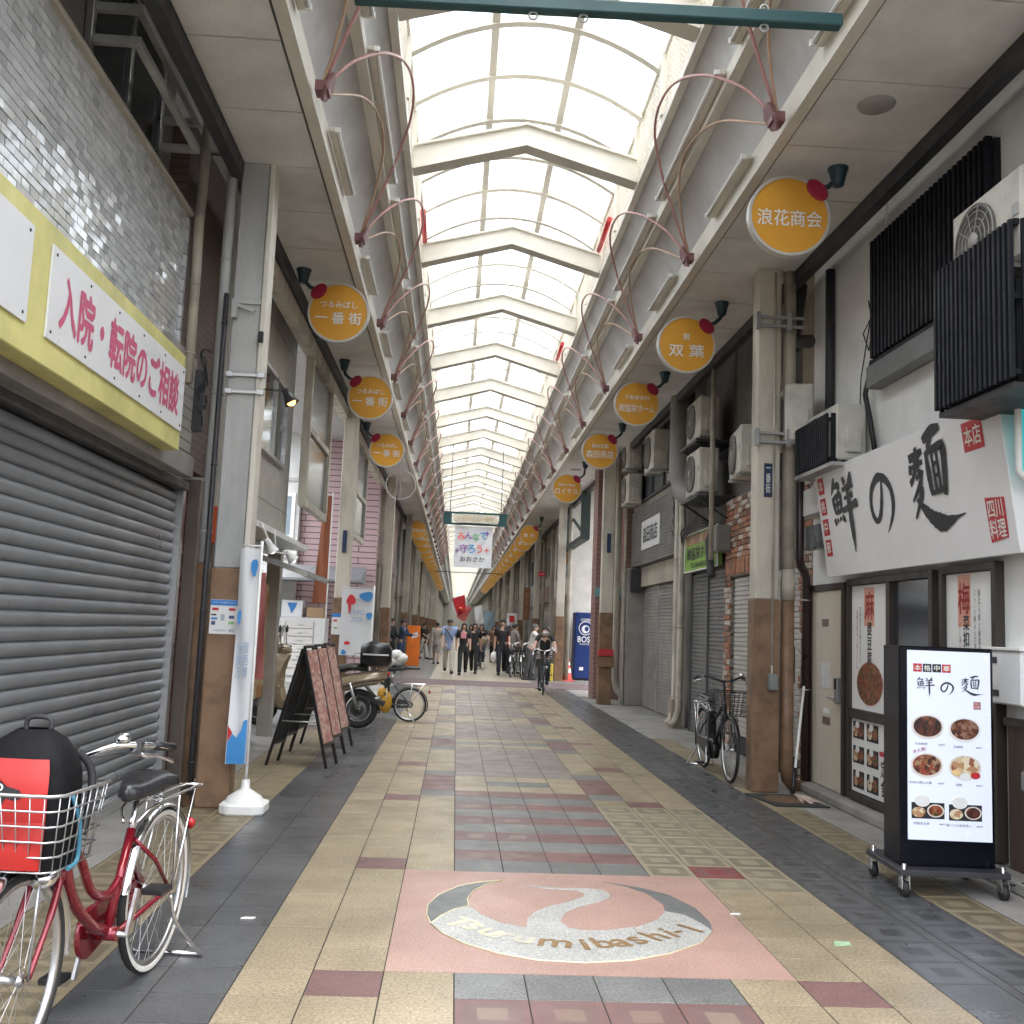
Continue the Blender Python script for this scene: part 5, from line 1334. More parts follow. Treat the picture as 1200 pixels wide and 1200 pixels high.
for k, (y, r_, t_) in enumerate(((15.85, .055, 4.4), (16.15, .06, 5.4))):
    b = MB(); b.tube([(2.90, y, t_), (2.90, y, .3), (2.84, y, .12), (2.78, y, .05)], r_, 10)
    o = tag(b.build('drain_pipe', PIPEC), ('shorter cream drain pipe beside the charcoal shutter', 'taller cream drain pipe between the charcoal shutter and the ribbed front')[k], 'pipe')
    b = MB()
    for z in (.5, 1.6, 2.7, 3.8): b.torus((2.90, y, z), UZ, r_ + .003, .01, 12, 5)
    b.build('pipe_collar', PIPEC, o)
wall('base_block', gs, mat('tan_block', (.33, .28, .21), .8), 2.82, 3.0, 16.02, 16.30, 0, .45)
# ================================================================ ribbed-front shop
ms = thing('ribbed_shop', 'shop with a grey ribbed fascia, upstairs windows and a closed shutter', 'building', (3.3, 19, 0))
wall('wall', ms, mat('beige_concrete', (.36, .33, .28), .75, dirt=.3), 3.25, 7, 16.5, 21.4, 0, 5.95)
wall('fascia_core', ms, mat('rib_backing', (.10, .095, .088), .6), 3.0, 3.249, 16.62, 20.95, 2.82, 4.0)
RIB = mat('grey_rib', (.29, .28, .268), .5, var=.08, dirt=.25)
z = 2.84
while z < 3.98:
    wall('rib', ms, RIB, 2.965, 2.9995, 16.62, 20.95, z, z + .030); z += .046
b = MB(); b.box(2.935, 2.962, 17.9, 19.65, 3.10, 3.66); sn = tag(b.build('shop_plate', WHITEP, None, .005), 'plain white shop name plate on the grey ribbed fascia', 'sign board')
text('森田商店', sn, TXT_K, (2.931, 18.77, 3.38), NY, UZ, w=1.4, h=.32, bold=.02)
wall('lintel', ms, mat('lintel_beige', (.40, .365, .30), .7, dirt=.25), 3.10, 3.249, 16.62, 20.6, 2.42, 2.815)
shutter(ms, 3.20, -1, 16.70, 19.0, .02, 2.40, .064, mat('dull_slat', (.33, .315, .295), .5, .2, dirt=.25), depth=.013, flatp=True); shutter(ms, 3.20, -1, 19.08, 20.55, .02, 2.40, .064, MATS['dull_slat'], depth=.013, flatp=True)
wall('guide_rail', ms, STEEL, 3.17, 3.249, 19.005, 19.075, 0, 2.42)
wall('pier', ms, CONC, 2.84, 3.249, 20.62, 21.35, 0, 2.81, .015)
wall('fuse_box', ms, DARKST, 2.90, 3.09, 20.45, 20.6, 2.3, 2.78)
window_x(ms, 3.0, -1, 16.7, 20.9, 4.08, 5.3, mat('bronze_sash', (.07, .065, .06), .5, .3), mat('dull_glass', (.10, .12, .13), .15), 3)
wall('upper_core', ms, MATS['beige_concrete'], 3.001, 3.249, 16.6, 20.95, 4.001, 5.95)
ac_unit(2.74, 17.3, 4.28, -PI / 2, 'beige air conditioner on the ribbed shop front by the drain pipes', W=.82, H=.72)
ac_unit(2.76, 19.9, 4.00, -PI / 2, 'lower narrow air conditioner at the far end of the ribbed front', W=.80, H=.62)
ac_unit(2.76, 19.95, 4.72, -PI / 2, 'upper narrow air conditioner at the far end of the ribbed front', W=.80, H=.55)
b = MB(); b.tube([(2.80, 20.72, 5.3), (2.80, 20.72, .5), (2.80, 20.62, .05)], .03, 8); tag(b.build('conduit', PIPEC), 'slim white conduit on the concrete pier of the ribbed shop', 'pipe')
# red-brown tiled corner
rc = thing('corner_shop', 'red-brown tiled corner shop with a turquoise band at the crossing', 'building', (3.2, 22.2, 0))
RBT = brick_mat('redbrown_tile', (.29, .165, .14), (.27, .15, .13), (.13, .095, .085), .40, .11, .5, 'YZ', .008)
RBT2 = brick_mat('redbrown_tile_y', (.29, .165, .14), (.27, .15, .13), (.13, .095, .085), .40, .11, .5, 'XZ', .008)
wall('wall', rc, RBT, 2.90, 7, 21.41, 23.0, 2.45, 5.95); wall('pier', rc, RBT2, 2.42, 3.2, 22.3, 23.0, 0, 5.2); wall('pier', rc, RBT, 2.9, 3.2, 21.41, 21.6, 0, 2.25)
wall('door_recess', rc, mat('maroon_door', (.10, .035, .03), .5), 3.15, 7, 21.6, 22.4, 0, 2.25)
wall('turquoise_band', rc, mat('turquoise_tile', (.20, .42, .44), .4), 2.70, 7, 21.41, 22.29, 2.25, 2.449)
b = MB(); b.tube([(2.68, 20.95, 5.2), (2.68, 20.95, .55), (2.72, 20.9, .3), (2.90, 20.8, .1)], .07, 10); tag(b.build('drain_pipe', CREAM_D), 'stout drain pipe behind the pillar with the red hydrant box', 'pipe')
wall('turquoise_band', rc, MATS['turquoise_tile'], 2.405, 2.9, 22.27, 22.299, 2.25, 2.449)
# ================================================================ bicycles
def rotx(p, a, c):
    p = V(p) - V(c); return V(c) + V((p.x * math.cos(a) - p.y * math.sin(a), p.x * math.sin(a) + p.y * math.cos(a), p.z))
WHITEW = mat('cream_sidewall', (.62, .60, .55), .6)
SPOKE = mat('spoke_steel', (.6, .6, .6), .3, 1.0, var=0)
def make_wheel(root, cx, R, tyre_m, hs=.05, ns=32, name='wheel', wall_m=None):
    c = V((cx, 0, R))
    b = MB(); b.lathe([(R - .048, -.010), (R - .036, -.013), (R - .030, -.012), (R - .034, 0), (R - .030, .012), (R - .036, .013), (R - .048, .010), (R - .052, 0), (R - .048, -.010)], c, UY, 40); w = b.build(name, ALU, root, local=True)
    b = MB(); b.torus(c, UY, R - .018, .018, 44, 8); b.build('tyre', tyre_m, w, local=True)
    if wall_m:
        for s in (-1, 1):
            b = MB(); b.lathe([(R - .032, s * .0135), (R - .022, s * .0188), (R - .010, s * .0172)], c, UY, 44); b.build('sidewall', wall_m, w, local=True)
    b = MB(); b.lathe([(.006, -hs), (.022, -hs + .008), (.022, -hs + .014), (.014, -hs + .018), (.014, hs - .018), (.022, hs - .014), (.022, hs - .008), (.006, hs)], c, UY, 14); b.build('hub', ALU, w, local=True)
    b = MB()
    for k in range(ns):
        a = 2 * PI * k / ns; s = 1 if k % 2 else -1
        a2 = a + (.42 if (k // 2) % 2 else -.42)
        b.tube([c + V((.020 * math.cos(a2), s * (hs - .012), .020 * math.sin(a2))), c + V(((R - .045) * math.cos(a), 0, (R - .045) * math.sin(a)))], .0012, 4, cap=False)
    b.build('spokes', SPOKE, w, local=True)
    return w
def make_fender(root, cx, R, a0, a1, m_, wd=.028):
    b = MB(); rows = []
    for t in range(21):
        a = a0 + (a1 - a0) * t / 20
        rows.append([V((cx + (R + dr) * math.cos(a), dy, R + 0 + (R + dr) * math.sin(a) - 0)) for dy, dr in ((-wd, .006), (-wd * .7, .018), (0, .022), (wd * .7, .018), (wd, .006))])
    b.sheet(rows); return b.build('fender', m_, root, local=True)
def bicycle(lab, loc, rz, fm, R=.33, style='loop', white=False, basket='wire', rack=True, grp=None, wheelbase=1.12, fend=CHROME, ns=32, battery=False, stand='double', name='bicycle', wheels=True, bh=0.0, barm=None):
    root = thing(name, lab, 'bicycle', loc, rz, grp)
    k = R / .33
    xr, xf = -.50, wheelbase - .50
    bb = V((-.06, 0, .275)); st = V((-.215, 0, .63)); hb = V((xf - .205, 0, .60 + bh)); ht = V((xf - .265, 0, .80 + bh))
    make_wheel(root, xr, R, RUBBER, .055, ns, wall_m=WHITEW if white else None); make_wheel(root, xf, R, RUBBER, .045, ns)
    b = MB()
    if style == 'loop':
        b.tube(bez([ht + V((.01, 0, -.05)), (xf - .36, 0, .50), (.08, 0, .345), (-.02, 0, .30), bb]), .021, 10)
        b.tube(bez([hb + V((-.03, 0, .12)), (xf - .40, 0, .62), (.10, 0, .47), (-.04, 0, .42), (-.135, 0, .455)]), .017, 10)
    else:
        b.tube([hb + V((-.01, 0, .03)), bb + V((.03, 0, .02))], .026, 10); b.tube([ht + V((.02, 0, -.06)), (-.15, 0, .52)], .020, 10)
    b.tube([bb, st], .018, 10); b.tube([ht, hb], .022, 12)
    for s in (-1, 1):
        b.tube([bb + V((-.02, s * .03, 0)), (xr + .12, s * .055, R - .01), (xr, s * .062, R)], .011, 8); b.tube([st + V((.0, s * .015, -.04)), (xr + .14, s * .05, R + .15), (xr, s * .062, R)], .009, 8)
    b.cyl(bb + V((0, -.045, 0)), bb + V((0, .045, 0)), .026, n=14)
    b.build('frame', fm, root, local=True)
    b = MB()
    for s in (-1, 1): b.tube(bez([hb + V((.02, s * .045, 0)), (xf - .13, s * .05, R + .16 * k), (xf - .02, s * .05, R)], 6), [.013] * 7 + [.010] * 6, 8)
    b.bar(hb + V((.015, -.05, 0)), hb + V((.015, .05, 0)), .035, .03); b.build('fork', fm, root, local=True)
    sp_ = MB(); sp_.tube([st + V((.02, 0, -.06)), st + V((-.035, 0, .13))], .0125, 10); seatp = None
    sd_ = MB(); rows = []
    sx = st.x - .05; sz = st.z + .17
    for t in range(11):
        u = t / 10; x = sx - .14 + .28 * u
        w = .105 * (1 - u) ** .75 + .022; w = w if u < .97 else .012
        if t == 0: w = .07
        zt = sz + .02 * (1 - u) ** 2 + .008 * math.sin(u * 6)
        rows.append([V((x, -w, zt - .035)), V((x, -w * .92, zt - .005)), V((x, -w * .5, zt + .016)), V((x, 0, zt + .012)), V((x, w * .5, zt + .016)), V((x, w * .92, zt - .005)), V((x, w, zt - .035)), V((x, w * .4, zt - .05)), V((x, -w * .4, zt - .05)), V((x, -w, zt - .035))])
    sd_.sheet(rows); sd_.f.append([len(sd_.v) - 10 + q for q in range(9)]); sd_.mi.append(0); sd_.sm.append(True); sd_.f.append([q for q in range(9)][::-1]); sd_.mi.append(0); sd_.sm.append(True)
    sad = sd_.build('saddle', mat('saddle_vinyl', (.02, .02, .022), .28, var=.05), root, local=True)
    sp_.build('seat_post', CHROME, sad, local=True)
    for s in (-1, 1):
        b = MB(); pts = []
        for t in range(5): b.tube([V((sx - .08 + .02 * math.cos(q * .8), s * .05 + .02 * math.sin(q * .8), sz - .11 + q * .0035)) for q in range(20)], .004, 4) if t == 0 else None
        b.build('saddle_spring', CHROME, sad, local=True)
    hx, hz = ht.x - .015, ht.z + .17
    b = MB(); b.tube([ht, V((hx, 0, hz))], .013, 10); b.tube([V((hx, 0, hz)), V((hx + .05, 0, hz + .01))], .014, 10)
    hbp = []
    for s in (-1, 1):
        b.tube(bez([(hx + .05, 0, hz + .01), (hx + .06, s * .07, hz + .02), (hx + .03, s * .16, hz + .055), (hx - .07, s * .235, hz + .05), (hx - .19, s * .265, hz + .03)], 6), .0115, 10)
    bar_ = b.build('handlebar', barm or CHROME, root, local=True)
    for s in (-1, 1):
        g_ = MB(); g_.tube([(hx - .10, s * .243, hz + .048), (hx - .225, s * .268, hz + .026)], .0165, 10); g_.build('grip', BLACK, bar_, local=True)
        g_ = MB(); g_.tube(bez([(hx - .03, s * .215, hz + .045), (hx - .04, s * .235, hz + .02), (hx - .10, s * .262, hz + .012), (hx - .19, s * .285, hz - .02)], 5), [.009] * 8 + [.007] * 8, 8); g_.box(hx - .05, hx - .02, s * .215 - .02, s * .215 + .02, hz + .025, hz + .065); g_.build('brake_lever', CHROME, bar_, local=True)
        g_ = MB(); g_.tube(bez([(hx - .03, s * .21, hz + .03), (hx + .10, s * .16, hz + .03), (hx + .16, s * .05, hz - .02), (hb.x + .05, s * .02, hb.z)], 6), .0028, 5); g_.build('brake_cable', BLACK, bar_, local=True)
    g_ = MB(); g_.lathe([(0, .03), (.018, .026), (.026, .012), (.027, 0), (0, 0)], (hx + .01, .18, hz + .07), UZ, 14); g_.build('bell', CHROME, bar_, local=True)
    make_fender(root, xr, R, R_(10), R_(200), fend) ; make_fender(root, xf, R, R_(25), R_(185), fend)
    # crank, pedals, chain case (right side is -y)
    b = MB(); 
    pd_ = [V((bb.x + .055, -.105, bb.z - .155)), V((bb.x - .055, .105, bb.z + .155))]
    b.cyl(bb + V((0, -.085, 0)), bb + V((0, .085, 0)), .010, n=10)
    b.bar(bb + V((0, -.08, 0)), pd_[0] + V((0, .02, 0)), .012, .022); b.bar(bb + V((0, .08, 0)), pd_[1] + V((0, -.02, 0)), .012, .022)
    cr_ = b.build('crank', ALU, root, local=True)
    for q, p in enumerate(pd_):
        s = -1 if q == 0 else 1
        b = MB(); b.box(p.x - .045, p.x + .045, p.y + s * .01 - .0, p.y + s * .095, p.z - .012, p.z + .012) if s > 0 else b.box(p.x - .045, p.x + .045, p.y - .095, p.y - .01, p.z - .012, p.z + .012)
        pe = b.build('pedal', BLACK, cr_, .004, local=True)
        b = MB(); b.box(p.x - .047, p.x - .0455, p.y + s * .052 - .03, p.y + s * .052 + .03, p.z - .008, p.z + .008); b.build('reflector', mat('amber_reflector', (.5, .2, .02), .2), pe, local=True)
    b = MB(); pl = []
    for t in range(13):
        a = PI / 2 - PI * t / 12
        pl.append((bb.x + .095 * math.cos(a), bb.z + .095 * math.sin(a)))
    for t in range(9):
        a = -PI / 2 - PI * t / 8
        pl.append((xr + .05 * math.cos(a), R + .05 * math.sin(a)))
    b.prism(pl, (0, -.082, 0), UX, UZ, (0, .022, 0)); b.build('chain_case', fm if style == 'loop' else BLACK, root, .006, local=True)
    if stand == 'double':
        b = MB()
        for s in (-1, 1): b.tube(bez([(xr - .0, s * .07, R - .02), (xr - .05, s * .085, R * .55), (xr - .17, s * .15, .03), (xr - .20, s * .15, .012)], 5), .009, 8)
        b.tube([(xr - .20, -.15, .012), (xr - .20, .15, .012)], .009, 8); b.build('stand', CHROME, root, local=True)
    else:
        b = MB(); b.tube([(xr + .05, .08, R - .05), (xr - .10, .22, .01)], .009, 8); b.build('stand', CHROME, root, local=True)
    if rack:
        b = MB(); zt = 2 * R + .055
        for y in (-.065, 0, .065): b.tube(bez([(st.x + .02, y * .4, zt - .06), (st.x - .08, y, zt), (xr - .28, y, zt + .005)], 4), .006, 6)
        b.tube([(xr - .28, -.075, zt + .005), (xr - .28, .075, zt + .005)], .006, 6); b.tube([(xr + .10, -.07, zt), (xr + .10, .07, zt)], .005, 6)
        for s in (-1, 1):
            b.tube([(xr - .20, s * .07, zt), (xr, s * .075, R)], .006, 6); b.tube([(xr - .02, s * .07, zt), (xr, s * .075, R)], .006, 6)
        b.build('rack', CHROME, root, local=True)
    b = MB(); b.lathe([(.0, 0), (.024, .002), (.024, .02), (0, .03)], (xr - R - .02, 0, R + .20), V((-1, 0, .2)), 12); b.build('reflector', mat('red_reflector', (.5, .02, .02), .2), root, local=True)
    b = MB(); b.lathe([(0, .05), (.03, .045), (.034, .0), (.02, -.06), (0, -.065)], (xf - .06, .06, R + .30), UX, 14); b.build('headlamp', CHROME, root, local=True)
    if basket:
        bx0, bx1, bz0, bz1 = hb.x + .035, hb.x + .30, 2 * R + .02, 2 * R + .26
        b = MB(); nl = 6
        def ringp(t):
            e = .04 * t; z = bz0 + (bz1 - bz0) * t
            x0, x1, w = bx0 - e * .2, bx1 + e * 1.6, .15 + e
            return [V((x0, -w, z)), V((x1 - .03, -w, z)), V((x1, -w + .03, z)), V((x1, w - .03, z)), V((x1 - .03, w, z)), V((x0, w, z))]
        for t in range(nl): b.tube(ringp(t / (nl - 1)), .0035 if t < nl - 1 else .006, 5, closed=True)
        r0, r1 = ringp(0), ringp(1)
        def lerp_ring(r, u):
            L = [(r[(i + 1) % 6] - r[i]).length for i in range(6)]; d = u * sum(L)
            for i in range(6):
                if d <= L[i]: return r[i] + (r[(i + 1) % 6] - r[i]) * (d / L[i])
                d -= L[i]
            return r[0]
        for q in range(30): b.tube([lerp_ring(r0, q / 30), lerp_ring(r1, q / 30)], .0022, 4)
        for q in range(7): b.tube([V((bx0, -.15 + q * .05, bz0)), V((bx1, -.15 + q * .05, bz0))], .0022, 4)
        b.tube([V((xf, -.06, R)), V((bx0 + .15, -.06, bz0))], .005, 6); b.tube([V((xf, .06, R)), V((bx0 + .15, .06, bz0))], .005, 6)
        b.build('basket', mat('basket_steel', (.5, .5, .5), .35, .9) if basket == 'wire' else BLACK, root, local=True)
    if battery:
        b = MB(); b.box(-.185, -.10, -.045, .045, .36, .66); b.build('battery', BLACK, root, .015, local=True)
        b = MB(); b.lathe([(0, -.05), (.11, -.045), (.11, .045), (0, .05)], bb + V((.0, 0, -.01)), UY, 18); b.build('motor', BLACK, root, local=True)
    return root
REDF = mat('red_metallic', (.20, .006, .016), .25, .35, var=.05, coat=.6)
h0, h1 = V((-1.878, 4.457)), V((-1.998, 3.336))
dr = (h1 - h0).normalized(); ang = math.atan2(dr.y, dr.x)
org = h0 + dr * .50
bk1 = bicycle('red step-through bicycle with a wire basket parked by the big shutter', (org.x, org.y, 0), ang, REDF, white=True)
BKW = WM[bk1.name]
def L2W(p): return BKW @ V(p)
# backpack in the basket
bp_ = thing('backpack', 'black backpack with a red front panel and animal print in the bicycle basket', 'backpack', tuple(L2W((.60, 0, .70))), ang)
b = MB(); rows = []
for t in range(13):
    u = t / 12; z = -.02 + .42 * u
    w = .145 * (1 - .0 * u) * (math.sqrt(max(0, 1 - max(0, (u - .62) / .40) ** 2)) if u > .62 else 1) + .004
    d = .105 * (math.sqrt(max(0, 1 - max(0, (u - .5) / .52) ** 2)) if u > .5 else 1) + .004
    rows.append([V((d * (abs(math.cos(a)) ** .6) * (1 if math.cos(a) > 0 else -1), w * (abs(math.sin(a)) ** .6) * (1 if math.sin(a) > 0 else -1), z)) for a in [2 * PI * q / 20 for q in range(21)]])
b.sheet(rows); b.build('body', mat('black_nylon', (.006, .006, .007), .7, var=.15, scale=8, bump=.3, bscale=25, spec=.15), bp_, local=True)
REDN = mat('red_nylon', (.36, .012, .008), .5, var=.08)
def bag_ring(u, grow):
    z = -.02 + .42 * u
    w = .145 * (math.sqrt(max(0, 1 - max(0, (u - .62) / .40) ** 2)) if u > .62 else 1) + .004 + grow
    d = .105 * (math.sqrt(max(0, 1 - max(0, (u - .5) / .52) ** 2)) if u > .5 else 1) + .004 + grow
    return z, w, d
def bag_patch(u0, u1, a0, a1, grow, nm, m_):
    b = MB(); rows = []
    for t in range(11):
        z, w, d = bag_ring(u0 + (u1 - u0) * t / 10, grow + .006 * math.sin(PI * t / 10))
        rows.append([V((d * (abs(math.cos(a)) ** .6), w * (abs(math.sin(a)) ** .6) * (1 if a > 0 else -1), z)) for a in [R_(a0 + (a1 - a0) * q / 16) for q in range(17)]])
    b.sheet(rows); b.build(nm, m_, bp_, local=True)
bag_patch(.0, .80, -62, 34, .007, 'front_panel', REDN)
bag_patch(.02, .36, -58, 30, .020, 'pocket', REDN)
b = MB(); b.prism([(-.085, .20), (-.06, .262), (-.045, .245), (-.02, .265), (.02, .235), (.06, .225), (.072, .205), (.05, .192), (.02, .20), (.0, .165), (-.03, .15), (-.085, .15)], (.121, -.03, .0), UY, UZ, (.0015, 0, 0)); b.build('animal_print', BLACKM, bp_, local=True)
b = MB(); b.lathe([(.006, .002), (.011, .002)], (.1235, -.03, .232), UX, 12); b.build('eye_ring', WHITE, bp_, local=True)
b = MB(); b.tube(bez([(-.02, -.04, .38), (-.02, -.035, .43), (-.02, .035, .43), (-.02, .04, .38)], 5), .009, 6); b.build('top_loop', BLACKM, bp_, local=True)
b = MB(); b.tube(bez([(-.06, .11, .33), (-.10, .145, .27), (-.10, .155, .18), (-.07, .15, .06)], 5), .013, 6); b.build('shoulder_strap', BLACKM, bp_, local=True)
b = MB(); b.tube(bez([(.02, .15, .20), (.0, .17, .12), (-.02, .165, .0), (.04, .165, -.02)], 5), .008, 6); tag(b.build('blue_strap', mat('blue_rope', (.04, .15, .21), .6)), 'blue bicycle lock rope in the basket beside the backpack', 'lock')
o = bpy.data.objects['blue_strap']; o.matrix_basis = M.Translation(L2W((.60, 0, .70))) @ M.Rotation(ang, 4, 'Z')
bk2 = bicycle('black electric bicycle with a basket parked before the brick shop', (2.20, 10.95, 0), R_(-91), mat('black_paint', (.015, .015, .017), .3, coat=.4), style='step', basket='black', battery=True, fend=BLACK, wheelbase=1.16, stand='double', barm=BLACK, bh=.03)
bk3 = bicycle('small-wheeled grey bicycle standing across the beige paving', (-1.80, 15.5, 0), PI, mat('grey_frame', (.10, .11, .10), .4), R=.255, style='step', basket=None, rack=True, battery=True, fend=BLACK, wheelbase=1.0, ns=20, stand='side')
b = MB()
for q in range(5): b.ball((-1.62 + .04 * q, 15.5 + .03 * (q % 2), .90 + .05 * (q % 3)), .10, .09, .08, 10, 6)
tag(b.build('shopping_bag', mat('white_bag', (.72, .72, .70), .4, var=.08)), 'crumpled white plastic bag on the small grey bicycle', 'bag')
b = MB(); b.ball((-1.66, 15.36, .30), .10, .07, .17, 10, 7); b.ball((-1.72, 15.35, .42), .07, .06, .10, 10, 7); tag(b.build('yellow_bag', mat('yellow_cloth', (.50, .27, .03), .7, var=.2, scale=12), None), 'yellow cloth bag hanging beside the small grey bicycle', 'bag')

# ================================================================ scooter
st_ = thing('motor_scooter', 'beige motor scooter with a black top box parked at the side street', 'motor scooter', (-2.62, 14.3, 0), PI)
BEIGE = mat('beige_paint', (.42, .33, .22), .25, .2, coat=.5, var=.04)
for cx in (-.62, .68):
    c = V((cx, 0, .26))
    b = MB(); b.torus(c, UY, .212, .046, 32, 10); w = b.build('wheel', RUBBER, st_, local=True)
    b = MB(); b.lathe([(.02, -.05), (.05, -.045), (.06, -.02), (.145, -.03), (.155, -.04), (.155, .04), (.145, .03), (.06, .02), (.05, .045), (.02, .05)], c, UY, 20); b.build('rim', mat('dark_rim', (.10, .10, .10), .35, .6), w, local=True)
    b = MB(); b.lathe([(.05, -.058), (.10, -.058), (.10, -.052), (.05, -.052), (.05, -.058)], c, UY, 20); b.build('brake_disc', ALU, w, local=True)
def loft(secs, n=14, e=.75):
    b = MB(); rows = []
    for (x, z, w, h) in secs:
        rows.append([V((x, w * (abs(math.cos(a)) ** e) * (1 if math.cos(a) > 0 else -1), z + h * (abs(math.sin(a)) ** e) * (1 if math.sin(a) > 0 else -1))) for a in [2 * PI * q / n for q in range(n + 1)]])
    b.sheet(rows)
    for r_ in (0, len(secs) - 1):
        o = r_ * (n + 1); f = [o + q for q in range(n)]
        b.f.append(f if r_ else f[::-1]); b.mi.append(0); b.sm.append(False)
    return b
loft([(-.98, .72, .06, .05), (-.85, .68, .13, .10), (-.6, .63, .14, .10), (-.3, .56, .15, .12), (-.08, .45, .14, .14), (.02, .38, .12, .10)]).build('tail_body', BEIGE, st_, local=True)
loft([(-.10, .27, .15, .05), (.15, .24, .17, .05), (.40, .27, .16, .06)]).build('floor_board', mat('scooter_grey', (.05, .05, .05), .5), st_, local=True)
b = MB(); rows = []
for (x, z, w) in ((.36, .22, .16), (.45, .35, .20), (.50, .52, .23), (.49, .70, .22), (.45, .84, .17), (.41, .92, .12)):
    rows.append([V((x - .10 * (q / 4) ** 2 * 1.0, w * q / 4, z)) for q in range(-4, 5)])
b.sheet(rows); rows2 = [[p + V((.12, 0, .03)) for p in r_] for r_ in rows]; b.sheet(rows2)
for i in range(len(rows) - 1):
    for e in (0, -1): b.add([rows[i][e], rows[i + 1][e], rows2[i + 1][e], rows2[i][e]], [(0, 1, 2, 3)], 0, True)
b.sheet([rows[-1], rows2[-1]]); b.build('leg_shield', BEIGE, st_, local=True)
loft([(.30, .98, .05, .04), (.38, 1.0, .10, .07), (.47, .99, .11, .07), (.53, .95, .08, .05)]).build('handlebar_cowl', BEIGE, st_, local=True)
loft([(.42, .46, .05, .06), (.60, .52, .07, .06), (.78, .46, .07, .05), (.90, .34, .05, .04)]).build('front_fender', BEIGE, st_, local=True)
b = MB()
for s in (-1, 1): b.tube([(.52, s * .07, .75), (.68, s * .08, .26)], .022, 8)
b.build('fork', ALU, st_, local=True)
loft([(-.72, .80, .10, .05), (-.5, .80, .15, .05), (-.2, .73, .15, .055), (.0, .70, .11, .04)]).build('seat', mat('seat_vinyl', (.02, .02, .02), .45), st_, local=True)
loft([(-1.02, .95, .12, .10), (-.98, .97, .18, .15), (-.75, .98, .20, .17), (-.62, .96, .16, .13)], e=.6).build('top_box', BLACK, st_, local=True)
b = MB(); b.box(-.99, -.66, -.203, .203, .965, .985); b.build('box_trim', ALU, st_, local=True)
b = MB(); b.tube(bez([(.36, -.33, 1.03), (.42, -.15, 1.02), (.42, .15, 1.02), (.36, .33, 1.03)], 5), .013, 8); hb_ = b.build('handlebar', BLACK, st_, local=True)
for s in (-1, 1):
    b = MB(); b.tube([(.40, s * .20, 1.02), (.42, s * .26, 1.20)], .007, 6); b.ball((.42, s * .27, 1.26), .02, .06, .055, 10, 7); b.build('mirror', BLACK, hb_, local=True)
b = MB(); b.box(-.98, -.975, -.09, .09, .42, .54); b.build('number_plate', WHITE, st_, local=True)
b = MB(); b.prism([(-.95, .30), (-.60, .42), (-.60, .46), (-.97, .36)], (0, -.07, 0), UX, UZ, (0, .14, 0)); b.build('rear_mudguard', BLACK, st_, local=True)
for s in (-1, 1):
    b = MB(); b.tube([(-.95, s * .135, .66), (-.6, s * .158, .60), (-.3, s * .165, .50), (-.1, s * .15, .40)], .008, 6); b.build('trim_line', BLACK, st_, local=True)
    b = MB(); b.tube([(.40, s * .10, 1.0), (.55, s * .09, .82), (.60, s * .08, .6)], .006, 5); b.build('cable', BLACK, st_, local=True)
    b = MB(); b.tube([(-.62, s * .12, .26), (-.50, s * .15, .60)], .022, 8); b.build('shock_absorber', ALU, st_, local=True)
b = MB(); b.tube([(-.55, -.14, .30), (-.9, -.17, .36)], [.04, .06], 10); b.build('exhaust', ALU, st_, local=True)
b = MB(); b.ball((.54, 0, .95), .03, .09, .05, 12, 8); b.build('headlamp', mat('lens', (.6, .62, .62), .1), st_, local=True)
b = MB(); b.ball((-.99, 0, .72), .03, .08, .035, 10, 6); b.build('tail_lamp', mat('red_lens', (.4, .01, .01), .15), st_, local=True)
b = MB(); b.tube([(-.1, .1, .25), (-.15, .28, .02)], .014, 6); b.build('stand', BLACK, st_, local=True)
b = MB(); b.sheet([[V((.52 - .10 * t, w, 1.02 + .30 * t - abs(w) * .25)) for w in (-.15, -.08, 0, .08, .15)] for t in (0, .5, 1)]); b.build('windscreen', mat('screen_plastic', (.55, .57, .56), .1), st_, local=True)

# ================================================================ A-frame menu boards
MENU = food_mat('menu_board_print', [(.46, .24, .20), (.52, .33, .27), (.40, .17, .15), (.56, .42, .34), (.30, .13, .11)], 26)
for k, y in enumerate((10.40, 11.18, 11.96)):
    lab = ('A-frame menu board with pink food pictures standing nearest the grey pillar', 'A-frame menu board in the middle of the row of three', 'A-frame menu board standing next to the scooter wheel')[k]
    ab = thing('menu_board', lab, 'menu board', (-2.15, y + .22, 0), -.16)
    W = .19
    b = MB()
    for s in (-1, 1): b.bar((.29, s * W, .0), (-.01, s * W, 1.20), .028, .028)
    b.bar((-.01, -W, 1.20), (-.01, W, 1.20), .028, .028); b.bar((.235, -W, .22), (.235, W, .22), .028, .028); b.build('front_frame', BLACK, ab, local=True)
    b = MB()
    for s in (-1, 1): b.bar((-.34, s * W * .94, .0), (-.03, s * W * .94, 1.18), .026, .026)
    b.bar((-.28, -W, .22), (-.28, W, .22), .026, .026); b.build('rear_frame', BLACK, ab, local=True)
    dv = V((-.245, 0, .98)).normalized()
    b = MB(); b.prism([(-W + .014, 0), (W - .014, 0), (W - .014, .96), (-W + .014, .96)], (.228, 0, .235), UY, dv, UY.cross(dv) * .012); b.build('menu_panel', MENU, ab, local=True)
    b = MB(); b.prism([(-W + .014, 0), (W - .014, 0), (W - .014, .94), (-W + .014, .94)], (-.272, 0, .235), UY, V((.25, 0, .97)), V((-.012, 0, .003))); b.build('rear_panel', BLACKM, ab, local=True)
    b = MB(); b.tube([(-.20, -W, .45), (.16, -W, .45)], .008, 6); b.build('spreader', STEEL, ab, local=True)

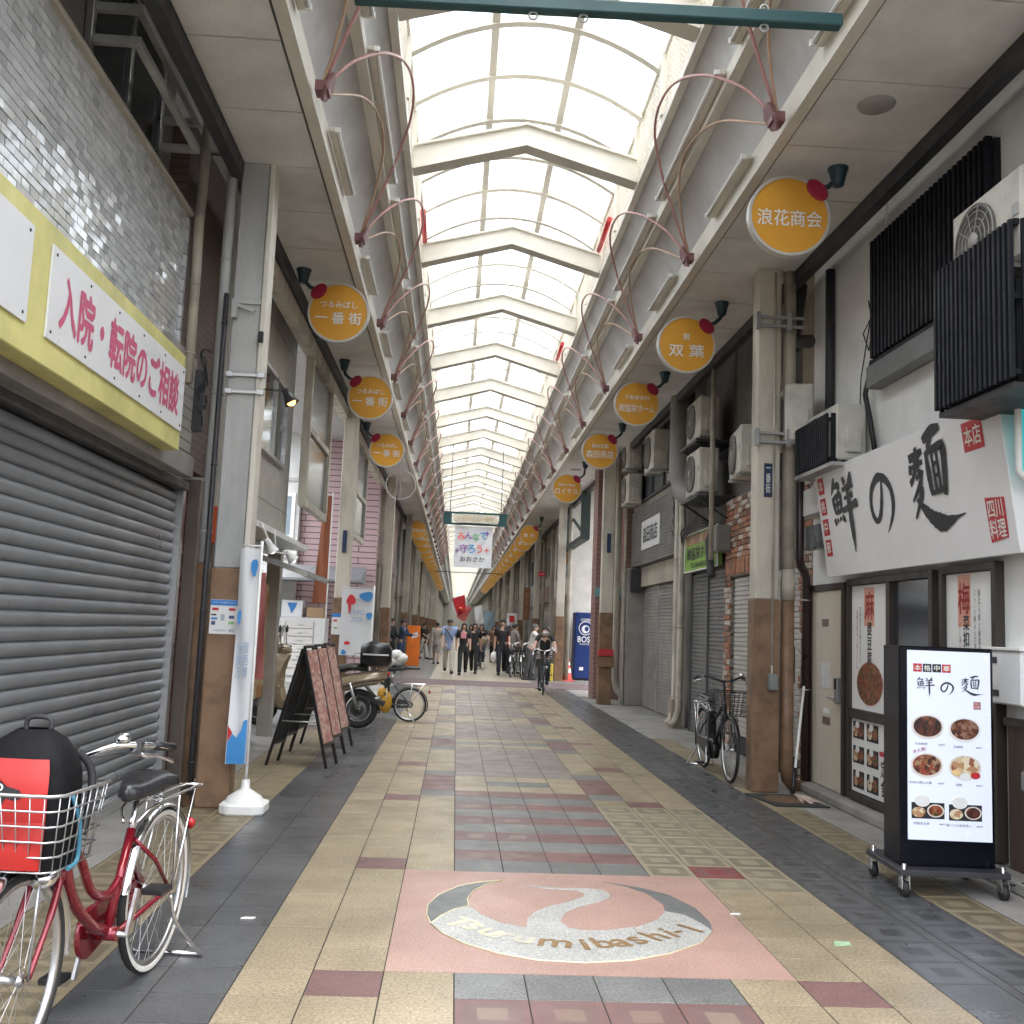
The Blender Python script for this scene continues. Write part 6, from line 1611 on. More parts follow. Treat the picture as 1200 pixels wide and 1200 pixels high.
# ================================================================ banners
def nobori(lab, x, y, z0, z1, w, m_, side=-1, ph=0.0, base=True, rz=0.0, pole=True, cat='banner', taper=0):
    root = thing('banner_flag', lab, cat, (x, y, 0), rz)
    if pole:
        b = MB(); b.tube([(0, 0, .04), (0, 0, z1 + .06)], .012, 8); b.build('pole', WHITE, root, local=True)
        b = MB(); b.tube([(0, 0, z1 + .02), (side * w, 0, z1 + .02)], .007, 6); b.build('cross_arm', WHITE, root, local=True)
    if base:
        b = MB(); b.prism([(-.17, -.12), (-.10, -.17), (.10, -.17), (.17, -.12), (.17, .12), (.10, .17), (-.10, .17), (-.17, .12)], (0, 0, 0), UX, UY, (0, 0, .085)); b.build('base_weight', WHITE, root, .015, local=True)
        b = MB(); b.lathe([(.15, .085), (.13, .12), (.05, .17), (.035, .18), (.03, .24), (.024, .25)], (0, 0, 0), UZ, 12); b.build('base_neck', WHITE, root, local=True)
    b = MB(); rows = []
    for j in range(15):
        t = j / 14; rows.append([V((side * (w * (1 - taper * t)) * i / 6 + side * .012, .03 * math.sin(i * .9 + t * 5 + ph) * (i / 6), z1 - (z1 - z0) * t)) for i in range(7)])
    b.sheet(rows); b.build('cloth', m_, root, local=True)
    return root
CLOTHW = mat('white_banner', (.70, .71, .72), .7, var=.04)
f1 = nobori('white expo banner flag on a weighted white base beside the grey near pillar', -2.21, 7.96, .36, 2.02, .15, CLOTHW, ph=.6)
def blob(root, cx, cz, r, m_, y=-.022, e=1.0, nm='emblem_shape', tail=None):
    b = MB(); pts = []
    for t in range(22):
        a = 2 * PI * t / 22; k = 1.0 + .12 * math.sin(a * 3 + cx * 9)
        pts.append((r * k * math.cos(a), r * k * e * math.sin(a)))
    b.prism(pts, (cx, y, cz), UX, UZ, (0, .002, 0)); b.build(nm, m_, root, local=True)
XR = mat('expo_red', (.62, .03, .04), .6); XB = mat('expo_blue', (.05, .26, .60), .6)
b = MB(); b.prism([(-.155, .365), (-.014, .365), (-.014, .70), (-.04, .69), (-.055, .62), (-.09, .56), (-.12, .59), (-.155, .52)], (0, -.036, 0), UX, UZ, (0, .002, 0)); b.build('blue_field', XB, f1, local=True)
b = MB(); b.prism([(-.155, .53), (-.12, .595), (-.155, .65)], (0, -.038, 0), UX, UZ, (0, .002, 0)); b.build('red_field', XR, f1, local=True)
blob(f1, -.04, 1.87, .026, XB, -.036, 2.6); blob(f1, -.13, 1.48, .014, XB, -.036, 4)
text('大阪\n関西\n万博', f1, mat('expo_grey', (.30, .42, .60), .6), (-.085, -.038, 1.15), UX, UZ, w=.09, h=.28, local=True)
text('EXPO2025', f1, XB, (-.085, -.040, .41), UX, UZ, w=.11, local=True)
f2 = nobori('white expo banner flag with red and blue shapes by the corner pillar', -2.04, 16.85, .92, 2.02, .52, CLOTHW, ph=1.2, base=False)
blob(f2, -.37, 1.83, .075, XR, -.045, 1.1); blob(f2, -.12, 1.90, .11, XB, -.045, .7); blob(f2, -.06, 1.58, .05, XB, -.045, 1.2)
b = MB(); b.prism([(-.42, 1.80), (-.37, 1.78), (-.36, 1.62), (-.40, 1.60)], (0, -.044, 0), UX, UZ, (0, .002, 0)); b.build('emblem_shape', XR, f2, local=True)
text('EXPO\n2025', f2, mat('expo_grey', (.30, .42, .60), .6), (-.26, -.05, 1.57), UX, UZ, w=.24, h=.20, local=True)
blob(f2, -.45, .97, .04, XB, -.045, 1); blob(f2, -.40, 1.12, .05, XR, -.045, .6)
f3 = nobori('rust brown drooping banner flag beside the corner pillar', -2.76, 16.4, 1.75, 3.5, .13, mat('rust_cloth', (.30, .10, .045), .7, var=.12), ph=.3, base=False, taper=-.7)
f4 = nobori('faded red banner flag leaning at the food shop doorway', -2.86, 10.6, .85, 1.95, .18, mat('faded_red_cloth', (.45, .15, .14), .7, var=.12), ph=2.0, base=False, side=1, taper=-.3)
blob(f4, .11, 1.35, .04, mat('cream_print', (.66, .55, .42), .6), -.036, 2.6)

# ================================================================ wheeled menu display
ld = thing('menu_display', 'black wheeled digital menu display showing six dishes before the noodle shop', 'display', (2.36, 6.22, 0), R_(-3.0))
def lb(nm, x0, x1, y0, y1, z0, z1, m_, parent=None, bev=0):
    b = MB(); b.box(x0, x1, y0, y1, z0, z1); return b.build(nm, m_, parent or ld, bev, local=True)
GLOSS = mat('gloss_black', (.003, .004, .008), .18, var=0, spec=.25)
lb('cabinet', -.255, .255, -.16, .10, .16, 1.47, GLOSS, None, .006)
lb('base_plate', -.29, .29, -.27, .30, .125, .158, DARKST, None, .004)
scr = lb('screen', -.212, .238, -.1645, -.1605, .315, 1.445, mat('lit_screen', (.50, .53, .62), .2, var=.02, emit=(.62, .68, .86), es=.085))
for k, (sx, sy) in enumerate(((-.26, -.24), (.26, -.24), (-.26, .26), (.26, .26))):
    b = MB(); b.cyl((sx - .015, sy, .045), (sx + .015, sy, .045), .044, n=18); w = b.build('caster', RUBBER, ld, local=True)
    b = MB(); b.prism([(-.03, .0), (.03, 0), (.022, .075), (-.022, .075)], (sx - .022, sy, .048), UY, UZ, (.006, 0, 0)); b.prism([(-.03, .0), (.03, 0), (.022, .075), (-.022, .075)], (sx + .016, sy, .048), UY, UZ, (.006, 0, 0)); b.cyl((sx, sy, .11), (sx, sy, .19), .012, n=8); b.build('caster_fork', CHROME, w, local=True)
SF = -.1655
for k, ch in enumerate('本格中華'):
    x0 = -.18 + k * .052
    sq = lb('menu_mark', x0, x0 + .047, SF - .0005, SF + .0008, 1.315, 1.365, RED if k in (0, 3) else BLACKM, scr)
    text(ch, sq, TXT_W, (x0 + .0235, SF - .0012, 1.340), UX, UZ, h=.034, bold=.02, local=True)
UZv, OD = UZ, V((0, -1, 0))
for key, x0, s_ in (('sen', -.165, .100), ('no', -.035, .078), ('men', .075, .098)):
    brush(key, scr, TXT_K, (x0, SF - .0010, 1.185), UX, UZ, s_, OD, local=True, ws=1.0)
sq = lb('menu_mark', .145, .183, SF - .0005, SF + .0008, 1.10, 1.145, BR_RED, scr); text('四川\n料理', sq, TXT_W, (.164, SF - .0012, 1.1225), UX, UZ, w=.03, h=.036, local=True)
dishes = [(-.105, .985, F_DRK, '牛肉角煮'), (.095, .975, F_BRN, '回鍋肉'), (-.110, .755, F_NOO, '牛肉の煮込み麺'), (.095, .750, F_PAL, '油麺'), (-.105, .50, F_RED, '回鍋肉定食'), (.095, .495, F_DRK, '豚バラの梅菜蒸し')]
for k, (x, z, m_, t) in enumerate(dishes):
    if k < 4:
        poly_disc(scr, (x, SF - .0002, z), UX, UZ, .088, .074, CH if k != 1 else PAPER, 'plate', local=True); poly_disc(scr, (x, SF - .0018, z + .003), UX, UZ, .076, .062, m_, 'dish', local=True)
        if k == 3:
            for q, (dx, dz, rr) in enumerate(((-.05, -.03, .022), (.0, -.055, .03), (.055, -.045, .026))): poly_disc(scr, (x + dx, SF - .0032, z + dz), UX, UZ, rr, rr * .8, (mat('egg', (.75, .55, .25), .4), PAPER, RED)[q], 'side_dish', local=True, n=14)
    else:
        lb('tray', x - .088, x + .088, SF - .0006, SF + .0008, z - .06, z + .035, BLACKM, scr)
        for (dx, dz, rr, m2) in ((-.03, .045, .042, PAPER), (-.05, -.022, .036, F_PAL), (.04, -.012, .046, CH)): poly_disc(scr, (x + dx, SF - .0014, z + dz), UX, UZ, rr, rr * .85, m2, 'dish', local=True, n=16)
        poly_disc(scr, (x + .04, SF - .0028, z - .012), UX, UZ, .038, .032, m_, 'dish', local=True, n=16)
    text(t, scr, TXT_K, (x - .035, SF - .0012, z - .103 if k < 4 else z - .088), UX, UZ, h=.016, local=True)
    text('980円', scr, TXT_K, (x + .075, SF - .0012, z - .105 if k < 4 else z - .090), UX, UZ, h=.012, local=True)
text('大人気!', scr, BR_RED, (-.15, SF - .0034, .845), V((.95, 0, .30)), V((-.30, 0, .95)), h=.022, bold=.02, local=True)
b = MB(); b.tube(bez([(2.58, 6.40, .25), (2.70, 6.38, .20), (2.78, 6.30, .05), (2.82, 6.05, .085), (2.92, 6.1, .30), (2.95, 6.15, .62)], 6), .006, 6); tag(b.build('power_cord', BLACK), 'black power cord running from the wheeled display to the wall', 'cord')
b = MB(); b.box(2.90, 2.962, 6.10, 6.22, .60, .72); tag(b.build('outlet_box', mat('outlet_grey', (.25, .25, .25), .5), None, .01), 'grey outdoor socket box on the dark planks', 'socket')

# ================================================================ vending machine, cone, right crossing
vm = thing('vending_machine', 'dark blue drinks vending machine against the white end wall', 'vending machine', (3.4, 30.3, 0))
VB = mat('vending_blue', (.012, .035, .15), .35, var=.05)
wall('cabinet', vm, VB, 2.90, 3.95, 30.0, 30.7, .06, 2.02, .02); wall('kick_plate', vm, BLACK, 2.95, 3.9, 30.02, 30.6, 0, .06)
poly_disc(vm, (3.22, 29.992, 1.55), UX, UZ, .21, .21, WHITE, 'emblem_ring', n=28); poly_disc(vm, (3.22, 29.989, 1.55), UX, UZ, .185, .185, VB, 'emblem_field', n=28); poly_disc(vm, (3.22, 29.986, 1.52), UX, UZ, .12, .12, WHITE, 'emblem_centre', n=20)
poly_disc(vm, (3.25, 29.983, 1.53), UX, UZ, .06, .075, VB, 'emblem_centre', n=16)
text('COFFEE', vm, WHITE, (3.22, 29.985, 1.80), UX, UZ, w=.30, h=.07, bold=.02); text('BOSS', vm, WHITE, (3.22, 29.985, 1.22), UX, UZ, w=.46, h=.17, bold=.03)
text('SUNTORY', vm, WHITE, (3.22, 29.985, 1.08), UX, UZ, w=.34)
b = MB(); b.box(3.06, 3.18, 29.985, 29.999, .30, .40); b.build('coin_return', WHITE, vm)
cn = thing('traffic_cone', 'red traffic cone with white reflective bands beside the vending machine', 'traffic cone', (2.66, 29.5, 0))
CR = mat('cone_red', (.62, .05, .03), .5)
b = MB(); b.box(-.19, .19, -.19, .19, 0, .03); b.build('base', CR, cn, .01, local=True)
b = MB(); b.lathe([(.14, .03), (.03, .70), (.0, .705)], (0, 0, 0), UZ, 20); b.build('cone', CR, cn, local=True)
for z0, z1 in ((.24, .36), (.46, .56)):
    b = MB(); b.lathe([(.14 - (z0 - .03) * .1642 + .003, z0), (.14 - (z1 - .03) * .1642 + .003, z1)], (0, 0, 0), UZ, 20); b.build('band', WHITE, cn, local=True)
ww = thing('white_building', 'white end-walled building behind the vending machine across the crossing', 'building', (4, 31, 0))
wall('wall', ww, mat('white_end_wall', (.66, .63, .56), .7, dirt=.1), 2.85, 8, 31.0, 36.5, 0, 5.95); wall('shop_front', ww, mat('tan_shutter', (.30, .25, .2), .6), 2.80, 2.849, 31.4, 36.2, 0, 2.6)
wall('window', ww, GLASSD, 2.84, 2.849, 31.8, 35.8, 3.2, 4.6)
b = MB(); b.box(2.55, 2.80, 26.5, 30.9, 3.9, 4.0); b.box(2.55, 2.8, 26.5, 26.58, 4.0, 5.2); b.box(2.55, 2.8, 30.8, 30.88, 4.0, 5.2); b.bar((2.68, 26.6, 4.0), (2.68, 30.8, 5.1), .06, .06); tag(b.build('steel_gantry', mat('gantry_green', (.05, .07, .065), .6)), 'dark green steel gantry under the soffit at the crossing', 'gantry')
b = MB(); b.box(2.05, 2.28, 33.9, 33.96, 3.25, 3.4); sgn = tag(b.build('small_sign', mat('sign_red', (.6, .03, .06), .5)), 'small red projecting sign past the crossing', 'sign'); text('止まれ', sgn, TXT_W, (2.165, 33.895, 3.325), UX, UZ, w=.18)
b = MB(); b.box(1.98, 2.24, 39.9, 40.0, 1.8, 3.1); sgn = tag(b.build('wood_sign', mat('sign_wood', (.22, .10, .045), .6, var=.2)), 'tall brown wooden projecting shop sign in the far arcade', 'sign'); text('和\n菓\n子', sgn, mat('sign_gold', (.40, .20, .07), .5), (2.11, 39.89, 2.45), UX, UZ, h=.9, w=.13)
st_.scale = (1.06, 1.06, 1.06); ld.scale = (1.13, 1, 1)
og = thing('standing_sign', 'bright orange standing sign board beside two people in dark clothes', 'standing sign', (-2.0, 33.0, 0))
wall('panel', og, mat('orange_board', (.85, .20, .02), .5), -2.22, -1.80, 33.0, 33.06, .12, 1.42, .01); wall('base', og, BLACK, -2.28, -1.74, 32.9, 33.2, .0, .05)
b = MB(); b.bar((-2.2, 33.08, .05), (-2.2, 33.08, 1.4), .03, .03); b.bar((-1.82, 33.08, .05), (-1.82, 33.08, 1.4), .03, .03); b.build('frame', STEEL, og)
b = MB(); b.lathe([(0, 0), (.42, .0), (.42, .04), (0, .04)], (-2.88, 26.4, 2.65), UY, 26); tag(b.build('hanging_disc', mat('frosted_panel', (.30, .30, .29), .5)), 'pale frosted round panel hanging behind the expo banner', 'sign')
# flags deep in the arcade
for k, (x, y, z, w, h, m_, lab) in enumerate(((-.60, 44, 2.35, .55, .75, mat('flag_red', (.50, .02, .03), .6), 'red shop flag with a small lantern in the far arcade'), (-.22, 48, 2.1, .6, .7, mat('flag_coral', (.55, .13, .12), .6), 'coral shop flag hanging in the far arcade'),
                                             (.30, 46, 2.0, .35, .8, CLOTHW, 'tilted white shop flag in the far arcade'), (1.55, 40, 1.75, .42, .6, CLOTHW, 'small white expo flag on the vending machine side'), (.85, 47, 1.75, .5, .9, mat('flag_bluegrey', (.22, .30, .36), .6), 'blue grey cloth banner in the far arcade'))):
    b = MB(); b.sheet([[V((x + w * (i / 5 - .5) * (1 - .35 * j / 5 * (k < 2)) + (.18, -.22, .14, .02, .05)[k] * j / 5, y + .03 * math.sin(i + j), z + h / 2 - h * j / 5 + (.10, -.12, .06, 0, .02)[k] * (i - 2.5) / 2.5)) for i in range(6)] for j in range(6)]); o = tag(b.build('shop_flag', m_), lab, 'flag')
    if k == 3: b = MB(); b.box(x - .1, x + .1, y - .045, y - .042, z - .05, z + .2); b.build('emblem_shape', XR, o)
    if k == 0: b = MB(); b.ball((x + .12, y - .1, z - .15), .09); b.build('lantern', mat('lantern_paper', (.7, .1, .05), .5), o)
# ================================================================ far shop rows
FW = [mat('far_wall_%d' % k, c, .7, var=.1, dirt=.25) for k, c in enumerate(((.42, .38, .32), (.48, .45, .39), (.30, .20, .16), (.37, .36, .34), (.52, .48, .41), (.26, .235, .21)))]
FS = [mat('far_shutter_%d' % k, c, .5, var=.1) for k, c in enumerate(((.32, .30, .27), (.22, .20, .19), (.38, .35, .30)))]
def far_shop(s, y0, y1, k, lab):
    x0 = s * 2.95
    root = thing('arcade_shop', lab, 'building', (x0, (y0 + y1) / 2, 0))
    wall('wall', root, FW[k % 6], x0, s * 7, y0, y1, 0, 5.95)
    wall('fascia', root, FW[(k + 2) % 6], s * 2.80, s * 2.949, y0 + .1, y1 - .1, 2.5, 3.1)
    z = .05
    while z < 2.4:
        wall('slat', root, FS[k % 3], s * 2.91, s * 2.948, y0 + .4, y1 - .4, z, z + .13); z += .145
    for q in range(2):
        a = y0 + .6 + q * (y1 - y0 - 1.2) / 2
        window_x(root, x0, -s, a, a + (y1 - y0) / 2 - .9, 3.5, 4.7, STEEL, GLASSD)
    wall('pilaster', root, FW[(k + 1) % 6], s * 2.74, s * 2.949, y0, y0 + .35, 0, 5.2)
    return root
NMS = ('sandy', 'pale tan', 'red-brown', 'grey', 'light cream', 'dark umber')
y = 36.6
for k in range(12):
    far_shop(1, y, y + 6.6, k, f'{NMS[k % 6]} walled shop in the far row past the vending machine' + (', second of that colour' if k > 5 else '')); y += 6.62
y = 33.05
for k in range(12):
    far_shop(-1, y, y + 6.9, k + 3, f'{NMS[(k + 3) % 6]} walled shop in the far row past the pink building' + (', second of that colour' if k > 5 else '')); y += 6.92
b = MB(); b.box(-30, 30, 174, 175, 0, 14); tag(b.build('distant_building', mat('distant_wall', (.45, .44, .40), .8, var=.1, scale=.3)), 'pale building closing the far end of the arcade', 'building')
for s in (-1, 1):
    b = MB(); b.box(min(s * 2.95, s * 7), max(s * 2.95, s * 7), 116.3, 173.9, 0, 6.5); tag(b.build('distant_row', FW[1]), ('pale row of buildings past the end of the roof on the shutter side', 'pale row of buildings past the end of the roof on the vending machine side')[0 if s < 0 else 1], 'building')
for k, (s, y, lab) in enumerate(((1, 43, 'far cream pipe pair by the wooden sign'),)):
    pass
rv = thing('roof_walkway', 'pale blue maintenance walkway railing seen through the vault panes', 'walkway', (XA, 12.6, 7.6))
BLR = mat('walkway_blue', (.20, .42, .60), .5)
b = MB(); b.box(XA - 1.6, XA + 1.6, 12.55, 12.62, 7.72, 7.78); b.box(XA - 1.6, XA + 1.6, 12.55, 12.62, 8.02, 8.08)
b.box(XA - 1.6, XA + 1.6, 13.15, 13.2, 8.25, 8.30)
b.build('rail', BLR, rv)
for q in range(7): b = MB(); b.box(XA - 1.5 + q * .5, XA - 1.45 + q * .5, 12.555, 12.615, 7.5, 8.02); b.build('post', BLR, rv)
# red rolled awning ends on the lattice
for k, (s, y, lab) in enumerate(((1, 12.0, 'red hydrant-style tag tube on the right vault edge'), (-1, 12.1, 'red tag tube on the left vault edge'), (1, 17.6, 'red tag tube further along the right vault edge'))):
    b = MB(); b.tube([(XA + s * 1.17, y, 6.62), (XA + s * 1.17, y + .95, 6.58)], .035, 8); tag(b.build('red_tube', RED), lab if k else 'red tag tube on the right vault edge beside the second tie beam', 'tube')

# ================================================================ people
def skin_mesh(verts, edges, name, lv=2):
    me = bpy.data.meshes.new(name); me.from_pydata([v[0] for v in verts], edges, []); me.update()
    o = bpy.data.objects.new(name, me); col.objects.link(o)
    md = o.modifiers.new('skin', 'SKIN'); md.use_smooth_shade = True
    if not me.skin_vertices: me.skin_vertices.new()
    for i, v in enumerate(verts):
        d = me.skin_vertices[0].data[i]; d.radius = (v[1], v[2] if len(v) > 2 else v[1]); d.use_root = (i == 0)
    ss = o.modifiers.new('sub', 'SUBSURF'); ss.levels = lv; ss.render_levels = lv
    r = bpy.data.meshes.new_from_object(o.evaluated_get(bpy.context.evaluated_depsgraph_get()))
    bpy.data.objects.remove(o); bpy.data.meshes.remove(me)
    r.name = name
    return r
def add_mesh(b, me, mi=0):
    b.add([v.co for v in me.vertices], [tuple(p.vertices) for p in me.polygons], mi, True); bpy.data.meshes.remove(me)
def person(lab, loc, rz, H=1.68, shirt=None, trous=None, shoes=BLACK, hair=HAIR, lleg=.2, rleg=-.2, lknee=.1, rknee=.15, larm=-.2, rarm=.2, lel=.25, rel=.25, lean=0.0, hairlen=0, sleeve=.55,
           skirt=False, hat=None, mask=False, sit=0.0, aspread=.10, group=None, short=False, jacket=None):
    """Local frame: the person looks along -y; left is +x. Angles are forward swings in radians."""
    root = thing('person', lab, 'person', loc, rz, group)
    h = H
    ph = .52 * h - sit
    P0 = V((0, 0, ph))
    ld = V((0, -math.sin(lean), math.cos(lean)))
    sp1 = P0 + ld * (.11 * h); ch = P0 + ld * (.235 * h); nk = P0 + ld * (.315 * h); 
    hd = nk + V((0, -.012 * h - .02 * lean, .058 * h)); tp = hd + V((0, 0, .055 * h))
    def limb(base, a1, l1, a2, l2, sp=0.0):
        d1 = V((sp, -math.sin(a1), -math.cos(a1))).normalized(); d2 = V((sp * .4, -math.sin(a2), -math.cos(a2))).normalized()
        k = base + d1 * l1; return k, k + d2 * l2
    verts = [(P0, .075 * h, .058 * h), (sp1, .068 * h, .052 * h), (ch, .082 * h, .056 * h), (nk - ld * .02 * h, .040 * h, .036 * h), (nk + V((0, 0, .012 * h)), .029 * h, .030 * h), (hd - V((0, 0, .018 * h)), .040 * h, .046 * h), (hd + V((0, 0, .022 * h)), .044 * h, .054 * h), (tp, .026 * h, .032 * h)]
    edges = [(i, i + 1) for i in range(7)]
    J = {}
    for s, a, e, nm in ((1, larm, lel, 'l'), (-1, rarm, rel, 'r')):
        sh = P0 + ld * (.285 * h) + V((s * .105 * h, 0, 0)); el, wr = limb(sh, a, .165 * h, a + e, .145 * h, s * aspread)
        hn = wr + (wr - el).normalized() * .045 * h
        n0 = len(verts); verts += [(sh, .032 * h, .034 * h), (el, .023 * h), (wr, .015 * h, .018 * h), (hn, .012 * h, .022 * h)]; edges += [(2, n0), (n0, n0 + 1), (n0 + 1, n0 + 2), (n0 + 2, n0 + 3)]
        J[nm + 'arm'] = (sh, el, wr, hn)
    for s, a, e, nm in ((1, lleg, lknee, 'l'), (-1, rleg, rknee, 'r')):
        hp = P0 + V((s * .052 * h, 0, -.03 * h)); kn, an = limb(hp, a, .235 * h, a - e, .225 * h)
        n0 = len(verts); verts += [(hp, .050 * h, .052 * h), (kn, .032 * h, .034 * h), (an, .020 * h, .022 * h), (an + V((0, -.055 * h, -.022 * h)), .018 * h, .014 * h)]; edges += [(0, n0), (n0, n0 + 1), (n0 + 1, n0 + 2), (n0 + 2, n0 + 3)]
        J[nm + 'leg'] = (hp, kn, an)
    b = MB(); add_mesh(b, skin_mesh(verts, edges, 'body', 1))
    b.ball(hd + V((0, -.052 * h, -.004 * h)), .008 * h, .011 * h, .012 * h, 8, 6)                       # nose
    for s in (-1, 1):
        b.ball(hd + V((s * .046 * h, 0, 0)), .006 * h, .012 * h, .017 * h, 8, 6)                       # ears
    for nm in ('l', 'r'):
        sh, el, wr, hn = J[nm + 'arm']; d = (hn - wr).normalized(); s = 1 if nm == 'l' else -1
        for q in range(4):
            o = hn + V((0, (.016 - .010 * q) * h, 0)); L = (.030, .036, .034, .026)[q] * h
            b.tube([o, o + d * L * .6 + V((-s * .003 * h, 0, 0)), o + d * L + V((-s * .010 * h, -.004 * h, 0))], [.0052 * h, .0048 * h, .0036 * h], 5)
        b.tube([wr + d * .015 * h + V((0, -.012 * h, 0)), wr + d * .035 * h + V((-s * .004 * h, -.026 * h, 0)), wr + d * .052 * h + V((-s * .006 * h, -.030 * h, 0))], [.0065 * h, .0055 * h, .004 * h], 5)
    body = b.build('body', SKIN, root, local=True)
    b = MB()
    for s in (-1, 1): b.ball(hd + V((s * .017 * h, -.048 * h, .010 * h)), .0055 * h, .003 * h, .0035 * h, 8, 5)
    b.build('eyes', HAIR, root, local=True)
    # shirt
    vs = [(P0 - V((0, 0, .095 * h)), .092 * h, .078 * h), (P0 - V((0, 0, .080 * h)), .092 * h, .078 * h), (P0, .086 * h, .072 * h), (sp1, .080 * h, .064 * h), (ch, .094 * h, .066 * h), (nk - ld * .025 * h, .046 * h, .042 * h)]; es = [(0, 1), (1, 2), (2, 3), (3, 4), (4, 5)]
    for nm in ('l', 'r'):
        sh, el, wr, hn = J[nm + 'arm']; n0 = len(vs)
        vs += [(sh, .042 * h, .044 * h)]; es += [(4, n0)]
        if sleeve <= .6: vs += [(sh + (el - sh) * (sleeve / .6 * .85 + .1), .036 * h)]; es += [(n0, n0 + 1)]
        else: vs += [(el, .031 * h), (wr, .026 * h)]; es += [(n0, n0 + 1), (n0 + 1, n0 + 2)]
    b = MB(); add_mesh(b, skin_mesh(vs, es, 'shirt', 1)); b.build('shirt', shirt, root, local=True)
    if jacket:
        b = MB(); rows = []
        for t in range(6):
            c = nk - ld * (.03 + .062 * t) * h; w = (.06, .112, .112, .108, .110, .118)[t] * h; d = (.05, .078, .082, .08, .082, .088)[t] * h
            rows.append([c + V((w * math.sin(a), d * math.cos(a), 0)) for a in [R_(-138 + 276 * q / 16) for q in range(17)]])
        b.sheet(rows); b.build('jacket', jacket, root, local=True)
    # trousers / skirt
    vs = [(P0 + V((0, 0, .06 * h)), .080 * h, .062 * h), (P0 - V((0, 0, .03 * h)), .082 * h, .068 * h)]; es = [(0, 1)]
    for nm in ('l', 'r'):
        hp, kn, an = J[nm + 'leg']; n0 = len(vs)
        end = an + (kn - an) * (-.10 if not short else .95)
        vs += [(hp - V((0, 0, .02 * h)), .060 * h, .060 * h), (kn, .045 * h, .046 * h), (end, .038 * h, .038 * h)]; es += [(1, n0), (n0, n0 + 1), (n0 + 1, n0 + 2)]
    b = MB(); add_mesh(b, skin_mesh(vs, es, 'trousers', 1)); b.build('trousers', trous, root, local=True)
    for nm in ('l', 'r'):
        hp, kn, an = J[nm + 'leg']
        b = MB(); b.ball(an + V((0, -.030 * h, -.020 * h)), .034 * h, .085 * h, .030 * h, 12, 8); b.build('shoe', shoes, root, local=True)
    # hair
    b = MB(); rows = []
    c = hd + V((0, .006 * h, .018 * h))
    for t in range(7):
        th = PI * (.02 + .52 * t / 6)
        row = []
        for q in range(17):
            a = R_(-140 + 280 * q / 16) ; front = max(0, -math.cos(a))
            th2 = th * (1 - .42 * max(0, math.cos(a + PI)) )
            row.append(c + V((.050 * h * math.sin(th2) * math.sin(a), .062 * h * math.sin(th2) * math.cos(a), .060 * h * math.cos(th2))))
        rows.append(row)
    if hairlen:
        for t in range(1, 5):
            rows.append([p + V((p.x - c.x, .4 * abs(p.y - c.y) * .2, 0)) * (.10 * t) + V((0, .004 * h * t, -hairlen * h * t / 4)) for p in rows[6]])
    b.sheet(rows); b.ball(c + V((0, .006 * h, .010 * h)), .047 * h, .054 * h, .050 * h, 12, 8); b.build('hair', hair, root, local=True)
    if hat:
        b = MB(); b.lathe([(0, .052 * h), (.036 * h, .046 * h), (.054 * h, .022 * h), (.057 * h, 0)], hd + V((0, 0, .020 * h)), UZ, 16); b.prism([(-.04 * h, 0), (-.03 * h, -.05 * h), (0, -.065 * h), (.03 * h, -.05 * h), (.04 * h, 0)], hd + V((0, -.045 * h, .020 * h)), UX, UY, (0, 0, .005 * h)); b.build('cap', hat, root, local=True)
    if mask:
        b = MB(); b.ball(hd + V((0, -.022 * h, -.022 * h)), .040 * h, .040 * h, .026 * h, 12, 8); b.build('face_mask', PAPER, root, local=True)
    return root, J
def clothes(nm, c): return mat('cloth_' + nm, c, .8, var=.10, scale=9, bump=.15, bscale=30)
p1_, J1 = person('person in a pale blue shirt and light trousers wearing a dark cap and cross-body strap', (-.83, 30.9, 0), .05, 1.72, clothes('pale_blue', (.30, .40, .62)), clothes('off_white', (.58, .55, .48)), lleg=.42, rleg=-.34, rknee=.35, hat=BLACKM, larm=-.25, rarm=.2)
b = MB(); b.tube([(-.15, -.10, 1.40), (-.03, -.155, 1.22), (.10, -.14, 1.02)], .014, 6); b.build('bag_strap', BLACKM, p1_, local=True)
p2_, _ = person('person with long black hair in a black outfit with a pink printed top', (-.40, 30.6, 0), -.03, 1.62, clothes('black', (.018, .018, .02)), clothes('black', (.018, .018, .02)), hairlen=.16, lleg=-.32, rleg=.34, lknee=.35, larm=.15, rarm=-.1, rel=.4)
b = MB(); b.box(-.085, .075, -.128, -.118, 1.10, 1.26); b.build('shirt_print', mat('pink_print', (.70, .28, .32), .7), p2_, .01, local=True)
person('person in black walking half hidden behind the pink printed top', (-.05, 31.8, 0), -.1, 1.64, clothes('black', (.018, .018, .02)), clothes('black', (.018, .018, .02)), hairlen=.12, lleg=.35, rleg=-.3, rknee=.4)
p4_, J4 = person('person in a black polo shirt and black trousers carrying a white bag', (.80, 31.3, 0), .0, 1.78, clothes('black', (.018, .018, .02)), clothes('navy_black', (.016, .018, .026)), lleg=-.36, rleg=.40, lknee=.4, larm=.3, rarm=-.12)
hx_ = M.Translation((.80, 31.3, 0)) @ J4['rarm'][3]
b = MB(); b.ball((hx_.x, hx_.y, hx_.z - .26), .13, .08, .18, 12, 8); b.tube([(hx_.x - .03, hx_.y, hx_.z - .12), (hx_.x, hx_.y, hx_.z + .0), (hx_.x + .03, hx_.y, hx_.z - .12)], .008, 5); tag(b.build('plastic_bag', MATS['white_bag']), 'white plastic shopping bag held by the person in black', 'bag')
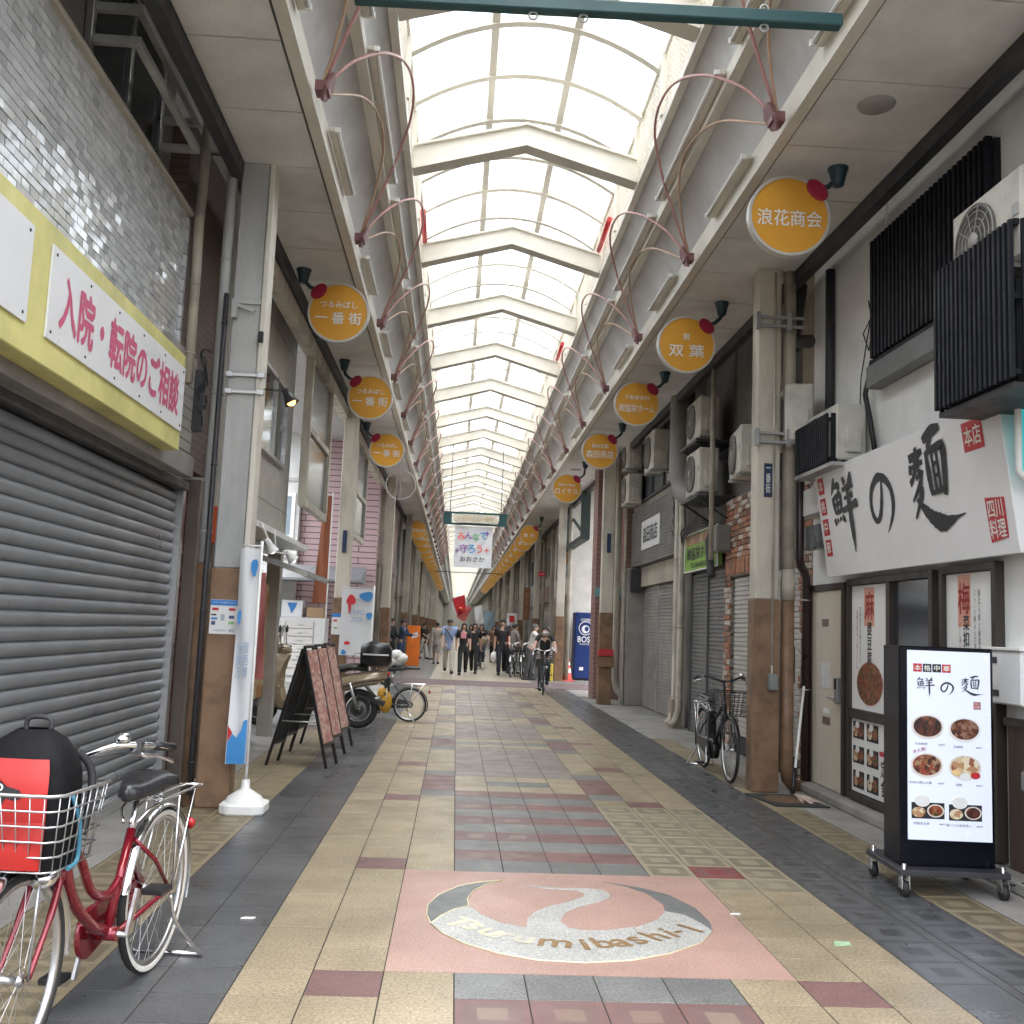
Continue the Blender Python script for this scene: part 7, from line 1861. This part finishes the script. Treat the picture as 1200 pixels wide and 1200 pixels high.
person('person in a white shirt and grey trousers leaning over the parked bicycles', (1.52, 29.2, 0), 1.35, 1.68, clothes('white', (.62, .60, .56)), clothes('dark_grey', (.06, .06, .06)), lean=.22, larm=.8, rarm=.9, lel=.3, rel=.3, lleg=.05, rleg=-.1, hair=mat('grey_hair', (.12, .11, .10), .6))
person('person in a grey shirt standing behind the parked bicycles', (1.25, 32.6, 0), 1.9, 1.66, clothes('grey', (.34, .32, .29)), clothes('dark_grey', (.06, .06, .06)), larm=.5, rarm=.4)
person('person in a dark red top at the parked bicycles', (1.15, 34.4, 0), 2.4, 1.60, clothes('dark_red', (.22, .015, .03)), clothes('black', (.018, .018, .02)))
person('person in a navy jacket and cap reading a sheet by the orange sign', (-2.35, 32.0, 0), R_(75), 1.66, clothes('navy', (.03, .055, .11)), clothes('denim', (.05, .08, .16)), hat=mat('navy_cap', (.02, .025, .04), .7), sleeve=1, larm=.6, rarm=.7, lel=1.0, rel=.9, lleg=.05, rleg=-.05, lean=.08)
b = MB(); b.prism([(-.13, -.09), (.13, -.09), (.13, .09), (-.13, .09)], (-1.93, 31.9, 1.12), V((.7, .5, .3)), V((0, -.3, .9)), (0, .003, 0)); tag(b.build('paper_sheet', PAPER), 'white leaflet held by the person in the navy jacket', 'leaflet')
person('person in black with a backpack standing behind the navy jacket', (-2.72, 32.8, 0), R_(70), 1.68, clothes('black', (.018, .018, .02)), clothes('black', (.018, .018, .02)), sleeve=1, larm=.3, rarm=.3, lel=.8, rel=.8)
person('person in a black top and white skirt far along the shutter side', (-2.0, 43.5, 0), R_(60), 1.58, clothes('black', (.018, .018, .02)), clothes('white', (.62, .60, .56)), larm=.4, rarm=.4, lel=.8, rel=.8)
person('small person dressed in white beside the far shutters', (-1.65, 42.8, 0), R_(-40), 1.30, clothes('white', (.62, .60, .56)), clothes('white', (.62, .60, .56)))
person('person in grey walking away with a dark bag in the far arcade', (-1.35, 38.5, 0), PI, 1.62, clothes('grey', (.34, .32, .29)), clothes('grey', (.34, .32, .29)), short=True)
person('person in teal walking behind the group in the far arcade', (-.05, 40.0, 0), .1, 1.6, clothes('teal', (.08, .16, .16)), clothes('teal', (.08, .16, .16)), hairlen=.1)
person('person in a brown coat walking in the far arcade', (.95, 42.0, 0), .0, 1.62, clothes('brown', (.18, .10, .06)), clothes('black', (.018, .018, .02)), hairlen=.1)
def rider(lab, loc, rz, blab, fm, shirt, trous, bask, **kw):
    bicycle(blab, loc, rz - PI / 2, fm, R=.32, style='step', basket=bask, rack=True, fend=BLACK, ns=20, stand='side')
    c = M.Translation(V(loc)) @ M.Rotation(rz, 4, 'Z')
    p = c @ V((0, .27, 0))
    return person(lab, tuple(p), rz, kw.pop('H', 1.60), shirt, trous, lleg=1.15, rleg=.55, lknee=1.2, rknee=.75, larm=.75, rarm=.75, lel=.35, rel=.35, lean=.10, sit=-.02, aspread=.25, **kw)
rider('person riding in a white face mask with a grey cardigan over black clothes', (1.42, 23.3, 0), -.10, 'black city bicycle ridden by the person in a white mask', mat('black_paint', (.015, .015, .017), .3), clothes('black', (.018, .018, .02)), clothes('black', (.018, .018, .02)), 'black', mask=True, jacket=clothes('cardigan', (.40, .38, .36)), sleeve=.4, hairlen=.02, H=1.58)
rider('person in dark clothes riding a bicycle with a pale bag in front', (.28, 36.3, 0), .0, 'dark bicycle ridden towards the crossing with a bag in front', mat('black_paint', (.015, .015, .017), .3), clothes('black', (.018, .018, .02)), clothes('navy', (.03, .055, .11)), 'black', hairlen=.1)
b = MB(); b.ball((.28, 35.5, .98), .20, .15, .16, 12, 8); tag(b.build('front_bag', mat('khaki_bag', (.30, .25, .17), .7, var=.15)), 'khaki bag filling the basket of the far bicycle', 'bag')
for k, (x, y, a) in enumerate(((1.15, 30.9, -1.75), (1.45, 31.2, -1.7), (1.75, 31.4, -1.75))):
    bicycle('parked city bicycle beside the person in the white shirt', (x, y, 0), a, mat('black_paint', (.015, .015, .017), .3), style='step', basket='black', rack=True, fend=ALU, ns=16, stand='side', grp='bicycles parked past the crossing')
wm_ = MB(); wm_.box(2.02, 2.18, 28.9, 29.1, .0, .5)
tag(wm_.build('yellow_bin', mat('bin_yellow', (.6, .45, .05), .5), None, .02), 'small yellow bin beside the cream pillar by the traffic cone', 'bin')
